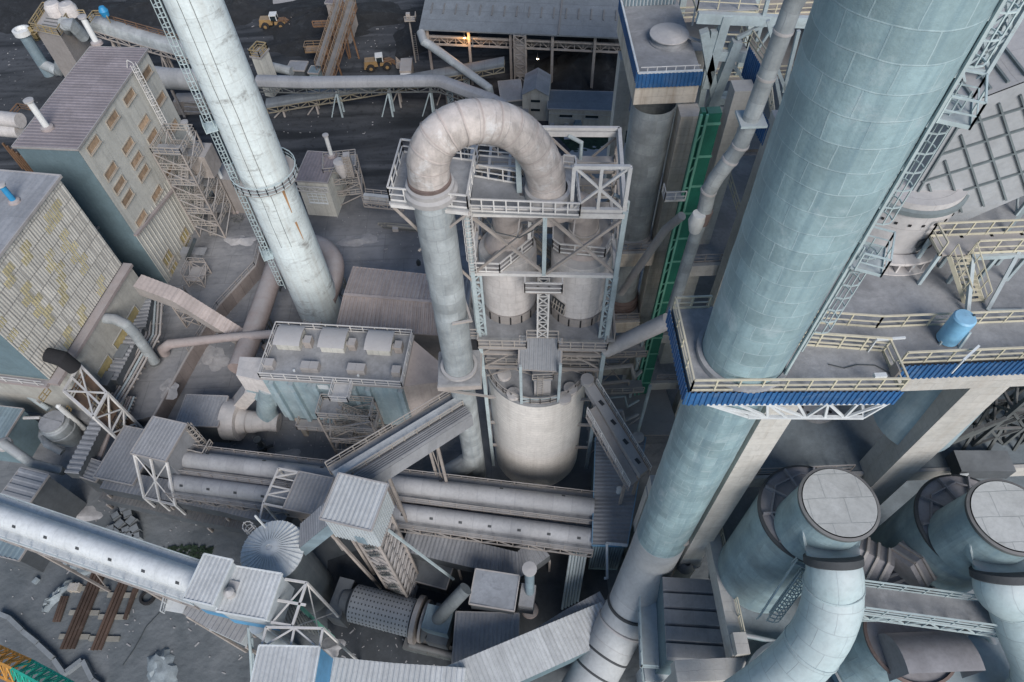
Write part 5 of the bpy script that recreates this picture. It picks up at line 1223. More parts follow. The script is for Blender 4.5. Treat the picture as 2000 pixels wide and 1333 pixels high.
m = MB(); c = P(466, 430, UZ)
for k in range(9):
    a_ = k * .7; m.bar(c + V((math.cos(a_) * .9, math.sin(a_) * .9, .05)), c + V((math.cos(a_ + 2.2) * 1.1, math.sin(a_ + 2.2) * 1.1, .5)), .12)
one('scrap_heap', m, 'frame_dark', 'heap of bent scrap bars on the yard below the stair tower', 'scrap')
# block wedged between the halls
q_ = R3((186, 447), (232, 405), (196, 372), 15)
house('link_house', 'small dark blue-grey block wedged between the two halls with a yellow window', 'building', None, None, None, 15, UZ, 'wall_blue', 'roof_mauve', .6, quad=q_, trim='trim')
m = MB(); a, b = P(190, 455, 9), P(275, 530, 4); m.pipe([a, b], .5, 12); one('sloping_pipe', m, 'frame_dark', 'dark sloping pipe in the alley between the two halls', 'pipe')
# --- big corrugated hall with yellow sheets
LZ = 13.4; RB, LB = P(240, 520, LZ), P(99, 745, LZ)
AZ = hz(103, 352, RB)
ex = (LB - RB).normalized(); nx = V((-ex.y, ex.x, 0))
if nx.x < 0: nx = -nx
t = T('sheet_hall', 'large hall with a grid of grey and yellow corrugated sheets above a concrete base', 'building', at((RB + LB) / 2, UZ))
Lw = (LB - RB).length; dp = 17
qa = [RB, LB, LB - nx * dp, RB - nx * dp]
MB().prism(qa, LZ + .4, AZ).build('wall', 'wall_blue', t)
m = MB(); zt = AZ - .1
k = int(Lw / .42); ts = []
for i in range(k):
    for f, g in ((0, 0), (.36, 0), (.5, 1), (.86, 1)): ts.append(((i + f) / k, g))
ts.append((1, 0))
zs = [LZ + .45 + (zt - LZ - .45) * j / 1 for j in range(2)]
m.grid([[at(RB.lerp(LB, u) + nx * (.06 + .035 * g), z) for u, g in ts] for z in zs], lambda i, j: (ts[j][0] * Lw, i * (zt - LZ)))
m.build('sheet_cladding', 'sheet_wall', t)
yel = [(110, 410), (93, 428), (130, 455), (60, 473), (150, 480), (92, 505), (172, 505), (118, 535), (16, 540), (46, 572), (200, 540), (132, 558), (72, 600), (92, 620), (162, 595), (8, 620), (30, 655), (50, 672), (128, 650)]
for wx, wy in yel:
    c = on_face(wx, wy, RB + nx * .2, LB + nx * .2)
    u0 = round((c - RB).dot(ex) / 1.75 - .5) * 1.75; v0 = round((c.z - LZ - .45) / 1.1 - .5) * 1.1 + LZ + .45; m = MB()
    for ox, oz in ((0, 0), (.875, -1.1)):
        if u0 + ox + 1.7 > Lw or u0 + ox < 0: continue
        tt = []
        for i in range(4):
            for f, g in ((0, 0), (.36, 0), (.5, 1), (.86, 1)): tt.append(((i + f) / 4, g))
        tt.append((1, 0)); o = at(RB + ex * (u0 + ox + .05), max(LZ + .5, v0 + oz)); rows = [[o + ex * 1.65 * u + nx * (.075 + .035 * g) + V((0, 0, z)) for u, g in tt] for z in (0, 1.05)]
        m.grid(rows, lambda i, j: (tt[j][0] * 2 + wx, i * 1.7 + wy))
    m.build('yellow_sheet', 'sheet_yellow', t)
rq = grow([at(p, AZ + .12) for p in qa], .3)
m = MB(); m.sheet(rq[1], rq[2], up(rq[3], .0), rq[0], .8, .02); m.build('roof', 'roof_grey', t)
m = MB()
for i in range(4): m.bar(up(rq[i], -.1), up(rq[(i + 1) % 4], -.1), .18, .35)
m.build('roof_trim', 'trim', t)
m = MB(); m.obox(RB - ex * .4 + V((0, 0, -.25)), LB - RB + ex * .8, nx * 1.3, V((0, 0, .5))); m.obox(LB + ex * .05 - nx * 12 + V((0, 0, -.3)), nx * 12, ex * .9, V((0, 0, .5))); m.build('ledge', 'pipe_pink', t)
q2 = [RB + nx * 1.0 - ex * .2, LB + nx * 1.0 - ex * 1.5, LB - nx * dp - ex * 1.5, RB - nx * dp - ex * .2]
MB().prism(q2, 0, LZ - .3).build('base_wall', 'wall_concrete', t)
for wx, wy, pm in ((236, 662, 'window_yellow'), (205, 718, 'window_yellow'), (258, 620, 'window_yellow')):
    c = on_face(wx, wy, q2[0], q2[1]); window(t, c, ex, nx, 3.2, 1.7, 'wall_concrete', pm)
for wx, wy in ((228, 685), (198, 738)):
    c = on_face(wx, wy, q2[0], q2[1]); m = MB(); m.obox(c - ex * 1.1, ex * 2.2, nx * 1.4, V((0, 0, -2.2))); m.build('hood', 'wall_dark', t)
c = on_face(103, 702, RB + nx, LB + nx); m = MB(); m.pipe([c + V((0, 0, 1)) - nx * .2, c + V((0, 0, .4)) + nx * 1.5, c + V((0, 0, -1.6)) + nx * 2.0], [.9, 1.0, .9], 14); m.build('exhaust_hood', 'black_gap', t)
m = MB()
for k in range(7): a_ = LB - nx * (1 + 2.2 * k) + ex * .9; m.bar(at(a_, LZ + .2), at(a_, LZ + 1.3), .08)
m.bar(at(LB + ex * .9, LZ + 1.3), at(LB - nx * 15 + ex * .9, LZ + 1.3), .08); m.bar(at(LB + ex * .9, LZ + .7), at(LB - nx * 15 + ex * .9, LZ + .7), .08); m.build('railing', 'rail_white', t)
vent(5, 360, 30, 396, AZ, .35, 'bright blue vent pipe on the big grey corrugated roof', 'vent_blue')
# elbow duct leaving the concrete base
a = on_face(205, 622, q2[0], q2[1]); pts = [a, a + nx * 1.5, P(246, 634, a.z - .1), P(262, 650, a.z - 1.5), P(303, 708, 3.4)]
t = T('elbow_pipe', 'pale elbow pipe leaving the concrete base wall of the sheet hall', 'pipe', at(a, 3))
MB().pipe(pts, .72, 22).build('pipe', 'duct_clad', t)
m = MB(); m.pipe([pts[-1] + (pts[-2] - pts[-1]).normalized() * .3, pts[-1]], .82, 22); m.build('end_collar', 'frame_dark', t)
m = MB(); m.pipe([P(322, 690, 3.0), P(318, 682, 4.2), P(332, 672, 5.4), P(440, 660, 6.6), P(542, 652, 8.0)], [.75, .75, .72, .62, .6], 22)
one('long_pipe', m, 'pipe_pink', 'long pinkish horizontal pipe running to the filter house', 'pipe')
m = MB(); m.bar(P(322, 690, .1), P(322, 690, 3.0), .3); m.bar(P(460, 690, .1), P(462, 664, 6.2), .25); one('pipe_stand', m, 'frame_dust', 'thin stand carrying the long pinkish pipe', 'stand')
# covered gallery from the hall
t = T('gallery', 'pinkish covered gallery sloping down from the alley between the halls over the retaining wall', 'gallery', P(350, 580, 6))
gz = [(268, 548, 14.5), (345, 577, 12.5), (470, 655, 5.0)]
g = [P(*v) for v in gz]
for (a, b, w_) in ((g[0], g[1], 2.2), (g[1], g[2], 2.2)):
    h = V(((b - a).x, (b - a).y, 0)).normalized(); sd = V((-h.y, h.x, 0)); m = MB(); m.sheet(a - sd * w_ / 2, b - sd * w_ / 2, b + sd * w_ / 2, a + sd * w_ / 2, .6, .05); m.build('roof', 'roof_pink', t)
    m = MB(); m.obox(a - sd * w_ / 2 * .92 + V((0, 0, -2.0)), sd * w_ * .92, b - a, V((0, 0, 1.9))); m.build('wall', 'wall_dust', t)
m = MB(); c = P(365, 640, UZ); m.ltower([c, c + V((2, .3, 0)), c + V((1.7, 2.3, 0)), c + V((-.3, 2, 0))], UZ, 9.5, 3, .2); m.build('support', 'frame_dust', t)
# pipe rack down the slope
def pipes_run(name, label, pts, n_, gap, r_, mt, cat='pipe rack'):
    t = T(name, label, cat, at(pts[0], max(0, pts[0].z - 2)))
    for k in range(n_):
        q_ = []
        for i, p in enumerate(pts):
            d = pts[min(i + 1, len(pts) - 1)] - pts[max(i - 1, 0)]; s_ = V((-d.y, d.x, 0)).normalized(); q_.append(p + s_ * gap * (k - (n_ - 1) / 2) + V((0, 0, .05 * (k % 2))))
        m = MB(); m.pipe(q_, r_, 8); m.build('pipe', mt if k % 3 else 'frame_pale', t)
    m = MB(); d = pts[-1] - pts[0]; s_ = V((-d.y, d.x, 0)).normalized(); w_ = gap * n_ / 2
    for i in range(9):
        p = pts[0].lerp(pts[-1], i / 8) if len(pts) == 2 else pts[min(int(i / 8 * (len(pts) - 1)), len(pts) - 2)].lerp(pts[min(int(i / 8 * (len(pts) - 1)), len(pts) - 2) + 1], i / 8 * (len(pts) - 1) % 1)
        m.bar(p - s_ * w_ + V((0, 0, -.3)), p + s_ * w_ + V((0, 0, -.3)), .18); m.bar(at(p, 0), p + V((0, 0, -.3)), .2)
    m.build('support', 'frame_dust', t); return t
pipes_run('pipe_rack', 'bundle of parallel grey pipes running down beside the sheet hall base', [P(292, 560, 6), P(285, 655, 6), P(238, 738, 5.5), P(200, 800, 5)], 9, .5, .16, 'frame_dust')
t = T('ribbed_walkway', 'narrow ribbed steel cover running down along the sheet hall base', 'gallery', P(200, 760, 3))
for a, b in ((P(268, 640, 7), P(215, 742, 7)), (P(210, 785, 6.5), P(140, 925, 6.5)), (P(284, 585, 7.2), P(272, 640, 7.2))):
    h = V(((b - a).x, (b - a).y, 0)).normalized(); sd = V((-h.y, h.x, 0)); m = MB(); m.sheet(a - sd * .95, b - sd * .95, b + sd * .95, a + sd * .95, .7, .14); m.build('roof', 'roof_grey', t)
    m = MB(); m.obox(a - sd * .85 + V((0, 0, -1.6)), sd * 1.7, b - a, V((0, 0, 1.5))); m.build('wall', 'wall_dark', t)
pipes_run('pipe_rack', 'bundle of pinkish pipes beside the red steel trough below the sheet hall', [P(245, 775, 4), P(222, 830, 4)], 7, .4, .14, 'pipe_pink')
m = MB(); a, b = P(236, 765, 5), P(188, 900, 4); m.bar(a, b, 1.2, .3); one('pipe_trough', m, 'pipe_pink', 'pink steel trough next to the ribbed steel cover', 'trough')
# white lattice stair tower
c = P(158, 765, 8); ca = [P(155, 712, 12), P(209, 768, 12), P(183, 815, 12), P(125, 764, 12)]
t = T('lattice_tower', 'white lattice tower with rusty stairs inside at the corner of the sheet hall', 'tower', at(c, 0))
m = MB(); m.ltower(ca, 0, 12, 3, .3, .18)
m.poly([at(p, 12) for p in ca] + [at(ca[0], 12)], .3); m.bar(at(ca[0], 12), at(ca[2], 12), .18); m.bar(at(ca[1], 12), at(ca[3], 12), .18); m.bar(at(ca[0].lerp(ca[3], .5), 12), at(ca[1].lerp(ca[2], .5), 12), .25); m.build('frame', 'rail_white', t)
for z, f in ((10.5, 0), (8, 1), (5.5, 0), (3, 1)):
    m = MB(); m.prism([ca[0].lerp(ca[1], .1 + .35 * f), ca[0].lerp(ca[1], .55 + .35 * f), ca[3].lerp(ca[2], .55 + .35 * f), ca[3].lerp(ca[2], .1 + .35 * f)], z - .1, z); m.rail([at(ca[0].lerp(ca[1], .1), z), at(ca[3].lerp(ca[2], .1), z), at(ca[3].lerp(ca[2], .9), z)], 1.1, .09, 1.2); m.build('landing', 'frame_rust', t)
    m = MB(); mid0, mid1 = ca[0].lerp(ca[3], .5), ca[1].lerp(ca[2], .5); m.stair(at(mid0.lerp(mid1, .15 if f else .85), z - 2.4), at(mid0.lerp(mid1, .75 if f else .25), z), 1.0, ca[3] - ca[0]); m.build('flight', 'rail_yellow' if f == 0 else 'frame_rust', t)
m = MB(); m.rail([P(108, 748, 12), P(133, 705, 12), P(142, 710, 12)], 1.1, .1, 1.0); m.rail([P(85, 785, 10), P(100, 765, 10)], 1.1, .1, 1.0); m.rail([P(140, 800, 5), P(132, 820, 4)], 1.1, .1, 1.0); m.build('railing', 'rail_yellow', t)
# dust cyclone vessel
c = P(128, 846, 2.0); zt = hz(99, 826, c)
t = T('dust_vessel', 'round grey dust collector vessel with a flat lid and side pipe', 'vessel', at(c, 0))
MB().lathe(at(c, 0), [(1.2, 0), (1.9, 2.2), (1.9, 3.0), (2.0, 3.05), (2.0, 3.3), (1.9, 3.4), (1.9, 4.6), (1.55, 5.0), (1.55, zt)], 36).build('body', 'duct_clad', t)
m = MB(); m.lathe(at(c, zt), [(1.55, 0), (1.65, .02), (1.65, .15), (.01, .3)], 36); m.bar(at(c, zt + .26) + V((-1.5, .6, 0)), at(c, zt + .26) + V((1.5, -.3, 0)), .1); m.build('lid', 'roof_grey', t)
m = MB(); m.pipe([P(84, 842, zt - 1.5), P(82, 852, zt - 2.2), P(92, 868, 3.4), P(122, 884, 2.6)], [.5, .5, .5, .45], 16); m.build('side_pipe', 'duct_clad', t)
t = T('curved_duct', 'grey jointed duct with round cap crossing at the left edge', 'duct', P(10, 872, 4))
m = MB(); m.pipe([P(6, 866, 9.0), P(40, 890, 8.0), P(62, 905, 6.4), P(115, 918, 4.8), P(122, 922, 3)], [.6, .6, .6, .55, .5], 18); m.build('pipe', 'duct_clad', t)
m = MB(); q_ = P(8, 868, 8.6); m.lathe(q_, [(.7, -.6), (.95, -.3), (.95, .2), (.5, .6), (.01, .7)], 18); m.build('cap', 'hood', t)
m = MB(); m.pipe([P(-20, 720, 6), P(38, 762, 5), P(95, 800, 3.5)], .35, 10); one('drain_pipe', m, 'frame_pale', 'thin pale pipe bending at the left edge below the sheet hall', 'pipe')
m = MB(); m.pipe([P(-20, 818, 5), P(78, 816, 5)], .22, 10); one('thin_pipe', m, 'rail_white', 'thin straight pale pipe running to the dust collector vessel', 'pipe')
m = MB(); m.lathe(P(125, 803, 6), [(.35, -5), (.35, 1.4), (.01, 1.7)], 12); one('white_cap_pipe', m, 'white_paint', 'short white capped pipe behind the dust collector vessel', 'pipe')
house('lean_shed', 'blue-grey shed roof at the left edge beside the dust collector', 'shed', (-40, 790), (44, 800), (14, 870), 6, 0, 'wall_blue', 'roof_blue', .55, 0, .1)
house('rib_shed', 'grey ridged shed roof above the white tube conveyor at left edge', 'shed', (-10, 985), (44, 1000), (78, 925), 9, 0, 'wall_dark', 'roof_grey', .9, 1, .1, amp=.12)
house('rib_shed', 'smaller pale ridged shed roof next to the left edge shed', 'shed', (40, 998), (62, 985), (98, 935), 8.4, 0, 'wall_dark', 'roof_grey', .9, 0, .1, amp=.12)
house('rib_shed', 'low blue ridged roof underneath the white tube conveyor at left', 'shed', (-20, 1080), (36, 1094), (58, 1062), 5, 0, 'wall_dark', 'roof_blue', .7, 0, .1, amp=.1)
m = MB(); m.rail([P(0, 760, 1), P(60, 790, 1)], 1.0, .1, 1.5); m.rail([P(80, 790, 4), P(108, 760, 4)], 1.0, .1, 1); one('yard_railing', m, 'rail_dust', 'dusty railing in the corner below the sheet hall', 'railing')
m = MB(); c = P(303, 668, 1.5)
m.lathe(P(306, 655, .2), [(.9, 0), (.95, 1.6), (.6, 2.1), (.01, 2.3)], 20); one('green_tank', m, 'green_frame', 'small pale green tank below the covered gallery', 'tank')
t = T('equipment_skid', 'dusty machine skid with pipes under the covered gallery', 'machine', P(330, 650, 0))
for k in range(7): m = MB(); c = P(318 + 7 * k, 618 + (k * 37) % 40, 0); m.cbox(c, e, 1.0 + .3 * (k % 3), 1.2, .8 + .4 * (k % 4)); m.build('unit', 'frame_dust' if k % 2 else 'frame_dark', t)
for k in range(5): m = MB(); m.pipe([P(310, 640 + 8 * k, 1.0), P(355, 610 + 9 * k, 1.4)], .14, 8); m.build('pipe', 'frame_pale', t)
# ================================================================ white chimney
CB = P(632, 618, 0)
t = T('chimney', 'tall white weathered concrete chimney with rust streak, caged ladder and ring balcony', 'chimney', CB)
def crad(z): return 3.35 - .0128 * z
MB().lathe(CB, [(crad(z), z) for z in (0, 10, 20, 30, 40, 50, 60, 75)], 64).build('shaft', 'chimney_white', t)
zr = hz(518, 342, CB)
r = crad(zr)
m = MB(); m.lathe(CB, [(r - .05, zr - .05), (r + 1.05, zr - .05), (r + 1.05, zr + .05), (r - .05, zr + .06)], 48)
for k in range(20):
    a = 2 * math.pi * k / 20; d = V((math.cos(a), math.sin(a), 0)); m.bar(at(CB + d * r, zr - .9), at(CB + d * (r + 1.0), zr - .06), .09)
m.build('balcony', 'frame_dust', t)
m = MB(); m.rail([at(CB + V((math.cos(2 * math.pi * k / 24), math.sin(2 * math.pi * k / 24), 0)) * (r + 1.0), zr) for k in range(24)], 1.2, .09, 1.2, 1, True); m.build('railing', 'rail_pale', t)
dl = V((-.92, -.38, 0)).normalized()
for z0, z1 in ((9, zr + .8), (zr + .2, 37), (37, 56)):
    b0 = at(CB + dl * (crad(z0) + .25), z0); b1 = at(CB + dl * (crad(z1) + .25), z1)
    m = MB(); m.ladder(b0, b1, (dl.x, dl.y), .7, .5, .5, 1.0, .09, 1.0); m.build('ladder', 'rail_pale', t)
sd = V((-dl.y, dl.x, 0))
for z in (16, 37):
    b0 = at(CB + dl * crad(z), z); m = MB(); m.obox(b0 - sd * 1.0, sd * 2.0, dl * 1.3, V((0, 0, .1))); m.rail([b0 - sd + dl * 1.3, b0 + sd + dl * 1.3], 1.1, .09, 1.0); m.build('rest_platform', 'rail_pale', t)
m = MB()
for a in (math.radians(262), math.radians(286)):
    d = V((math.cos(a), math.sin(a), 0)); pts = [at(CB + d * (crad(z) + .03) + V((.05 * math.sin(z), 0, 0)), z) for z in range(19, 75, 4)]; m.poly(pts, .04)
m.build('conductor_wire', 'frame_dark', t)
a = math.radians(318); d = V((math.cos(a), math.sin(a), 0)); s_ = V((-d.y, d.x, 0)); m = MB()
for z0, z1, w0, w1, o in ((zr - 4.6, zr - .1, .05, .22, 0), (zr - 9.5, zr - 6.2, .04, .15, .1)):
    p0, p1 = at(CB + d * (crad(z0) + .015), z0), at(CB + d * (crad(z1) + .015), z1); m.face([p0 - s_ * w0 + s_ * o, p0 + s_ * w0 + s_ * o, p1 + s_ * w1, p1 - s_ * w1])
mat('rust_streak', (.38, .22, .11), .9, .3); m.build('rust_streak', 'rust_streak', t)
m = MB(); d = V((-.2, -1, 0)).normalized(); s_ = V((-d.y, d.x, 0)); c = CB + d * 2.4; m.obox(c - s_ * 1.4, s_ * 2.8, d * 2.2, V((0, 0, 2.8))); m.build('base_porch', 'concrete_tan', t)
m = MB(); m.obox(c + d * 2.2 - s_ * .6, s_ * 1.2, d * .05, V((0, 0, 2.1))); m.build('door', 'pipe_pink', t)
# flue loop
pts = [P(466, 722, 6), P(498, 640, 6), P(540, 515, 6), P(560, 488, 6), P(600, 474, 6), P(634, 482, 6), P(655, 510, 6), P(652, 545, 5.5), P(636, 588, 5)]
end_ = [P(592, 652, 3), P(560, 664, 3), P(520, 690, 3)]
for _ in range(2):
    q = [pts[0]]
    for a, b in zip(pts, pts[1:]): q += [a.lerp(b, .25), a.lerp(b, .75)]
    q.append(pts[-1]); pts = q
t = T('flue_duct', 'thick dusty brown flue duct looping round the foot of the white chimney', 'duct', at(P(540, 515, 6), 0))
MB().pipe(pts, 1.5, 32).build('duct', 'flue_dust', t) if mat('flue_dust', (.29, .235, .22), .85, .14, DUST, .6, panel=(60, 3), seam=(.2, .16, .15), seam_w=.03, pvar=.06) else 0
MB().pipe(end_, 1.3, 24).build('duct', 'flue_dust', t)
m = MB()
for x, y in ((540, 515), (654, 540), (505, 620)):
    c = P(x, y, 6)
    for dx in (-1.1, 1.1):
        for dy in (-.5, .5): m.bar(V((c.x + dx, c.y + dy, 0)), V((c.x + dx, c.y + dy, 4.9)), .22)
    m.xpanel(V((c.x - 1.1, c.y - .5, 0)), V((c.x + 1.1, c.y - .5, 0)), V((c.x + 1.1, c.y - .5, 4.6)), V((c.x - 1.1, c.y - .5, 4.6)), .15, False)
m.build('support', 'frame_dark', t)
# ================================================================ bag filter house
FZ = 16.0
t, q = house('filter_house', 'long dusty filter house with three humped housings and railing on its flat roof', 'filter house', (510, 738), (785, 756), (803, 656), FZ, 6.2, 'wall_teal', 'deck_dust', 60, 0, .12, amp=.01)
filt = t; a, b, c, d = q; e = (b - a).normalized(); n = V((e.y, -e.x, 0)); L = (b - a).length
m = MB(); g = grow(q, .05); m.rail([at(p, FZ + .05) for p in g], 1.15, .1, 1.6, 1, True); m.build('railing', 'rail_white', t)
for k in range(7):
    u = (.05, .19, .33, .36, .64, .74, .97)[k]
    m = MB(); p = a.lerp(b, u) + n * .02; m.obox(at(p, 6.4), e * .55, n * .5, V((0, 0, FZ - 6.9))); m.build('wall_rib', 'wall_teal', t)
m = MB(); p = a.lerp(b, .37) + n * .05; m.obox(at(p, FZ - 1.6), e * 1.7, n * .06, V((0, 0, .9))); m.build('sign_plate', 'trim_white', t)
for px, py in ((571, 668), (656, 673), (745, 678)):
    m = MB(); ctr = P(px, py, FZ); rows = []
    for k in range(13):
        ang = math.pi * (k / 12); y = -1.5 + 3.0 * k / 12; z = 1.35 + .34 * math.sin(ang) ** .7
        rows.append([at(ctr + n * -y - e * 1.65, FZ + z), at(ctr + n * -y + e * 1.65, FZ + z)])
    m.grid(rows, lambda i, j: (j * 3.3, i * .3)); hs = m.build('fan_housing', 'hood', t)
    m = MB(); m.cbox(at(ctr, FZ + .05), e, 2.9, 2.6, 1.25); m.build('housing_box', 'wall_green', hs)
    m = MB()
    for x in (-1.6, 1.6):
        pts = [at(ctr + e * x + n * -(-1.5 + 3.0 * k / 12), FZ + 1.35 + .34 * math.sin(math.pi * k / 12) ** .7) for k in range(13)]; m.face(pts)
    m.build('housing_end', 'box_grey', hs)
    m = MB(); m.cbox(at(ctr + e * 2.35 + n * .3, FZ + .05), e, .9, 1.1, 1.2); m.pipe([at(ctr + e * 1.6 + n * .2, FZ + .6), at(ctr + e * 2.1 + n * .2, FZ + .6)], .4, 12); m.build('motor', 'frame_dust', hs)
for px, py in ((530, 716), (600, 721), (617, 722), (690, 725), (707, 726), (776, 730)):
    m = MB(); m.cbox(P(px, py, FZ + .04), e, 1.05, 1.05, 1.0); m.build('vent_box', 'box_grey', t)
for px, py in ((575, 725), (700, 735)): m = MB(); m.lathe(P(px, py, FZ), [(.16, 0), (.16, .25), (.01, .3)], 8); m.build('lamp', 'trim_white', t)
m = MB()
for u in (.06, .34, .66, .94):
    for w in (.1, .9): p = a.lerp(b, u).lerp(d.lerp(c, u), w); m.bar(at(p, 0), at(p, 6.2), .6)
m.build('leg', 'concrete_tan', t)
for k in range(4):
    u0, u1 = k / 4 + .01, (k + 1) / 4 - .01; top = [a.lerp(b, u0), a.lerp(b, u1), d.lerp(c, u1), d.lerp(c, u0)]; cc = sum(top, V((0, 0, 0))) / 4
    m = MB(); m.loft([at(cc.lerp(p, .15), 3.2) for p in top], [at(p, 6.15) for p in top]); m.build('ash_hopper', 'wall_blue', t)
# right transition cone and link to the duct leg
r1 = [at(b.lerp(c, .04), 8.0), at(b.lerp(c, .96), 8.0), at(b.lerp(c, .96), 15.6), at(b.lerp(c, .04), 15.6)]
tgt = P(868, 738, 12.5); r2 = [at(tgt + V((0, -1.0, 0)), 10.6), at(tgt + V((0, 1.3, 0)), 10.6), at(tgt + V((0, 1.3, 0)), 13.2), at(tgt + V((0, -1.0, 0)), 13.2)]
m = MB(); m.loft(r1, r2); m.build('inlet_cone', 'cone_dust', t)
m = MB(); r3 = [p + V((3.4, -.4, 0)) for p in r2]; m.loft(r2, r3); m.build('inlet_duct', 'cone_dust', t)
# left plenum
pa = [P(461, 733, 14), P(518, 745, 14), P(528, 700, 14), P(468, 697, 14)]
m = MB(); m.prism(pa, 10.5, 14); m.build('plenum', 'hopper_dust', t)
cc = sum(pa, V((0, 0, 0))) / 4
m = MB(); m.loft([at(cc + V((1.0 * sx - .2, 1.0 * sy, 0)), 6) for sx, sy in ((-1, -1), (1, -1), (1, 1), (-1, 1))], [at(p, 10.45) for p in (pa[0], pa[1], pa[2], pa[3])]); m.build('plenum_cone', 'wall_teal', t)
p0 = at(cc + V((2.0, -1.5, 0)), 9); m = MB(); m.pipe([at(cc + V((1.2, -.8, 0)), 11), P(520, 800, 4.0), P(528, 822, 2.0)], 1.35, 24); m.build('down_duct', 'wall_teal', t)
# stairs in front of the filter house
fo = a.lerp(b, .53)
stair_tower('stair_tower', 'dusty zigzag stair tower at the front wall of the filter house', fo + n * 2.0 + e * 1.2, e, 6.5, 2.6, 0, [3.4, 6.6, 9.9, 13.1])
m = MB(); p = at(fo + n * .1, FZ - .1); m.obox(p, e * 2.2, n * 2.4, V((0, 0, .12))); m.rail([p, p + n * 2.4, p + n * 2.4 + e * 2.2, p + e * 2.2], 1.1, .1, 1.1); one('stair_landing', m, 'rail_white', 'railed landing joining the zigzag stair to the filter house roof', 'landing')
m = MB(); p = at(a + e * 2 - n * 0, 5.8); m.obox(p, e * 11, n * 1.5, V((0, 0, .12))); m.rail([p, p + n * 1.5, p + n * 1.5 + e * 11], 1.0, .09, 1.4); one('service_walkway', m, 'frame_dust', 'low railed walkway along the foot of the filter house wall', 'walkway')
# fan
fc = P(458, 822, 2.6)
t = T('fan', 'big grey snail-shaped fan casing beside the filter house', 'fan', at(fc, 0))
ax = V((1, -.12, 0)).normalized(); m = MB(); rows = []
for sx in (-1.0, 1.0):
    rows.append([fc + ax * sx + V((-ax.y, ax.x, 0)) * (rr * math.cos(an)) + V((0, 0, rr * math.sin(an))) for k in range(33) for an in [2 * math.pi * k / 32] for rr in [2.5 + .5 * (1 - k / 32)]])
m.grid(rows, lambda i, j: (j * .5, i * 2))
for sx, rv in ((0, 1), (1, 0)): m.face(list(reversed(rows[sx][:32])) if rv else rows[sx][:32])
m.build('casing', 'hopper_dust', t)
o = fc + V((-.9, 1.2, 0)); m = MB(); m.loft([at(o + V((0, 0, 0)), 3), at(o + V((2.2, 0, 0)), 3), at(o + V((2.2, 2.2, 0)), 3), at(o + V((0, 2.2, 0)), 3)], [at(cc + V((-2.2, -1.2, 0)), 10), at(cc + V((0, -1.4, 0)), 10), at(cc + V((0, 1, 0)), 10), at(cc + V((-2.2, 1, 0)), 10)]); m.build('outlet', 'hopper_dust', t)
m = MB(); m.pipe([fc + ax * 1.0, fc + ax * 1.6, fc + ax * 3.0, fc + ax * 3.4, P(524, 824, 2.2), P(545, 826, 2)], [1.9, 1.6, 1.5, 1.3, 1.3, 1.3], 28); m.build('inlet', 'hopper_dust', t)
m = MB(); m.pipe([fc + ax * 2.1, fc + ax * 2.25], 1.68, 28, False); m.build('inlet_flange', 'frame_dust', t)
t_, q_ = house('motor_shed', 'small grey ribbed roof shed beside the snail fan', 'shed', (344, 829), (424, 832), (440, 776), 5.0, 0, 'wall_dark', 'roof_grey', .5, 0, .15, amp=.09)
m = MB(); c = P(517, 880, .2); m.lathe(c, [(.35, 0), (.35, 1.2), (.6, 1.25), (.6, 1.4), (.3, 1.45), (.3, 3.0), (.55, 3.05), (.55, 3.3), (.01, 3.4)], 12)
for k in range(4): d_ = V((math.cos(k * 1.57 + .4), math.sin(k * 1.57 + .4), 0)); m.pipe([c + V((0, 0, .5)), c + d_ * 1.3 + V((0, 0, .4))], .2, 8)
one('valve', m, 'valve_dark', 'dark upright valve with four stubs on the yard in front of the fan', 'valve')
# ================================================================ workshop with pink corrugated roof
W = [P(657, 640, 8), P(935, 662, 8), P(932, 598, 9.4), P(672, 576, 9.4)]
W2 = [W[3], W[2], P(940, 548, 8.2), P(690, 522, 8.2)]
t = T('workshop', 'low workshop with a pinkish corrugated ridge roof behind the filter house', 'building', at(W[0].lerp(W2[2], .5), 0))
foot = [W[0], W[1], W2[2], W2[3]]
MB().prism(grow(foot, -.4), 0, 7.6).build('wall', 'wall_dust', t)
m = MB(); m.sheet(W[0], W[1], W[2], W[3], .6, .15); m.build('roof', 'roof_pink', t)
m = MB(); m.sheet(W2[0], W2[1], W2[2], W2[3], .6, .15); m.build('roof', 'roof_pink', t)
m = MB(); m.bar(up(W[3], .12), up(W[2], .12), .5, .16); m.poly([up(p, .02) for p in (W[3], W[0], W[1])], .12, .22); m.poly([up(p, .02) for p in (W[3], W2[3], W2[2])], .12, .22); m.build('roof_trim', 'roof_pink', t)
# ================================================================ cabin and plant between chimney and tower
t, q = house('control_hut', 'grey hut with barred window and lattice eave behind the white chimney', 'hut', (578, 352), (638, 356), (648, 300), 8.0, 0, 'wall_green', 'roof_mauve', .55, 0, .2)
a, b, c, d = q; e2_ = (b - a).normalized(); n2_ = V((e2_.y, -e2_.x, 0))
m = MB(); z = 7.2; m.truss(at(a + n2_ * .6, z - 1), at(b + n2_ * .6, z - 1), at(b + n2_ * .6, z), at(a + n2_ * .6, z), 5, .14); m.build('eave_truss', 'rail_white', t)
w_ = window(t, at(a.lerp(b, .52), 4.2), e2_, n2_, 3.2, 2.0, 'trim_white', 'wall_green')
m = MB()
for k in range(1, 4): p = at(a.lerp(b, .52) + e2_ * (-1.6 + .8 * k) + n2_ * .08, 3.2); m.bar(p, up(p, 2), .1)
for k in range(1, 3): p = at(a.lerp(b, .52) - e2_ * 1.6 + n2_ * .08, 3.2 + .66 * k); m.bar(p, p + e2_ * 3.2, .1)
m.build('window_bar', 'trim_white', w_)
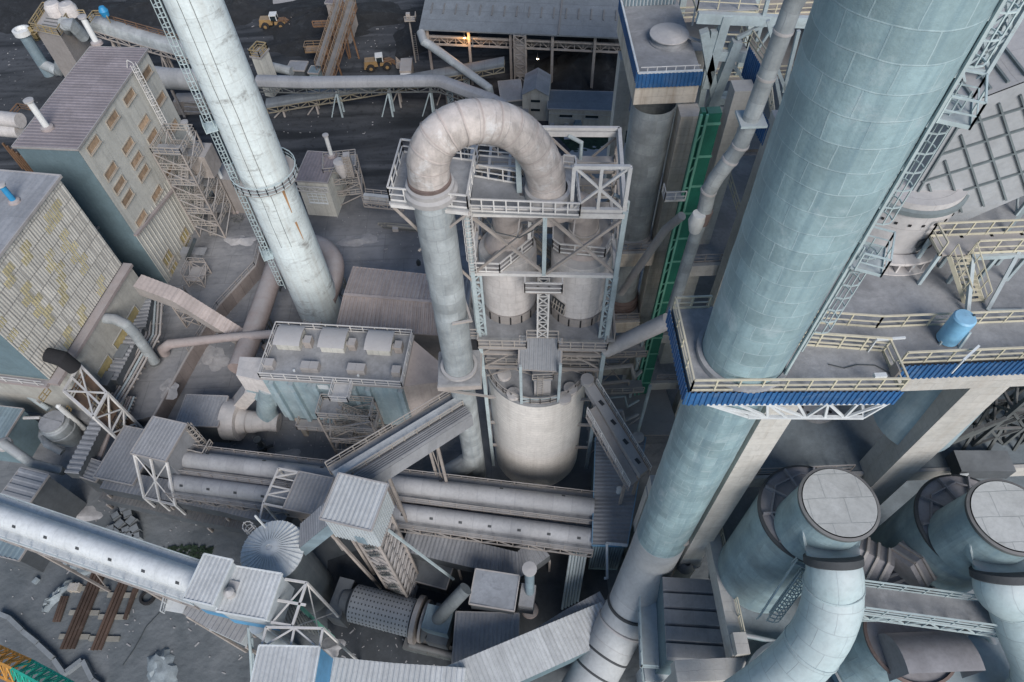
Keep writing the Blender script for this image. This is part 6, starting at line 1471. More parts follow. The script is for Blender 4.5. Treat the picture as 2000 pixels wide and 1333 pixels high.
stair_tower('stair_tower', 'dusty steel platform with zigzag stairs next to the barred window hut', P(683, 395, 0) + V((0, 1, 0)), V((1, .1, 0)), 5.5, 4.2, 0, [2.6, 5.2, 7.8])
c = P(672, 345, 8); t = T('small_cyclone', 'small dusty cyclone with ladder on the platform by the barred window hut', 'cyclone', c)
MB().lathe(c, [(.5, 0), (1.1, 1.6), (1.1, 3.2), (.01, 3.4)], 20).build('body', 'hopper_dust', t)
m = MB(); m.cbox(c + V((1.2, .4, 0)), V((1, .1, 0)), 1.1, 1.4, 4.2); m.build('box', 'frame_dust', t)
m = MB(); m.ladder(c + V((1.2, -.5, 0)), c + V((1.2, -.5, 4.8)), (0, -1), .9, .5, .4, .8, .09, 1); m.build('ladder', 'rail_dust', t)
vent(638, 264, 648, 306, 8, .35, 'white vent pipe on the barred window hut roof')
m = MB(); a, b = P(700, 388, 3.6), P(775, 394, 3.6)
t, _, _ = conv_bridge('conveyor_bridge', 'short dusty conveyor walkway joining the stair platform to the steel tower', P(712, 386, 4.2), P(790, 394, 4.2), 2.0, 'strip', True, 'frame_dust', 1.2)
t = T('bar_stack', 'stack of long dark steel sections lying on the dusty yard left of the tower', 'stack', P(780, 442, 0))
for k in range(7): m = MB(); a, b = P(738 + 3 * k, 440 + 2.0 * (k % 4) - 3, .2 + .15 * (k // 3)), P(822 - 2 * k, 446 + 2.6 * (k % 4) - 4, .2 + .15 * (k // 3)); m.bar(a, b, .28); m.build('section', 'frame_dark' if k % 2 else 'timber', t)
m = MB(); m.cbox(P(773, 450, 0), V((1, 0, 0)), 1.0, .8, .6); m.build('block', 'box_grey', t)
m = MB(); c = P(818, 517, 0); m.lathe(c, [(.35, 0), (.4, .6), (.2, 1.1), (.01, 1.2)], 10); one('bollard', m, 'valve_dark', 'lone dark bollard on the dusty yard above the pink workshop roof', 'bollard')
mat('rail_rusty', (.20, .13, .07), .85, .3, DUST, .3)
mat('rail_dirty', (.24, .21, .15), .8, .2, DUST, .5)
# ================================================================ coal yard at the top
def loader(name, label, c, hx, s=1.0):
    hx = V((hx.x, hx.y, 0)).normalized(); hy = V((-hx.y, hx.x, 0)); t = T(name, label, 'wheel loader', c, 'wheel loaders in the coal yard')
    def pt(x, y, z): return c + hx * x * s + hy * y * s + V((0, 0, z * s))
    def ob(m, x0, x1, y0, y1, z0, z1, tx=0): 
        lo = [pt(x0, y0, z0), pt(x1, y0, z0), pt(x1, y1, z0), pt(x0, y1, z0)]; hi = [pt(x0 + tx, y0 + tx * .4, z1), pt(x1 - tx, y0 + tx * .4, z1), pt(x1 - tx, y1 - tx * .4, z1), pt(x0 + tx, y1 - tx * .4, z1)]; m.loft(lo, hi)
    m = MB(); ob(m, -3.9, -.6, -1.1, 1.1, 1.1, 2.5, .25); m.build('engine_hood', 'loader_yellow', t)
    m = MB(); ob(m, -.2, 2.6, -.7, .7, .9, 1.6, .1); ob(m, -4.0, -3.6, -1.2, 1.2, .7, 1.3); m.build('chassis', 'loader_yellow', t)
    m = MB(); ob(m, -.9, .75, -.9, .9, 2.1, 3.3, .12); cab = m.build('cab', 'glass_dark', t)
    m = MB(); ob(m, -1.0, .8, -1.0, 1.0, 3.31, 3.5); m.build('cab_roof', 'white_paint', cab)
    m = MB()
    for x in (-.85, .7):
        for y in (-.88, .88): m.bar(pt(x, y, 2.1), pt(x, y * .93, 3.3), .14)
    m.build('cab_pillar', 'white_paint', cab)
    for x in (-2.4, 1.5):
        for y in (-1.25, 1.25):
            m = MB(); m.pipe([pt(x, y - .38, .95), pt(x, y - .3, .95), pt(x, y + .3, .95), pt(x, y + .38, .95)], [.78 * s, .95 * s, .95 * s, .78 * s], 22); w_ = m.build('wheel', 'tyre', t)
            m = MB(); m.pipe([pt(x, y - .41, .95), pt(x, y + .41, .95)], .42 * s, 14); m.build('rim', 'loader_yellow', w_)
    m = MB()
    for y in (-.55, .55): m.poly([pt(.9, y, 1.9), pt(2.4, y, 2.0), pt(3.6, y, .9)], .3 * s, .4 * s)
    m.bar(pt(1.2, 0, 2.2), pt(3.3, 0, 1.7), .22); m.build('lift_arm', 'frame_rust', t)
    m = MB(); rows = [[pt(3.6 + .1 * k, y, z) for y in (-1.5, 1.5)] for k, z in ((2, 1.7), (0, 1.2), (0, .5), (3, .15), (13, .1))]; m.grid(rows)
    for y in (-1.5, 1.5): m.face([pt(3.8, y, 1.7), pt(3.6, y, 1.2), pt(3.6, y, .5), pt(3.9, y, .15), pt(4.9, y, .1)])
    m.build('bucket', 'frame_dust', t)
loader('wheel_loader', 'yellow wheel loader with white cab roof at the far coal heap', P(541, 53, 0), V((1, .0, 0)), .9)
loader('wheel_loader', 'yellow wheel loader with raised bucket near the coal shed', P(745, 133, 0), V((1, .12, 0)), .88)
# coal heaps
def heap(name, label, px, py, rx, ry, h, seed):
    rnd = random.Random(seed); c = P(px, py, 0); m = MB(); rows = []; n = 36
    for i in range(15):
        u = i / 14; rows.append([]); 
        for j in range(n + 1):
            a = 2 * math.pi * (j % n) / n; k = 1 + .22 * math.sin(3 * a + seed) + .12 * math.sin(7 * a + seed * 2)
            z = h * max(0, (1 - u) ** 1.1) + (rnd.uniform(-.25, .25) * h * .35 if 0 < i < 14 and j < n else 0)
            rows[-1].append(V((c.x + rx * u * k * math.cos(a), c.y + ry * u * k * math.sin(a), max(-.1, z) if i < 14 else -.1)))
        rows[-1][-1] = rows[-1][0]
    m.grid(rows); return one(name, m, 'coal', label, 'coal heap', 'coal heaps')
heap('coal_heap', 'long black coal heap behind the far wheel loader', 640, 40, 18, 10, 3.0, 1)
heap('coal_heap', 'flat black coal heap beside the nearer wheel loader', 840, 60, 9, 10, 2.2, 2)
heap('coal_heap', 'big black coal heap inside the open shed', 1170, 130, 14, 12, 6.5, 3)
heap('coal_heap', 'low black coal heap left of the chimney top', 300, 20, 20, 9, 2.0, 4)
heap('coal_heap', 'low black coal heap below the yellow conveyor', 600, 90, 10, 5, 1.6, 5)
heap('coal_heap', 'wide dark coal heap at the top left corner', 60, 0, 26, 12, 2.5, 6)
heap('coal_heap', 'black coal heap at the top edge beside the concrete pad', 470, 20, 8, 8, 2.5, 8)
pv = [P(x, y, .012) for x, y in ((505, 0), (585, 0), (570, 28), (520, 32))]
struct('loading_pad', MB().prism([(p.x, p.y) for p in pv], .004, .1), 'wall_dust')
# shed
A, B = P(818, 57, 12.3), P(1262, 76, 12.3); e = (B - A).normalized(); n = V((-e.y, e.x, 0))
t = T('coal_shed', 'long open coal shed with grey slab roof on slender columns', 'shed', at(A.lerp(B, .5), 0))
dep = 34
m = MB(); Cc, Dd = up(B + n * dep, 8), up(A + n * dep, 8); m.face([A, B, Cc, Dd], [(0, 0), ((B - A).length, 0), ((B - A).length, dep), (0, dep)]); m.face([up(p, -.3) for p in (Dd, Cc, B, A)]); m.face([up(A, -.3), up(B, -.3), B, A]); m.build('roof', 'roof_dark', t)
m = MB(); m.bar(up(A.lerp(B, .62), .1), up(Dd.lerp(Cc, .62), .1), .3, .2)
for k in range(18): p = A.lerp(B, .04 + .055 * k) + n * 4 + V((0, 0, 1.0)); m.bar(p, p + n * 2.6 + V((0, 0, .65)), .22)
m.build('roof_seam', 'frame_dark', t)
for k in range(6):
    p = A.lerp(B, .03 + .188 * k) + n * 1.0; m = MB(); m.bar(at(p, 0), at(p, 12.0), .5); m.build('column', 'frame_dust', t)
    p2 = p + n * 26; m = MB(); m.bar(at(p2, 0), at(p2, 17), .5); m.build('column', 'frame_dark', t)
m = MB()
for z in (8.4, 10.0): m.bar(at(A + n * 1.4, z), at(B + n * 1.4, z), .3)
m.truss(at(A + n * 1.6, 8.4), at(B + n * 1.6, 8.4), at(B + n * 1.6, 10), at(A + n * 1.6, 10), 26, .16); m.bar(at(A + n * 3.4, 8.3), at(B + n * 3.4, 8.3), .3); m.bar(at(A.lerp(B, .93) + n, 2), at(A.lerp(B, .99) + n, 8), .4)
m.build('crane_girder', 'frame_dust', t)
m = MB(); m.rail([at(A + n * 2.2, 8.6), at(B + n * 2.2, 8.6)], 1.2, .1, 1.8); m.build('railing', 'frame_dust', t)
m = MB(); m.obox(at(A + n * 30, 0), (B - A), n * .4, V((0, 0, 18))); m.build('back_wall', 'wall_dark', t)
m = MB(); c = A.lerp(B, .425) + n * -.2; m.ltower([at(c, 0), at(c + e * 2.2, 0), at(c + e * 2.2 + n * 1.8, 0), at(c + n * 1.8, 0)], 2, 12, 5, .25); m.obox(at(c + n * .1, 3), e * 2.0, n * 1.5, V((0, 0, 7))); m.build('feed_tower', 'frame_dust', t)
def lamp(px, py, base, z, col, en, lab, mt):
    p = Yp(px, py, base.y); t = T('shed_lamp', lab, 'lamp', p)
    m = MB(); m.lathe(p, [(.01, -.16), (.2, -.1), (.24, 0), (.2, .1), (.01, .16)], 12); m.build('bulb', mt, t)
    m = MB(); m.lathe(p, [(.3, .12), (.12, .35), (.05, .4)], 12); m.bar(p + V((0, 0, .4)), p + V((0, .8, .9)), .08); m.build('shade', 'frame_dark', t)
    l = bpy.data.lights.new('lamp_light', 'POINT'); l.energy = en; l.color = col; l.shadow_soft_size = .25; lo = bpy.data.objects.new('lamp_light', l); COL.objects.link(lo); lo.parent = t; lo.location = (0, -.5, -.1)
lamp(907, 74, A.lerp(B, .2) + n * .3, 10, (1, .5, .15), 350, 'glowing orange lamp under the eave of the coal shed', 'lamp_orange')
lamp(1050, 115, P(1050, 135, 2), 5, (1, .8, .55), 60, 'small glowing warm lamp at the gable of the little house by the shed', 'lamp_warm')
m = MB(); b = P(812, 122, 0); top = up_to(806, 36, b); m.bar(b, top, .3); m.ladder(b + V((.4, -.4, .5)), at(b + V((.4, -.4, 0)), top.z - 3), (0, -1), .8, 0, .5); m.box((b.x - .8, b.y - 1.2, top.z), (b.x + 1.4, b.y + .6, top.z + .12)); m.rail([at(b + V((-.8, -1.2, 0)), top.z + .1), at(b + V((1.4, -1.2, 0)), top.z + .1), at(b + V((1.4, .6, 0)), top.z + .1)], 1.0, .1, 1); m.box((b.x - .5, b.y - .5, top.z + .2), (b.x + .3, b.y + .3, top.z + 1.2)); one('lamp_mast', m, 'rail_dust', 'dusty floodlight mast with basket at the left corner of the coal shed', 'mast')
m = MB(); m.pipe([P(822, 64, 11.6), P(828, 82, 11.0), P(842, 90, 10.2), P(955, 172, 7.0), P(958, 190, 5.0)], [.85, .85, .85, .8, .8], 18); one('chute_pipe', m, 'duct_clad', 'bent grey chute pipe running down from the corner of the coal shed', 'pipe')
# conveyors
def enclosed(name, label, pts, w, h, mt, wm, legs=(), lm='frame_pale', legw=.35):
    t = T(name, label, 'conveyor', at(pts[0].lerp(pts[-1], .5), 0))
    rows = []
    for i, p in enumerate(pts):
        d = pts[min(i + 1, len(pts) - 1)] - pts[max(i - 1, 0)]; s_ = V((-d.y, d.x, 0)).normalized()
        rows.append([p + s_ * w * .5 * c_ + V((0, 0, z * h)) for c_, z in ((1, 0), (1, .55), (.8, .85), (.35, 1), (-.35, 1), (-.8, .85), (-1, .55), (-1, 0))])
    m = MB(); L_ = [0]
    for a_, b_ in zip(pts, pts[1:]): L_.append(L_[-1] + (b_ - a_).length)
    m.grid(rows, lambda i, j: (j * .5, L_[i])); m.face(rows[0]); m.face(list(reversed(rows[-1]))); m.build('cover', mt, t)
    m = MB()
    for a_, b_ in zip(pts, pts[1:]):
        d = b_ - a_; s_ = V((-d.y, d.x, 0)).normalized()
        for sg in (-1, 1): k = max(2, int(d.length / 2)); m.truss(a_ + s_ * sg * w * .5 + V((0, 0, -1.1)), b_ + s_ * sg * w * .5 + V((0, 0, -1.1)), b_ + s_ * sg * w * .5, a_ + s_ * sg * w * .5, k, .18)
    m.build('truss', wm, t)
    for f, px, py in legs:
        c = P(px, py, 0); tot = L_[-1] * f; i = 0
        while i < len(pts) - 2 and L_[i + 1] < tot: i += 1
        top = pts[i].lerp(pts[i + 1], (tot - L_[i]) / (L_[i + 1] - L_[i])) + V((0, 0, -1.1))
        m = MB(); d = pts[i + 1] - pts[i]; s_ = V((-d.y, d.x, 0)).normalized(); h_ = d.normalized()
        for sg in (-1, 1): m.bar(at(top + s_ * sg * .9, 0), top + s_ * sg * .7, legw)
        m.bar(at(top - s_ * .9 - h_ * 2.2, 0), top - s_ * .6, legw * .6); m.xpanel(at(top - s_ * .9, .5), at(top + s_ * .9, .5), top + s_ * .7, top - s_ * .7, legw * .45, False); m.build('trestle', lm, t)
    return t
enclosed('pipe_conveyor', 'long grey covered conveyor on trestles crossing the coal yard behind the white chimney', [P(505, 163, 6.8), P(600, 166, 6.8), P(700, 165, 6.8), P(840, 163, 6.8), P(862, 164, 6.8), P(960, 200, 7.0), P(985, 214, 7)], 2.3, 1.5, 'tube_grey', 'frame_dark', ((.3, 0, 0), (.5, 0, 0), (.66, 0, 0), (.82, 0, 0)))
enclosed('belt_gallery', 'yellow-railed inclined conveyor gallery running under the grey conveyor to the shed', [P(522, 205, 2.5), P(745, 168, 4.5), P(860, 147, 6.2), P(985, 124, 8.5)], 2.4, 1.0, 'roof_dark', 'rail_dirty', ((.06, 0, 0), (.2, 0, 0), (.55, 0, 0), (.75, 0, 0)), 'frame_dust')
enclosed('tube_gallery', 'grey round-topped conveyor leading from the yellow railed dust filter to the white chimney', [P(187, 52, 12), P(280, 80, 9.5), P(380, 108, 7.5), P(430, 122, 6.5)], 3.0, 2.2, 'duct_clad', 'frame_dust', ((.1, 0, 0), (.5, 0, 0), (.9, 0, 0)), 'frame_dust')
m = MB(); a_, b_ = P(205, 38, 13), P(420, 98, 9); m.rail([a_, b_], 1.1, .12, 2.2); one('walkway_railing', m, 'frame_rust', 'long rusty handrail above the round-topped conveyor', 'railing')
t = T('silver_duct', 'pale segmented duct running behind the window hall to the white chimney', 'duct', P(340, 155, 0))
pts = [P(285, 148, 8), P(330, 154, 8), P(395, 157, 8)]; MB().pipe(pts, 2.0, 28).build('duct', 'silver_clad', t) if mat('silver_clad', (.48, .47, .45), .6, .15, DUST, .4, panel=(20, 2.0), seam=(.3, .3, .3), seam_w=.03, pvar=.12) else 0
m = MB()
for p in pts[:2]: m.bar(at(p + V((0, -1, 0)), 0), at(p + V((0, -1, 0)), 6.2), .4)
m.build('support', 'frame_dust', t)
m = MB(); c = P(385, 212, 3)
for k in range(3): m.bar(P(360, 200 + 9 * k, 3), P(420, 204 + 9 * k, 3), .25, .2)
m.cbox(P(382, 215, 0), V((1, 0, 0)), 6, 3, 3); one('small_trestle', m, 'frame_dust', 'dusty trestle and box left of the chimney below the silver duct', 'frame')
# filter with yellow railings, top left
q = [P(x, y, 16) for x, y in ((64, 58), (118, 70), (146, 22), (90, 18))]
t = T('dust_filter', 'dusty box filter with yellow railed top and two drums at the top left', 'filter', at(sum(q, V((0, 0, 0))) / 4, 0))
MB().prism(grow(q, -.3), 3, 15.8).build('body', 'wall_dust', t)
m = MB(); m.prism(q, 15.8, 16); m.build('top', 'box_grey', t)
m = MB(); m.rail([up(p, 0) for p in q], 1.3, .14, 1.8, 2, True); m.build('railing', 'rail_yellow', t)
for px, py in ((112, 28), (140, 30)): c = P(px, py, 16); m = MB(); m.lathe(c, [(1.6, 0), (1.6, 1.6), (1.2, 2.3), (.01, 2.6)], 24); m.build('drum', 'hopper_dust', t)
m = MB()
for k in range(6): a_ = q[0].lerp(q[3], .15 + .14 * k); b_ = q[1].lerp(q[2], .15 + .14 * k); m.bar(a_.lerp(b_, .2) + V((0, 0, .05)), a_.lerp(b_, .75) + V((0, 0, .05)), .16)
m.build('top_slot', 'frame_dark', t)
m = MB(); m.rail([P(66, 60, 13), P(60, 64, 10)], 1.0, .14, 1); m.ladder(P(76, 76, 3), P(68, 62, 16), (-.4, -1), .9, .6, .6, 1.4, .14, 1); m.build('ladder', 'rail_yellow', t)
m = MB(); m.pipe([P(128, 47, 17), P(126, 70, 13), P(123, 122, 4.5)], [1.25, 1.25, 1.25], 20); m.pipe([P(126, 50, 16.5), P(140, 48, 17), P(163, 72, 13.5)], [1.1, 1.25, 1.1], 20); m.pipe([P(123, 122, 4.5), P(116, 140, 2)], [1.5, 1.0], 18); m.build('down_pipe', 'duct_clad', t)
m = MB(); m.pipe([P(148, 62, 13), P(160, 70, 13), P(172, 76, 13)], .5, 12); m.build('blower', 'valve_dark', t)
b = P(97, 146, 0); t = T('steel_vent', 'blue-grey steel exhaust stack with a wide white cap standing in the coal yard', 'stack', b)
zt = hz(41, 66, b); MB().lathe(b, [(1.15, 0), (1.15, zt)], 24).build('pipe', 'roof_blue', t)
m = MB(); m.lathe(at(b, zt), [(1.2, -.4), (1.7, -.2), (1.7, .8), (1.2, .9), (1.0, .3), (.01, .3)], 28); m.build('cap', 'white_paint', t)
m = MB(); m.pipe([b + V((-.2, 0, 2.5)), b + V((3.0, -1.2, 1.6))], 1.1, 18); m.build('inlet', 'duct_clad', t)
m = MB(); c = P(207, 31, 15); m.lathe(c, [(.7, 0), (.9, 1), (.5, 1.8), (.01, 1.9)], 16); one('blue_motor', m, 'vent_blue', 'small bright blue motor at the head of the round-topped conveyor', 'motor')
m = MB(); m.rail([P(145, 30, 16), P(168, 30, 16), P(176, 45, 15), P(186, 31, 15), P(205, 31, 15), P(216, 45, 14)], 1.0, .14, 1.6); one('link_railing', m, 'rail_yellow', 'cream walkway railing between the dust filter and the blue motor', 'railing')
# pipes at the left edge beside the window hall
for i, (y0, y1, lab) in enumerate(((228, 236, 'upper thick grey duct at the left edge behind the window hall'), (250, 256, 'lower thick grey duct at the left edge behind the window hall'))):
    m = MB(); m.pipe([P(-30, y0, 12 - 2 * i), P(40, y1, 12 - 2 * i)], 1.3, 20); one('edge_duct', m, 'hopper_dust', lab, 'duct')
m = MB()
for k in range(5): m.bar(P(5 + 9 * k, 280 + 6 * k, 8), P(45 + 8 * k, 330 + 4 * k, 2), .3)
m.rail([P(0, 258, 10), P(40, 212, 12), P(60, 216, 12)], 1, .15, 2); one('edge_gantry', m, 'frame_rust', 'rusty steel frame at the left edge beside the window hall', 'frame')
# yellow stacker conveyor
t = T('coal_stacker', 'rust-yellow inclined coal conveyor with stairs and railed platforms in the coal yard', 'conveyor', P(640, 130, 0))
for a_, b_, w_ in (((688, 5, 10), (640, 155, 3.5), 1.6), ((664, 0, 11), (622, 130, 5), 1.3)):
    p0, p1 = P(*a_), P(*b_); h = V(((p1 - p0).x, (p1 - p0).y, 0)).normalized(); s_ = V((-h.y, h.x, 0))
    m = MB(); m.obox(p0 - s_ * w_ / 2, s_ * w_, p1 - p0, V((0, 0, .15))); m.build('belt', 'frame_dark', t)
    m = MB()
    for sg in (-.5, .5): m.truss(p0 + s_ * w_ * sg + V((0, 0, -1.2)), p1 + s_ * w_ * sg + V((0, 0, -1.2)), p1 + s_ * w_ * sg, p0 + s_ * w_ * sg, 14, .15)
    m.build('truss', 'frame_rust', t)
    m = MB()
    for sg in (-.5, .5): m.rail([p0 + s_ * w_ * sg, p1 + s_ * w_ * sg], 1.1, .09, 2, 1)
    m.build('railing', 'rail_rusty', t)
    for f in (.25, .75): m = MB(); c = p0.lerp(p1, f); m.bar(at(c + s_, 0), c + s_ * .5, .3); m.bar(at(c - s_, 0), c - s_ * .5, .3); m.build('support', 'frame_rust', t)
c = P(620, 96, 4); m = MB(); m.cbox(at(c, 3.8), V((1, 0, 0)), 5, 2.2, .2); m.rail([at(c + V((-2.5, -1.1, 0)), 4), at(c + V((2.5, -1.1, 0)), 4), at(c + V((2.5, 1.1, 0)), 4), at(c + V((-2.5, 1.1, 0)), 4)], 1.2, .1, 1.6, 1, True); m.build('platform', 'rail_rusty', t)
c = P(634, 55, 5); m = MB(); m.cbox(at(c, 5.8), V((1, 0, 0)), 4, 2.2, .2); m.rail([at(c + V((-2, -1.1, 0)), 6), at(c + V((2, -1.1, 0)), 6), at(c + V((2, 1.1, 0)), 6)], 1.2, .18, 1.6, 1); m.build('platform', 'frame_rust', t)
q = R3((636, 6), (668, 8), (672, -22), 9)
house('hopper_house', 'grey box house at the top of the rust-yellow coal conveyor', 'house', None, None, None, 9, 0, 'frame_dust', 'roof_mauve', .7, quad=q)
house('flat_shed', 'small flat grey shelter roof on the coal yard beside the yellow conveyor', 'shelter', (562, 136), (592, 137), (596, 122), 4, 0, 'wall_dark', 'roof_grey', 90, 0, .3)
house('flat_shed', 'tiny teal shelter left of the foot of the yellow conveyor', 'shelter', (603, 142), (620, 143), (623, 131), 4, 0, 'wall_teal', 'roof_blue', 90, 0, .2)
t, q = house('yellow_railed_cabin', 'narrow pale cabin with a yellow railed roof right of the white chimney', 'cabin', (490, 110), (508, 113), (511, 94), 9, 0, 'wall_green', 'box_grey', 90, 0, .2)
m = MB(); m.rail([at(p, 9.1) for p in q], 1.2, .16, 1.4, 1, True); m.build('railing', 'rail_yellow', t)
m = MB(); m.pipe([P(520, 128, 4), P(570, 140, 4)], .9, 14); one('short_duct', m, 'duct_clad', 'short grey duct between the yellow railed cabin and the shelter', 'duct')
t = T('truck', 'small pale truck half hidden under the grey conveyor', 'truck', P(795, 172, 0)); c = P(795, 172, 0)
m = MB(); m.box((c.x - 1.2, c.y + 1.4, .6), (c.x + 1.2, c.y + 6, 3.0)); m.build('body', 'frame_dust', t)
m = MB(); lo = [c + V((-1.15, -.6, .6)), c + V((1.15, -.6, .6)), c + V((1.15, 1.3, .6)), c + V((-1.15, 1.3, .6))]; hi = [c + V((-1.05, -.1, 2.6)), c + V((1.05, -.1, 2.6)), c + V((1.05, 1.3, 2.6)), c + V((-1.05, 1.3, 2.6))]; m.loft(lo, hi); cab_ = m.build('cab', 'white_paint', t)
m = MB(); m.loft([c + V((-.95, -.62 + .2, 1.5)), c + V((.95, -.42, 1.5)), c + V((.95, -.3, 1.5)), c + V((-.95, -.3, 1.5))], [c + V((-.9, -.24, 2.4)), c + V((.9, -.24, 2.4)), c + V((.9, -.1, 2.4)), c + V((-.9, -.1, 2.4))]); m.build('windscreen', 'glass_dark', cab_)
for x in (-1.0, 1.0):
    for y in (.3, 4.6): m = MB(); m.pipe([c + V((x - .18, y, .5)), c + V((x + .18, y, .5))], .5, 16); m.build('wheel', 'tyre', t)
# small buildings below the shed
q = R3((1020, 183), (1072, 185), (1070, 146), 6.0); a_, b_, c_, d_ = q
t = T('gable_house', 'small grey gabled house with two slot windows in front of the coal shed', 'house', at(sum(q, V((0, 0, 0))) / 4, 0)); MB().prism(q, 0, 6).build('wall', 'wall_concrete', t)
m = MB(); rg0, rg1 = up(a_.lerp(b_, .5), 1.4), up(d_.lerp(c_, .5), 1.4); m.face([at(a_, 6), at(b_, 6), rg0]); m.build('gable', 'wall_concrete', t)
for s0, s1 in ((a_, d_), (b_, c_)): m = MB(); m.sheet(at(s0, 5.95) + (s0 - s1).normalized() * .4, at(s1, 5.95), rg1 + V((0, 0, .05)), rg0 + V((0, 0, .05)) + (s0 - s1).normalized() * .4, 60, .02); m.build('roof', 'roof_grey', t)
nn = V(((b_ - a_).y, -(b_ - a_).x, 0)).normalized()
for z in (4.2, 2.2): m = MB(); o = at(a_.lerp(b_, .5), z) + nn * .02; m.obox(o - (b_ - a_).normalized() * .9, (b_ - a_).normalized() * 1.8, nn * .06, V((0, 0, .5))); m.build('window', 'glass_dark', t)
house('lean_to', 'lean-to shed with grey roof at the left side of the gabled house', 'shed', (980, 198), (1022, 194), (1020, 163), 4.2, 0, 'wall_dark', 'roof_grey', 60, 0, .15, rise=.8)
house('lean_to', 'lower grey lean-to roof below the gabled house', 'shed', (1000, 222), (1030, 222), (1024, 202), 2.6, 0, 'wall_dark', 'roof_grey', 60, 0, .15)
t, q = house('low_block', 'long low grey building with barred windows in front of the coal shed', 'building', (1072, 211), (1262, 217), (1262, 184), 4.6, 0, 'wall_concrete', 'roof_dark', 60, 0, .3)
a_, b_ = q[0], q[1]; ee = (b_ - a_).normalized(); nn = V((ee.y, -ee.x, 0))
for u in (.18, .45, .72, .95): window(t, at(a_.lerp(b_, u), 3.0), ee, nn, 2.6, .9, 'wall_concrete', 'glass_dark')
m = MB(); m.obox(at(a_, 3.3) + nn * .01, b_ - a_, nn * .2, V((0, 0, .15))); m.build('string_course', 'wall_concrete', t)
for px, py, lab in ((1078, 252, 'left small pale cabinet on the ground by the grass'), (1106, 252, 'middle small pale cabinet on the ground by the grass'), (1107, 270, 'lowest small pale cabinet on the ground by the grass')): m = MB(); m.cbox(P(px, py, 0), V((1, 0, 0)), .9, .7, 1.2); m.cbox(P(px, py, 1.2), V((1, 0, 0)), 1.05, .85, .1); one('cabinet', m, 'hood', lab, 'cabinet', 'cabinets by the grass')
m = MB(); c = P(1127, 250, 0); m.cbox(c, V((1, 0, 0)), 1.6, 2.4, 1.6); m.cbox(c + V((0, -.4, 1.6)), V((1, 0, 0)), 1.2, 1.6, .5); m.cbox(c + V((-1.2, 1.5, 0)), V((1, 0, 0)), 4, .8, .5); one('transformer', m, 'roof_blue', 'grey transformer box between the cabinets and the grass', 'transformer')
# feed ladder between shed and conveyor
t = T('lattice_trestle', 'thin lattice trestle under the chute pipe beside the covered conveyor', 'trestle', P(912, 185, 0))
for px, py in ((915, 200), (882, 212)): c = P(px, py, 0); m = MB(); m.ltower([c + V((-.5, -.5, 0)), c + V((.5, -.5, 0)), c + V((.5, .5, 0)), c + V((-.5, .5, 0))], 0, 6, 5, .16); m.build('frame', 'frame_pale', t)
# ================================================================ lower half: tube conveyors, transfer houses, mill
def tube(name, label, p0, p1, r_, w, mt, holes=0, wm='deck_dust', rails=True, legs=4, railm='frame_dust', hole_side=-1):
    ax = p1 - p0; h = V((ax.x, ax.y, 0)).normalized(); s_ = V((-h.y, h.x, 0)); t = T(name, label, 'conveyor', at(p0.lerp(p1, .5), 0))
    m = MB(); rows = []; L_ = ax.length; k = max(2, int(L_ / 3))
    for i in range(k + 1):
        c = p0.lerp(p1, i / k); rows.append([c + s_ * r_ * math.cos(a) + V((0, 0, r_ * 1.1 * math.sin(a))) for a in [math.pi * (1 - (j / 14)) * 1.24 - .12 * math.pi for j in range(15)]])
    m.grid(rows, lambda i, j: (j * r_ * .28, L_ * i / k)); m.face(list(reversed(rows[0]))); m.face(rows[-1]); tb = m.build('tube_cover', mt, t)
    m = MB(); z_ = V((0, 0, -r_ * .45)); m.obox(p0 - s_ * w / 2 + z_, s_ * w, ax, V((0, 0, .12))); m.build('walkway', wm, t)
    m = MB()
    for sg in (-1, 1): m.truss(p0 + s_ * sg * w / 2 + z_ + V((0, 0, -1.3)), p1 + s_ * sg * w / 2 + z_ + V((0, 0, -1.3)), p1 + s_ * sg * w / 2 + z_, p0 + s_ * sg * w / 2 + z_, max(4, int(L_ / 1.8)), .14)
    m.build('truss', 'frame_dust', t)
    if rails:
        m = MB()
        for sg in (-1, 1): m.rail([p0 + s_ * sg * (w / 2 - .05) + z_, p1 + s_ * sg * (w / 2 - .05) + z_], 1.05, .07, 1.6)
        m.build('railing', railm, t)
    if holes:
        m = MB()
        for i in range(holes):
            a = math.radians(90 - 38 * hole_side); c = p0.lerp(p1, (i + .5) / holes) + s_ * r_ * math.cos(a) + V((0, 0, r_ * 1.1 * math.sin(a)))
            nn = (s_ * math.cos(a) + V((0, 0, math.sin(a)))).normalized(); tt = h.cross(nn); m.obox(c - h * .2 - tt * .14 - nn * .1, h * .4, tt * .28, nn * .13)
        m.build('port', 'bolt_dark', t)
    m = MB()
    for i in range(legs):
        c = p0.lerp(p1, (i + .5) / legs) + z_ + V((0, 0, -1.3))
        for sg in (-1, 1): m.bar(at(c + s_ * sg * w * .45, 0), c + s_ * sg * w * .45, .25)
        m.xpanel(at(c - s_ * w * .45, .3), at(c + s_ * w * .45, .3), c + s_ * w * .45, c - s_ * w * .45, .12, False)
    if legs: m.build('support', 'frame_dust', t)
    return t
t = tube('tube_conveyor', 'long white round-topped tube conveyor crossing the lower left corner', P(-40, 993, 18), P(396, 1142, 18), 1.15, 3.9, 'tube_white', 7, 'tube_white', True, 2, 'frame_pale')
tube('tube_conveyor', 'upper grey tube conveyor between the hopper shed and the blue edged house', P(352, 896, 9), P(1160, 992, 9), 1.05, 3.6, 'tube_grey', 7, hole_side=1)
tube('tube_conveyor', 'lower grey tube conveyor running parallel below its twin', P(338, 942, 8.2), P(1160, 1050, 8.2), 1.0, 3.4, 'tube_grey', 15)
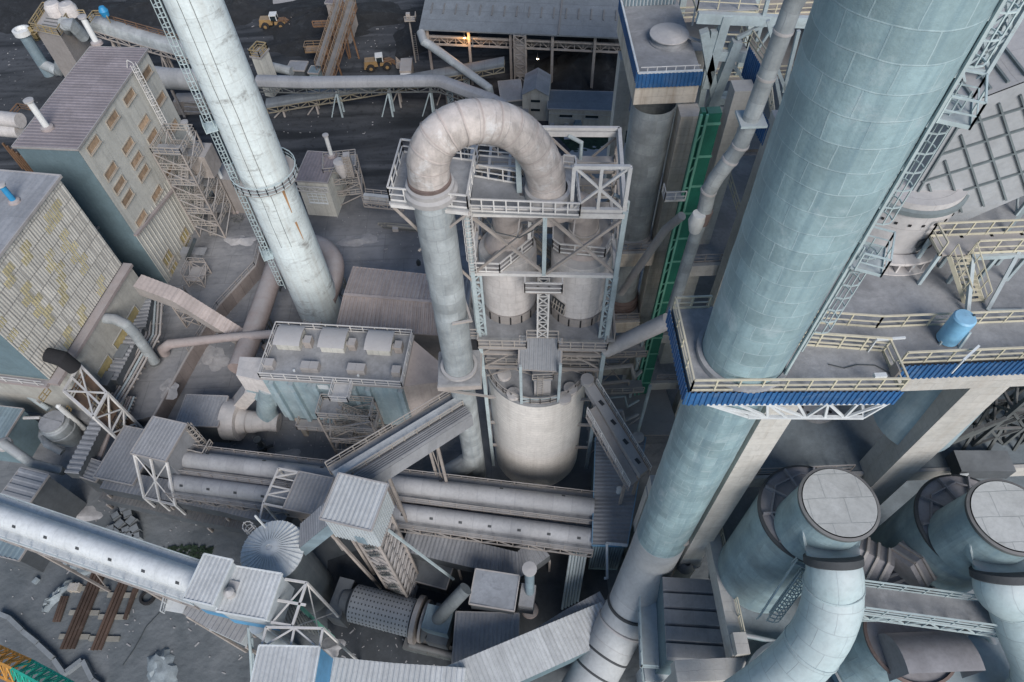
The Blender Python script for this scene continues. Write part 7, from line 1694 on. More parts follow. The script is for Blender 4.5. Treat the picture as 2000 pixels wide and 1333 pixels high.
# hopper shed on white lattice
t, q = house('hopper_shed', 'raised square shed on a white lattice stand at the head of the grey tube conveyors', 'shed', (258, 884), (322, 899), (356, 829), 13, 5.5, 'roof_grey', 'roof_grey', .45, 0, .15)
a, b, c, d = q; dn = V((a - d)).normalized() * 3.0
m = MB(); fl_ = [a + dn, b + dn]
m.poly([at(a, 12.5), at(fl_[0], 6.5), at(fl_[1], 6.5), at(b, 12.5)], .24); m.bar(at(a.lerp(b, .5), 12.5), at(fl_[0].lerp(fl_[1], .5), 6.5), .22); m.xpanel(at(a, 12.4), at(b, 12.4), at(fl_[1], 6.5), at(fl_[0], 6.5), .16, False)
for p in fl_ + [fl_[0].lerp(fl_[1], .5)]: m.bar(at(p, 0), at(p, 6.5), .24)
m.build('lattice_stand', 'rail_white', t)
m = MB(); o = at(b.lerp(c, .6), 9); m.rail([o, o + (b - a).normalized() * 2, at(c, 9) + (b - a).normalized() * 2], 1.1, .09, 1); m.ladder(at(c.lerp(d, -.02), 6), at(c.lerp(d, -.02), 13), ((b - a).x, (b - a).y), .7, .5, .5, .9, .09, 1); m.build('railing', 'rail_dust', t)
house('mid_shed', 'grey corrugated shed roof left of the raised lattice shed', 'shed', (186, 930), (258, 945), (282, 842), 7, 0, 'wall_dark', 'roof_grey', .5, 0, .15)
house('mid_shed', 'narrow pale ribbed roof strip at the end of the ribbed steel cover', 'shed', (145, 926), (186, 940), (200, 905), 5.5, 0, 'wall_dark', 'roof_grey', .5, 1, .1)
def strip(name, label, pts, z, w, mt, wm='wall_dark', h=2.0, cat='gallery', pitch=.5, zs=None):
    P_ = [P(x, y, (zs[i] if zs else z)) for i, (x, y) in enumerate(pts)]; t = T(name, label, cat, at(P_[0].lerp(P_[-1], .5), 0))
    sides = []
    for i, p in enumerate(P_):
        d = P_[min(i + 1, len(P_) - 1)] - P_[max(i - 1, 0)]; s_ = V((-d.y, d.x, 0)).normalized(); sides.append((p + s_ * w / 2, p - s_ * w / 2))
    for (l0, r0), (l1, r1) in zip(sides, sides[1:]):
        m = MB(); m.sheet(r0, r1, l1, l0, pitch, .07); m.build('roof', mt, t)
        m = MB(); m.loft([up(p, -h) for p in (r0, r1, l1, l0)], [up(p, -.06) for p in (r0, r1, l1, l0)]); m.build('wall', wm, t)
    m = MB()
    for l_, r_ in sides:
        for p in (l_, r_): m.bar(at(p, 0), up(p, -h), .25)
    m.build('support', 'frame_dust', t); return t
strip('roof_strip', 'long corrugated roof strip along the lower side of the grey tube conveyors', [(205, 935), (330, 958), (440, 980), (560, 1010)], 6.5, 2.6, 'roof_grey')
strip('roof_strip', 'dark corrugated gallery with an angled end behind the ball mill', [(790, 1052), (900, 1078), (1012, 1104), (1058, 1066)], 6.0, 3.0, 'roof_grey')
strip('roof_strip', 'low dark walkway roof under the grey tube conveyors', [(200, 962), (400, 1008), (520, 1030)], 3.5, 1.6, 'frame_dark')
# lattice-framed roof over the tubes
t, q = house('tube_shed', 'corrugated roof with white lattice frame over the grey tube conveyors', 'shed', (555, 992), (622, 1006), (650, 936), 12, 9.6, 'wall_dust', 'roof_grey', .5, 0, .1)
a, b, c, d = q; e = (b - a).normalized(); m = MB(); A1, D1 = a - e * 2.6, d - e * 2.6
m.poly([at(A1, 11.9), at(D1, 11.9), at(d, 11.9)], .22); m.bar(at(A1, 11.9), at(a, 11.9), .22)
for k in range(4): m.bar(at(A1.lerp(D1, k / 4), 11.9), at(a.lerp(d, (k + 1) / 4 if k % 2 else k / 4), 11.9), .15); m.bar(at(A1.lerp(D1, (k + 1) / 4), 11.9), at(a.lerp(d, (k + 1) / 4), 11.9), .12)
A2 = a + (a - d).normalized() * 1.6; m.poly([at(A1, 11.9), at(A1 + (a - d).normalized() * 1.6, 11.0), at(b + (a - d).normalized() * 1.6, 11.0)], .2)
for p in (A1, D1, b): m.bar(at(p, 0), at(p, 11.9), .22)
m.build('lattice_frame', 'rail_white', t)
# transfer tower with pale cube head
t, q = house('transfer_tower', 'pale corrugated cube house on a tall lattice tower above the ball mill', 'tower', (630, 1010), (722, 1032), (746, 948), 28, 23.2, 'wall_white', 'roof_pale', .42, 0, .2)
a, b, c, d = q
m = MB()
for (p, r_) in ((a, b), (b, c)):
    k = 14
    for i in range(k): o = p.lerp(r_, (i + .2) / k); nn = V(((r_ - p).y, -(r_ - p).x, 0)).normalized(); m.obox(at(o + nn * .01, 23.25), (r_ - p) / k * .5, nn * .08, V((0, 0, 4.5)))
m.build('wall_rib', 'wall_white', t)
m = MB(); e = (b - a).normalized(); nn = V((e.y, -e.x, 0)); o = a.lerp(b, .52); m.obox(at(o + nn * .03, 23.3), e * 1.0, nn * .1, V((0, 0, 1.6))); m.build('door', 'roof_blue', t)
m = MB(); m.ltower([p for p in (a.lerp(c, .25), b.lerp(d, .1), c.lerp(a, .1), d.lerp(b, .25))], 0, 23.2, 13, .26, .12); m.build('lattice', 'frame_dust', t)
m = MB(); cs = [a.lerp(c, .3), b.lerp(d, .2), c.lerp(a, .2), d.lerp(b, .3)]
for i in range(10): z = 1 + 2.2 * i; m.prism([cs[0], cs[1], cs[2], cs[3]], z, z + .08) if i % 3 == 0 else m.stair(at(cs[0].lerp(cs[1], .2), z), at(cs[0].lerp(cs[1], .9), z + 2.2), .8, cs[3] - cs[0])
m.build('inner_stair', 'frame_dark', t)
m = MB(); m.bar(P(757, 1035, 21), P(886, 1132, 6), .22); one('stay_strut', m, 'frame_pale', 'long pale strut from the transfer tower down towards the dark box', 'strut')
# round silo with ribbed cone roof
c = P(566, 1120, 0); top = P(528, 1072, 15.2); c = at(top, 0); R_ = 3.05
t = T('round_silo', 'round grey silo with pale ribbed conical roof left of the transfer tower', 'silo', c)
MB().lathe(c, [(R_ * .98, 0), (R_ * .98, 14.3)], 48).build('shell', 'wall_dark_silo', t) if mat('wall_dark_silo', (.13, .15, .16), .85, .15, streak=.3, streak_col=(.22, .23, .24), panel=(30, 1.8), seam=(.08, .09, .1), seam_w=.03) else 0
m = MB(); rows = []; N_ = 72
m2 = [V((0, 0, 0))]
ring_ = [[V((c.x + r_ * math.cos(2 * math.pi * k / N_), c.y + r_ * math.sin(2 * math.pi * k / N_), z + (.07 if (k % 2) else 0) * r_ / 3)) for k in range(N_ + 1)] for r_, z in ((R_ + .25, 14.4), (.25, 15.6), (.01, 15.65))]
m.grid(ring_)
for k in range(36):
    a_ = 2 * math.pi * k / 36; d_ = V((math.cos(a_), math.sin(a_), 0)); m.bar(at(c + d_ * (R_ + .24), 14.5), at(c + d_ * .3, 15.68), .13, .12)
m.build('cone_roof', 'trim_white', t)
m = MB(); m.lathe(at(c, 0), [(R_ + .2, 14.2), (R_ + .25, 14.38)], 48); m.build('eave', 'trim_white', t)
m = MB(); o = at(c, 14.3) + V((-R_ * .85, R_ * .75, 0)); m.ladder(at(o, 0), at(o, 15.6), (-.75, .66), .7, .55, .5, .9, .1, 1); m.build('ladder', 'rail_white', t)
m = MB(); o = at(c, 14.9) + V((-1.0, 2.4, 0)); m.bar(o, o + V((-.5, .5, 2.2)), .16); m.build('vent', 'trim_white', t)
# feed gallery silo -> transfer tower
g0_, g1_ = P(585, 1048, 15.5), P(668, 978, 23.0); ax = g1_ - g0_; h = V((ax.x, ax.y, 0)).normalized(); s_ = V((-h.y, h.x, 0))
t = T('feed_gallery', 'corrugated gallery from the pale cube house down to the round silo', 'gallery', g0_)
m = MB(); m.sheet(g0_ - s_ * 1.3, g1_ - s_ * 1.3, g1_ + s_ * 1.3, g0_ + s_ * 1.3, .42, .07); m.build('roof', 'roof_grey', t)
m = MB(); m.obox(g0_ - s_ * 1.25 + V((0, 0, -2.5)), s_ * 2.5, ax, V((0, 0, 2.4))); m.build('wall', 'roof_blue', t)
m = MB(); m.bar(at(g0_.lerp(g1_, .45), 0) + s_ * -.5 + V((3, -1, 0)), g0_.lerp(g1_, .5) + V((0, 0, -2.5)), .3); m.bar(at(g0_.lerp(g1_, .8), 0), g0_.lerp(g1_, .8) + V((0, 0, -2.5)), .3); m.build('support', 'frame_dust', t)
# bottom transfer houses
t, q = house('transfer_house', 'white ribbed roof cabin at the end of the white tube conveyor', 'house', (361, 1168), (414, 1180), (452, 1096), 20.5, 14.8, 'wall_white', 'roof_pale', .45, 0, .12, trim='trim_white')
m = MB(); a, b = q[0], q[1]; e = (b - a).normalized(); nn = V((e.y, -e.x, 0)); m.obox(at(a, 15.0) + nn * .02, b - a, nn * .06, V((0, 0, 1.6))); m.build('blue_band', 'blue_pale', t)
m = MB(); c = at(q[1].lerp(q[2], .35), 18) + e * .7; m.lathe(c, [(.45, 0), (.5, 1.8), (.01, 2.2)], 14); m.cbox(c + V((.1, .8, 0)), e, .9, .8, 1.2); m.build('vent_box', 'hood', t)
t, q = house('transfer_house', 'larger white ribbed roof house with blue stripe and lattice side near the bottom', 'house', (425, 1192), (518, 1208), (549, 1123), 19.0, 14.2, 'wall_white', 'roof_pale', .45, 0, .12, trim='trim_white')
a, b, c, d = q; e = (b - a).normalized(); nn = V((e.y, -e.x, 0)); m = MB(); m.obox(at(a, 14.3) + nn * .02, b - a, nn * .06, V((0, 0, 1.5))); m.build('blue_band', 'blue_pale', t)
m = MB(); m.poly([at(b, 17.5) + e * .1, at(b, 17.5) + e * 2.2, at(c, 17.5) + e * 2.2, at(c, 17.5)], .22); m.bar(at(b, 17.5) + e * .2, at(c, 17.5) + e * 2.2, .14); m.bar(at(b.lerp(c, .5), 17.5), at(b.lerp(c, .5), 17.5) + e * 2.8, .22); m.bar(at(b, 17.5) + e * 2.2, at(b, 0) + e * 2.2, .22); m.bar(at(c, 17.5) + e * 2.2, at(c, 0) + e * 2.2, .22); m.xpanel(at(b, 6) + e * 2.2, at(c, 6) + e * 2.2, at(c, 17) + e * 2.2, at(b, 17) + e * 2.2, .12, False); m.build('lattice_side', 'rail_white', t)
m = MB(); cc = P(502, 1222, 14.2); m.lathe(at(cc, 0), [(.8, 0), (.8, 14.1), (.01, 14.12)], 20); m.build('pillar', 'wall_white', t)
m = MB(); m.pipe([P(485, 1225, 14), P(489, 1270, 10), P(492, 1330, 4)], .16, 8); m.build('down_pipe', 'frame_pale', t)
strip('roof_strip', 'grey ribbed stair cover slanting below the white cabins near the bottom', [(365, 1180), (410, 1207), (480, 1240)], 12, 1.8, 'roof_grey', 'wall_white', 1.6, zs=[13.6, 12.5, 11])
m = MB(); c = P(346, 1180, 14); m.cbox(c, e, 2.0, 1.6, .15); m.rail([c + V((-1, -.9, .1)), c + V((-1, .9, .1)), c + V((1, .9, .1))], 1.0, .08, 1); one('end_platform', m, 'tube_white', 'small pale railed platform under the end of the white tube conveyor', 'platform')
t, q = house('bottom_house', 'white ribbed roof house with bright blue side wall at the bottom edge', 'house', (490, 1345), (607, 1348), (612, 1266), 18, 11, 'wall_white', 'roof_pale', .45, 0, .12, trim='trim_white')
a, b, c, d = q; e = (b - a).normalized(); m = MB(); m.loft([at(b, 11.2) + e * .12, at(c, 11.2) + e * .12, at(c, 11.2) + e * .2, at(b, 11.2) + e * .2], [at(b, 17.8) + e * .12, at(c, 17.8) + e * .12, at(c, 17.8) + e * .2, at(b, 17.8) + e * .2]); m.build('side_cladding', 'blue_pale', t)
m = MB(); up_ = (d - a).normalized(); m.poly([at(d, 17.6), at(d, 17.6) + up_ * 1.8, at(c, 17.6) + up_ * 1.8, at(c, 17.6)], .2); m.bar(at(d.lerp(c, .5), 17.6), at(d.lerp(c, .5), 17.6) + up_ * 1.8, .18); m.bar(at(d, 17.6), at(d.lerp(c, .5), 17.6) + up_ * 1.8, .14); m.bar(at(c, 17.6), at(d.lerp(c, .5), 17.6) + up_ * 1.8, .14)
for p in (d, c): m.bar(at(p, 17.6) + up_ * 1.8, at(p, 0) + up_ * 1.8, .2)
m.build('lattice_frame', 'rail_white', t)
strip('bottom_gallery', 'pale ribbed gallery roof running along the bottom edge to the right', [(640, 1330), (760, 1342), (905, 1352)], 13, 4.2, 'roof_pale', 'wall_white', 2.4)
strip('bottom_gallery', 'pale ribbed gallery roof rising towards the foot of the huge stack', [(880, 1345), (1275, 1174)], 12, 4.0, 'roof_pale', 'wall_blue', 2.4, zs=[12.8, 5.2])
strip('bottom_gallery', 'narrow grey gallery above the rising ribbed one at bottom centre', [(1035, 1255), (1110, 1208), (1180, 1170)], 7, 1.8, 'roof_grey', 'wall_dark', 1.6)
struct('pit_shade_floor', MB().prism([P(x, y, .012) for x, y in ((640, 1095), (800, 1040), (1175, 1050), (1190, 1170), (1020, 1345), (640, 1345))], .004, .03), 'pit_shade_floor') if mat('pit_shade_floor', (.055, .062, .07), .9, .3, None, patch=.5, patch_col=(.1, .11, .12), patch_scale=.3) else 0  # deep shade between the buildings put into the near-black colour of this sheet
# ball mill
a, b = P(692, 1178, 3.4), P(808, 1208, 3.4); ax = (b - a).normalized()
t = T('ball_mill', 'grey studded ball mill drum with girth gear beside the lattice tower', 'ball mill', at(a.lerp(b, .5), 0)); RM = 2.1
MB().pipe([a, b], RM, 48).build('drum', 'mill_shell', t)
m = MB(); L_ = (b - a).length; x = V((0, 0, 1)).cross(ax).normalized(); y = ax.cross(x)
for i in range(17):
    for k in range(15):
        an = math.radians(-30 + 240 * k / 15 - 15); d_ = x * math.cos(an) + V((0, 0, 1)) * math.sin(an); c_ = a + ax * (L_ * (i + .5) / 17) + d_ * RM; tt = ax.cross(d_); m.obox(c_ - ax * .06 - tt * .09 - d_ * .05, ax * .12, tt * .18, d_ * .08)
m.build('liner_bolts', 'bolt_dark', t)
m = MB(); m.pipe([b + ax * .2, b + ax * .25, b + ax * .8, b + ax * .85], [RM, 2.65, 2.65, RM], 48); m.pipe([b + ax * 1.2, b + ax * 1.5], 2.35, 48); m.build('girth_gear', 'frame_dust', t)
m = MB(); m.pipe([a - ax * .05, a - ax * .5, a - ax * 1.4], [RM, 1.5, 1.3], 32); m.pipe([b + ax * 1.6, b + ax * 2.2, b + ax * 3.4], [2.3, 1.6, 1.4], 32); m.build('trunnion', 'wall_dark', t)
m = MB(); s_ = V((-ax.y, ax.x, 0)); c_ = a - ax * 1.6; m.cbox(at(c_, 0), ax, 1.8, 4.5, 4.2); c_ = b + ax * 3.4; m.cbox(at(c_, 0), ax, 2.4, 4.2, 4.2); m.build('bearing_block', 'wall_dark', t)
m = MB(); c_ = b + ax * 3.2; m.cbox(at(c_, 4.2), ax, 3.0, 2.6, 2.2); m.build('outlet_box', 'roof_blue', t)
m = MB(); m.pipe([at(c_, 6.0) + V((0, 0, 0)), P(872, 1190, 8), P(910, 1150, 10)], .75, 16); m.build('outlet_pipe', 'wall_dark_silo', t)
m = MB(); o = P(800, 1260, 0)
for k in range(5): m.cbox(P(805 + 22 * k, 1262 + 5 * k, 0), ax, 1.6, 1.3, 1.2 + .5 * (k % 2))
m.pipe([P(800, 1258, 1.6), P(890, 1282, 1.6)], .4, 12); one('mill_drive', m, 'frame_dark', 'dark drive train of the ball mill on the shaded floor', 'machine')
t, q = house('filter_box', 'grey box with worn flat roof standing right of the ball mill', 'filter', (918, 1178), (1003, 1192), (1010, 1126), 9, 0, 'wall_dark', 'roof_worn', 90, 0, .1) if mat('roof_worn', (.24, .26, .29), .85, .2, None, patch=.6, patch_col=(.13, .14, .16), patch_scale=.5) else (0, 0)
m = MB(); a, b, c, d = q; m.cbox(at(b.lerp(c, .5) + V((1.2, 0, 0)), 5), b - a, 1.6, 2.4, 3); m.build('side_box', 'roof_grey', t)
house('mill_shed', 'grey corrugated roof shed in front of the worn-roof box', 'shed', (884, 1318), (1008, 1322), (1028, 1202), 7, 0, 'wall_dark', 'roof_grey', .45, 0, .15)
b_ = P(1035, 1192, 0); vent(1037, 1112, 1035, 1192, 0, .5, 'wide grey vent pipe rising from the dark pit by the worn-roof box', 'roof_blue', grp=None)
house('low_floor', 'dark low roof behind the ball mill under the gallery', 'shed', (760, 1120), (870, 1150), (880, 1100), 3, 0, 'wall_dark', 'wall_dark', 2, 0, .1)
t = T('pipe_bundle', 'bundle of thin vertical pipes in the dark corner by the blue edged house', 'pipes', P(1110, 1150, 0))
for k in range(6): m = MB(); m.pipe([P(1098 + 6 * k, 1190 - 3 * k, .5), P(1118 + 6 * k, 1060, 7)], .16, 8); m.build('pipe', 'frame_pale', t)
t = T('steel_stair', 'dark slanting steel girder in the pit below the transfer tower', 'girder', P(590, 1200, 4))
m = MB(); m.bar(P(575, 1175, 8), P(650, 1245, 1), .4, .6); m.build('girder', 'green_frame', t)
m = MB()
for k in range(9): m.bar(P(540 + 8 * k, 1160 + 6 * k, 6), P(560 + 9 * k, 1215 + 4 * k, 2), .18)
m.build('bracing', 'frame_dark', t)
# blue edged long house
LBZ = 9.5
q = [P(1160, 1062, LBZ), P(1222, 1064, LBZ), P(1258, 858, LBZ), P(1166, 858, LBZ)]
t, q = house('edge_house', 'long grey corrugated house with blue trim between white silo and huge stack', 'building', None, None, None, LBZ, 0, 'wall_blue', 'roof_grey', .5, quad=q, along=1, trim='blue_pale')
m = MB(); c = P(1208, 962, LBZ); m.lathe(c, [(.3, 0), (.25, .9), (.35, 1.0), (.01, 1.1)], 12); m.build('roof_vent', 'white_paint', t)
m = MB(); a, b = q[0], q[1]
for k in range(12): p = a.lerp(b, k / 12); m.bar(at(p, 1) + V((0, -.1, 0)), at(p, 9) + V((0, -.1, 0)), .2)
m.build('wall_rib', 'roof_blue', t)
m = MB(); m.poly([P(1185, 1062, 9.8), P(1186, 1130, 5), P(1180, 1130, 5)], .25); m.bar(P(1184, 1062, 9.6), P(1225, 1066, 9.6), .3); m.build('frame', 'trim_white', t)
# brown dusty floor between
m = MB(); m.prism([P(x, y, 5) for x, y in ((1172, 760), (1300, 760), (1330, 850), (1172, 850))], 4.8, 5.0); one('dusty_floor', m, 'wall_dust', 'dusty low floor slab between white silo and green elevator foot', 'floor')
m = MB(); c = P(1245, 860, 9.5); m.lathe(c, [(.5, -3), (.5, .6), (.7, .7), (.7, 1.0), (.01, 1.2)], 14); one('capped_pipe', m, 'hood', 'short dusty capped pipe beside the sloping belt conveyor', 'pipe')
# ================================================================ yard debris
blocks = [(248, 998), (232, 1012), (256, 1008), (262, 1022), (240, 1028), (222, 1038), (230, 1046), (252, 1040), (268, 1038), (246, 1052), (258, 1053), (272, 1052)]
for i, (x, y) in enumerate(blocks):
    a_ = random.uniform(-.4, .4); m = MB(); s_ = random.uniform(1.0, 1.3); c_ = P(x, y, 0); d_ = V((math.cos(a_ + .6), math.sin(a_ + .6), 0)); m.cbox(c_, d_, s_, s_ * .85, 1.0); lo = len(m.v)
    m.v[4:8] = [tuple(V(v) + (at(c_, v[2]) - V(v)) * .12) for v in m.v[4:8]]
    one('stone_block', m, 'block_grey', 'one of a dozen grey blocks heaped in the yard behind the white tube conveyor', 'block', 'grey blocks heaped in the yard')
sets = [((190, 1125, 168, 1265), 4, 'rust_beam_bundle', 'long bundle of rusty rails lying left in the lower yard'), ((243, 1130, 190, 1265), 4, 'rust_beam_bundle', 'second long bundle of rusty rails on white sleepers in the lower yard')]
for (x0, y0, x1, y1), n_, nm, lab in (((195, 1112, 130, 1268), 4, 'rail_bundle', 'long bundle of rusty rails, leftmost of the pair in the lower yard'), ((248, 1128, 190, 1270), 3, 'rail_bundle', 'long bundle of rusty rails beside the tyre ring in the lower yard')):
    t = T(nm, lab, 'rails', P((x0 + x1) / 2, (y0 + y1) / 2, 0), 'bundles of rusty rails')
    for k in range(n_): m = MB(); o = V((.45 * k - .6, 0, 0)); m.bar(P(x0, y0, .42) + o, P(x1, y1, .42) + o, .3, .34); m.build('rail', 'rail_rust', t)
    for f in (.25, .55, .85): m = MB(); c_ = P(x0 + (x1 - x0) * f, y0 + (y1 - y0) * f, 0); m.cbox(c_ + V((.4, 0, 0)), V((1, -.05, 0)), 3.6, .55, .24); m.build('sleeper', 'timber', t)
m = MB()
for k in range(3): m.bar(P(122 + 5 * k, 1165, .3), P(105 + 5 * k, 1215, .3), .25)
one('rail_offcuts', m, 'rail_rust', 'few short rusty rail pieces left of the rail bundles', 'rails')
m = MB(); m.bar(P(264, 1150, .3), P(244, 1210, .3), .4); m.bar(P(268, 1150, .3), P(250, 1195, .3), .3); one('rusty_beams', m, 'rail_rust', 'two short rusty beams near the tyre ring', 'beams')
for x, y, lab in ((150, 1150, 'tan wooden crate between rail pieces and rails in the lower yard'),):
    m = MB(); m.cbox(P(x, y, 0), V((1, -.1, 0)), 1.3, .9, .8)
    for k in (-.4, .1, .5): m.cbox(P(x, y, 0) + V((k, -.02, 0)), V((1, -.1, 0)), .12, 1.0, .84)
    one('wooden_crate', m, 'concrete_tan', lab, 'crate')
m = MB(); c_ = P(290, 1168, 0)
for k in range(28):
    a0, a1 = 2 * math.pi * k / 28, 2 * math.pi * (k + 1) / 28; m.bar(c_ + V((.78 * math.cos(a0), .78 * math.sin(a0), .25)), c_ + V((.78 * math.cos(a1), .78 * math.sin(a1), .25)), .3, .4)
one('tyre_ring', m, 'tyre', 'old black tyre lying flat on the lower yard', 'tyre')
m = MB(); m.pipe([P(330, 1165, .05), P(318, 1190, .05), P(285, 1225, .05), P(275, 1245, .05), P(262, 1268, .05), P(240, 1300, .05)], .06, 6); one('yard_cable', m, 'valve_dark', 'thin dark cable trailing across the lower yard', 'cable')
def tarp(px, py, rx, ry, hx, lab, seed):
    rnd = random.Random(seed); c_ = P(px, py, 0); h = V((hx[0], hx[1], 0)).normalized(); s_ = V((-h.y, h.x, 0)); m = MB(); rows = []
    for i in range(11):
        r_ = []
        for j in range(8):
            u, v = i / 5 - 1, j / 3.5 - 1; z = (.75 * (1 - u * u) * (1 - v * v)) ** .6 * .5 + rnd.uniform(0, .55) * (abs(u) < .95 and abs(v) < .95)
            r_.append(c_ + h * u * rx + s_ * v * ry * (1 - .25 * u * u) + h * rnd.uniform(-.2, .2) + s_ * rnd.uniform(-.25, .25) + V((0, 0, z + .02)))
        rows.append(r_)
    m.grid(rows); return one('tarpaulin', m, 'tarp', lab, 'tarpaulin')
tarp(316, 1315, 2.6, 1.6, (.5, -1), 'crumpled pale tarpaulin heap at the bottom edge of the yard', 3)
tarp(112, 1165, 2.1, .5, (.55, .85), 'narrow crumpled pale tarpaulin strip beside the rusty rails', 5)
segs = [((0, 1200), (20, 1208)), ((20, 1208), (45, 1232)), ((46, 1234), (75, 1257)), ((76, 1259), (105, 1286)), ((108, 1290), (128, 1318)), ((130, 1314), (162, 1290)), ((164, 1292), (182, 1328)), ((184, 1330), (200, 1342))]
for i, (p_, q_) in enumerate(segs):
    m = MB(); m.bar(P(*p_, .4), P(*q_, .4), .5, .8); one('kerb_block', m, 'block_grey', 'one of the pale concrete kerb blocks in a bent row at the lower left', 'kerb', 'concrete kerb blocks at lower left')
m = MB(); c_ = P(15, 1250, 0)
for k in range(6): m.bar(P(140 - 14 * k, 1110 - 8 * k, .4), P(160 - 14 * k, 1080 - 4 * k, .9), .5, .3)
m.cbox(P(178, 1112, 0), V((1, .3, 0)), 2.2, 1.2, 1.2); m.cbox(P(160, 1100, 0), V((1, .8, 0)), 1.8, .8, 1.0); m.bar(P(75, 1130, .2), P(66, 1140, .2), .5); one('scrap_pile', m, 'tarp', 'heap of pale scrap steel in the shade under the white tube conveyor', 'scrap')
# crane jib in the bottom-left corner
def jib(name, label, p0, p1, w, mt, nseg):
    ax = (p1 - p0).normalized(); s_ = V((-ax.y, ax.x, 0)).normalized(); u_ = ax.cross(s_); u_ = u_ if u_.z > 0 else -u_; m = MB()
    ch = [s_ * w / 2, s_ * -w / 2, u_ * w * .85]
    for c_ in ch: m.bar(p0 + c_, p1 + c_, .22)
    for i in range(nseg):
        a_, b_ = p0.lerp(p1, i / nseg), p0.lerp(p1, (i + .5) / nseg); d_ = p0.lerp(p1, (i + 1) / nseg)
        for i0, i1 in ((0, 1), (1, 2), (2, 0)): m.bar(a_ + ch[i0], b_ + ch[i1], .12); m.bar(b_ + ch[i1], d_ + ch[i0], .12); m.bar(a_ + ch[i0], a_ + ch[i1], .1)
    return one(name, m, mt, label, 'crane jib')
jib('crane_jib', 'orange lattice crane jib lying in the bottom left corner', P(-60, 1265, 14), P(44, 1312, 14), 2.2, 'crane_orange', 7)
jib('crane_jib', 'green lattice crane jib section at the bottom left corner', P(44, 1312, 13.8), P(160, 1375, 13.8), 2.2, 'crane_green', 8)
t = T('yard_lamp_post', 'thin white post rising at the bottom beside the white cabins', 'post', P(497, 1320, 0)); m = MB(); m.pipe([P(497, 1330, 1), P(492, 1245, 9)], .14, 8); m.build('pole', 'frame_pale', t)
gq = [P(x, y, .02) for x, y in ((320, 1085), (345, 1072), (395, 1078), (400, 1100), (360, 1098))]
m = MB(); c_ = sum(gq, V((0, 0, 0))) / 5
for k in range(260):
    p = c_ + V((random.uniform(-3.2, 3.2), random.uniform(-1.2, 1.2), 0)); s_ = random.uniform(.15, .4); a_ = random.uniform(0, 6.3); m.face([p + V((s_ * math.cos(a_ + i * 2.1), s_ * math.sin(a_ + i * 2.1), .05 + random.uniform(0, .25))) for i in range(3)])
struct('grass_verge', m, 'grass', 'stuff')
# ================================================================ pipework, debris and dust between the big things
rnd = random.Random(11)
# service pipes and back walkways on the steel tower
for k, (x, y, z0, z1, r_) in enumerate(((-.6, 3.0, 4, 46, .14), (-.9, 5.0, 2, 38, .2), (WX + .5, 2.2, 6, 46, .16), (WX + .7, 4.2, 3, 44, .22), (WX + .5, 6.0, 2, 40, .14), (3.2, DY - .4, 30, 46, .16), (9.3, DY - .4, 30, 46, .2))):
    m = MB(); m.pipe([tw(x, y, z0), tw(x, y, z1), tw(x + (1.2 if x < 1 else -1.2), y + .2, z1 + .6)], r_, 10); m.build('service_pipe', 'frame_dust' if k % 2 else 'frame_pale', tower)
for z in (33.5, 36.6, 41.6, 44.2):
    m = MB(); deck_poly(m, [tw(.2, DY - 2.2, 0), tw(WX - .2, DY - 2.2, 0), tw(WX - .2, DY, 0), tw(.2, DY, 0)], z, .14); m.build('platform', 'frame_dust', tower)
    m = MB(); m.rail([tw(.2, DY - 2.15, z), tw(WX - .2, DY - 2.15, z)], 1.05, .08, 1.3); m.build('railing', 'rail_dust', tower)
for z in (33, 36, 42, 44.5):
    m = MB()
    for x in (0, WX): m.bar(tw(x, 0, z), tw(x, DY, z), .2)
    m.build('beam', 'frame_dust', tower)
for x0, z0, z1 in ((4.9, 30, 33.5), (7.4, 33.5, 36.6), (4.9, 39.6, 41.6), (7.4, 41.6, 44.2)):
    m = MB(); m.stair(tw(x0, DY - 3.0, z0), tw(x0 + (2.4 if x0 < 6 else -2.4), DY - 3.0, z1), .8, e2); m.build('flight', 'rail_dust', tower)
m = MB()
for x in (.4, 4.0, 8.6, 12.0):
    m.bar(tw(x, .3, 46.6), tw(x + .8, 2.6, 43.6), .14); m.bar(tw(x, .3, 43.6), tw(x + .5, 5, 46.4), .12)
m.build('brace', 'frame_dust', tower)
m = MB(); m.pipe([tw(1.6, -.2, 46.2), tw(2.3, -.25, 44.8), tw(4.2, -.25, 44.2), tw(6.0, -.2, 45.6)], .05, 6); m.build('hanging_cable', 'valve_dark', tower)
# pipe bridge and platforms between the silo and the tan piers
t = T('pipe_bridge', 'dusty pipe bridge with railed platforms between the white silo and the tan concrete piers', 'pipe bridge', V((12, 44, 0)))
for z, y in ((6, 41), (12, 44), (17, 46)):
    m = MB(); m.box((9.4, y - .9, z - .2), (16, y + .9, z)); m.build('platform', 'frame_dust', t)
    m = MB(); m.rail([V((9.4, y - .85, z)), V((16, y - .85, z))], 1.05, .08, 1.3); m.build('railing', 'rail_dust', t)
for x, y in ((9.8, 40.4), (15.6, 40.4), (9.8, 46.6), (15.6, 46.6)): m = MB(); m.bar(V((x, y, 0)), V((x, y, 18)), .3); m.build('column', 'frame_pale', t)
for k in range(7):
    y = 40.6 + .9 * k; z = 4 + 2.1 * k; m = MB(); m.pipe([V((9.2, y, z)), V((13 + .3 * k, y + .2, z + .3)), V((13.6 + .3 * k, y + .2, z - 2.5)), V((16.2, y + 1.4, z - 3))], .16 + .06 * (k % 3), 10); m.build('pipe', ('frame_pale', 'frame_dust', 'hood')[k % 3], t)
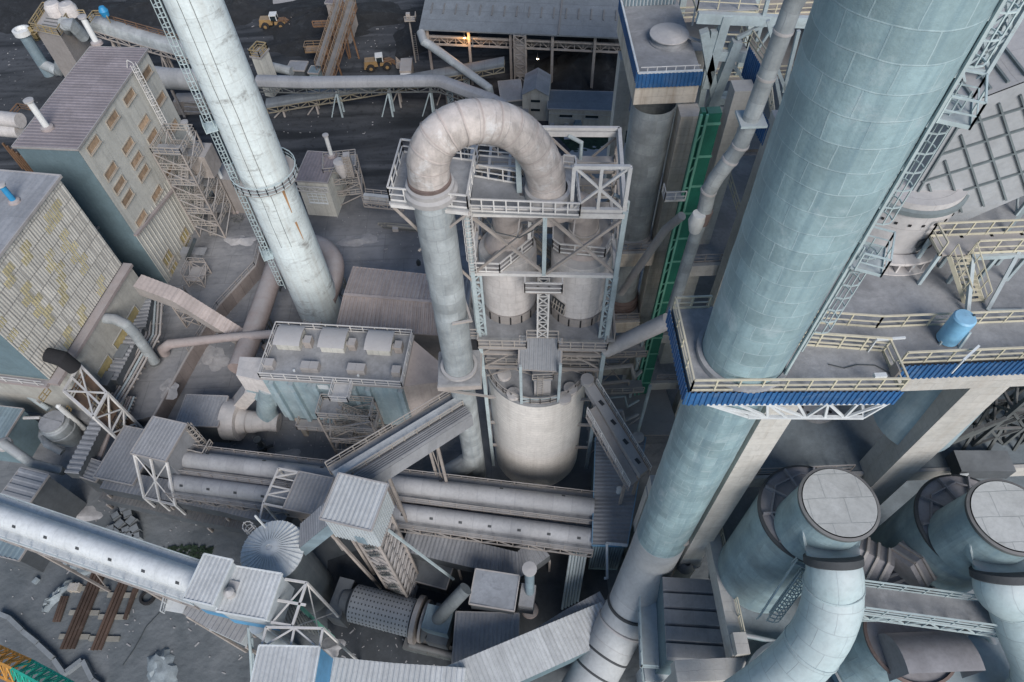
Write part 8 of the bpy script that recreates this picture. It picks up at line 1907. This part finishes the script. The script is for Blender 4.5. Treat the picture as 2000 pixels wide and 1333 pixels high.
m = MB(); m.xpanel(V((9.8, 40.4, 1)), V((15.6, 40.4, 1)), V((15.6, 40.4, 11)), V((9.8, 40.4, 11)), .16, False); m.xpanel(V((9.8, 46.6, 6)), V((15.6, 46.6, 6)), V((15.6, 46.6, 17)), V((9.8, 46.6, 17)), .16, False); m.build('brace', 'frame_dust', t)
# pipes and a landing on the cyclone deck
t = T('deck_pipework', 'dusty pipes and railed landing among the legs of the two cyclones', 'pipework', P(1700, 1250, D3))
for k, (a_, b_, c_, r_) in enumerate((((1690, 1240, 24), (1720, 1215, 27), (1735, 1290, 25), .35), ((1880, 1225, 27), (1930, 1240, 27), (1960, 1300, 25), .4), ((1880, 1280, 25), (1985, 1285, 25), (2010, 1330, 25), .25), ((1450, 1240, 23), (1520, 1255, 23), (1560, 1300, 23), .22), ((1880, 1255, 26), (1900, 1205, 29), (1930, 1205, 29), .2))):
    m = MB(); m.pipe([P(*a_), P(*b_), P(*c_)], r_, 14); m.build('pipe', 'cyclone_clad' if k % 2 else 'frame_dust', t)
m = MB(); a_, b_ = P(1880, 1300, 24.5), P(2010, 1318, 24.5); m.rail([a_, b_], 1.1, .08, 1.2); m.build('railing', 'rail_pale', t)
# dust spills in the yards
def spill(label, px, py, z, rx, ry, h, seed, mt='dust_pale'):
    r2 = random.Random(seed); c = P(px, py, z); m = MB(); rows = []
    for i in range(9):
        u = i / 8; r_ = []
        for j in range(25):
            a = 2 * math.pi * (j % 24) / 24; k = 1 + .25 * math.sin(2 * a + seed) + .15 * math.sin(5 * a + seed * 3); r_.append(V((c.x + rx * u * k * math.cos(a), c.y + ry * u * k * math.sin(a), z - .02 + (h * (1 - u) ** 1.3 + (r2.uniform(-.04, .04) if 0 < i < 8 and j < 24 else 0) if i < 8 else -.03))))
        r_[-1] = r_[0]; rows.append(r_)
    m.grid(rows); return one('dust_spill', m, mt, label, 'dust spill', 'dust spills in the yards')
mat('dust_pale', (.36, .355, .36), .95, .15, None, bump=.4, nscale=1.5)
for i, (px, py, z, rx, ry, h, lab) in enumerate(((700, 470, 0, 3.2, 1.8, .4, 'wide pale dust spill on the yard right of the white chimney'), (470, 470, UZ, 2.4, 1.6, .5, 'pale dust spill on the raised yard by the retaining wall'), (420, 700, 0, 2.2, 2.6, .4, 'pale dust spill on the road beside the long pinkish pipe'), (330, 760, UZ, 1.6, 1.6, .5, 'pale dust spill on the raised yard below the pipe racks'), (560, 895, 0, 2.6, 1.2, .5, 'pale dust spill on the shaded floor in front of the filter house'), (640, 1270, 0, 2.2, 1.4, .6, 'pale dust spill on the dark pit floor beside the ball mill'), (150, 1010, 0, 3.0, 1.6, .5, 'pale dust spill in the shaded yard behind the white tube conveyor'))): spill(lab, px, py, z, rx, ry, h, i + 1)
# loose rubble, uncountable
m = MB(); zones = [((560, 410), (830, 520), 0, 90), ((0, 1090), (480, 1330), 0, 70), ((100, 960), (460, 1060), 0, 40), ((380, 560), (460, 760), 0, 50), ((440, 830), (640, 920), 0, 70), ((640, 1180), (900, 1320), 0, 90), ((460, 120), (900, 270), 0, 90), ((480, 10), (800, 130), 0, 140), ((0, 20), (300, 250), 0, 140)]
for (x0, y0), (x1, y1), z, n_ in zones:
    for k in range(n_):
        c = P(rnd.uniform(x0, x1), rnd.uniform(y0, y1), z); s_ = rnd.uniform(.05, .17); a = rnd.uniform(0, 6.3); d = V((math.cos(a), math.sin(a), 0)); l_ = s_ * rnd.choice((1, 1, 1.6, 4)); i0 = len(m.v); m.cbox(c, d, l_, s_, s_ * .6)
struct('rubble', m, 'dust_pale', 'stuff')
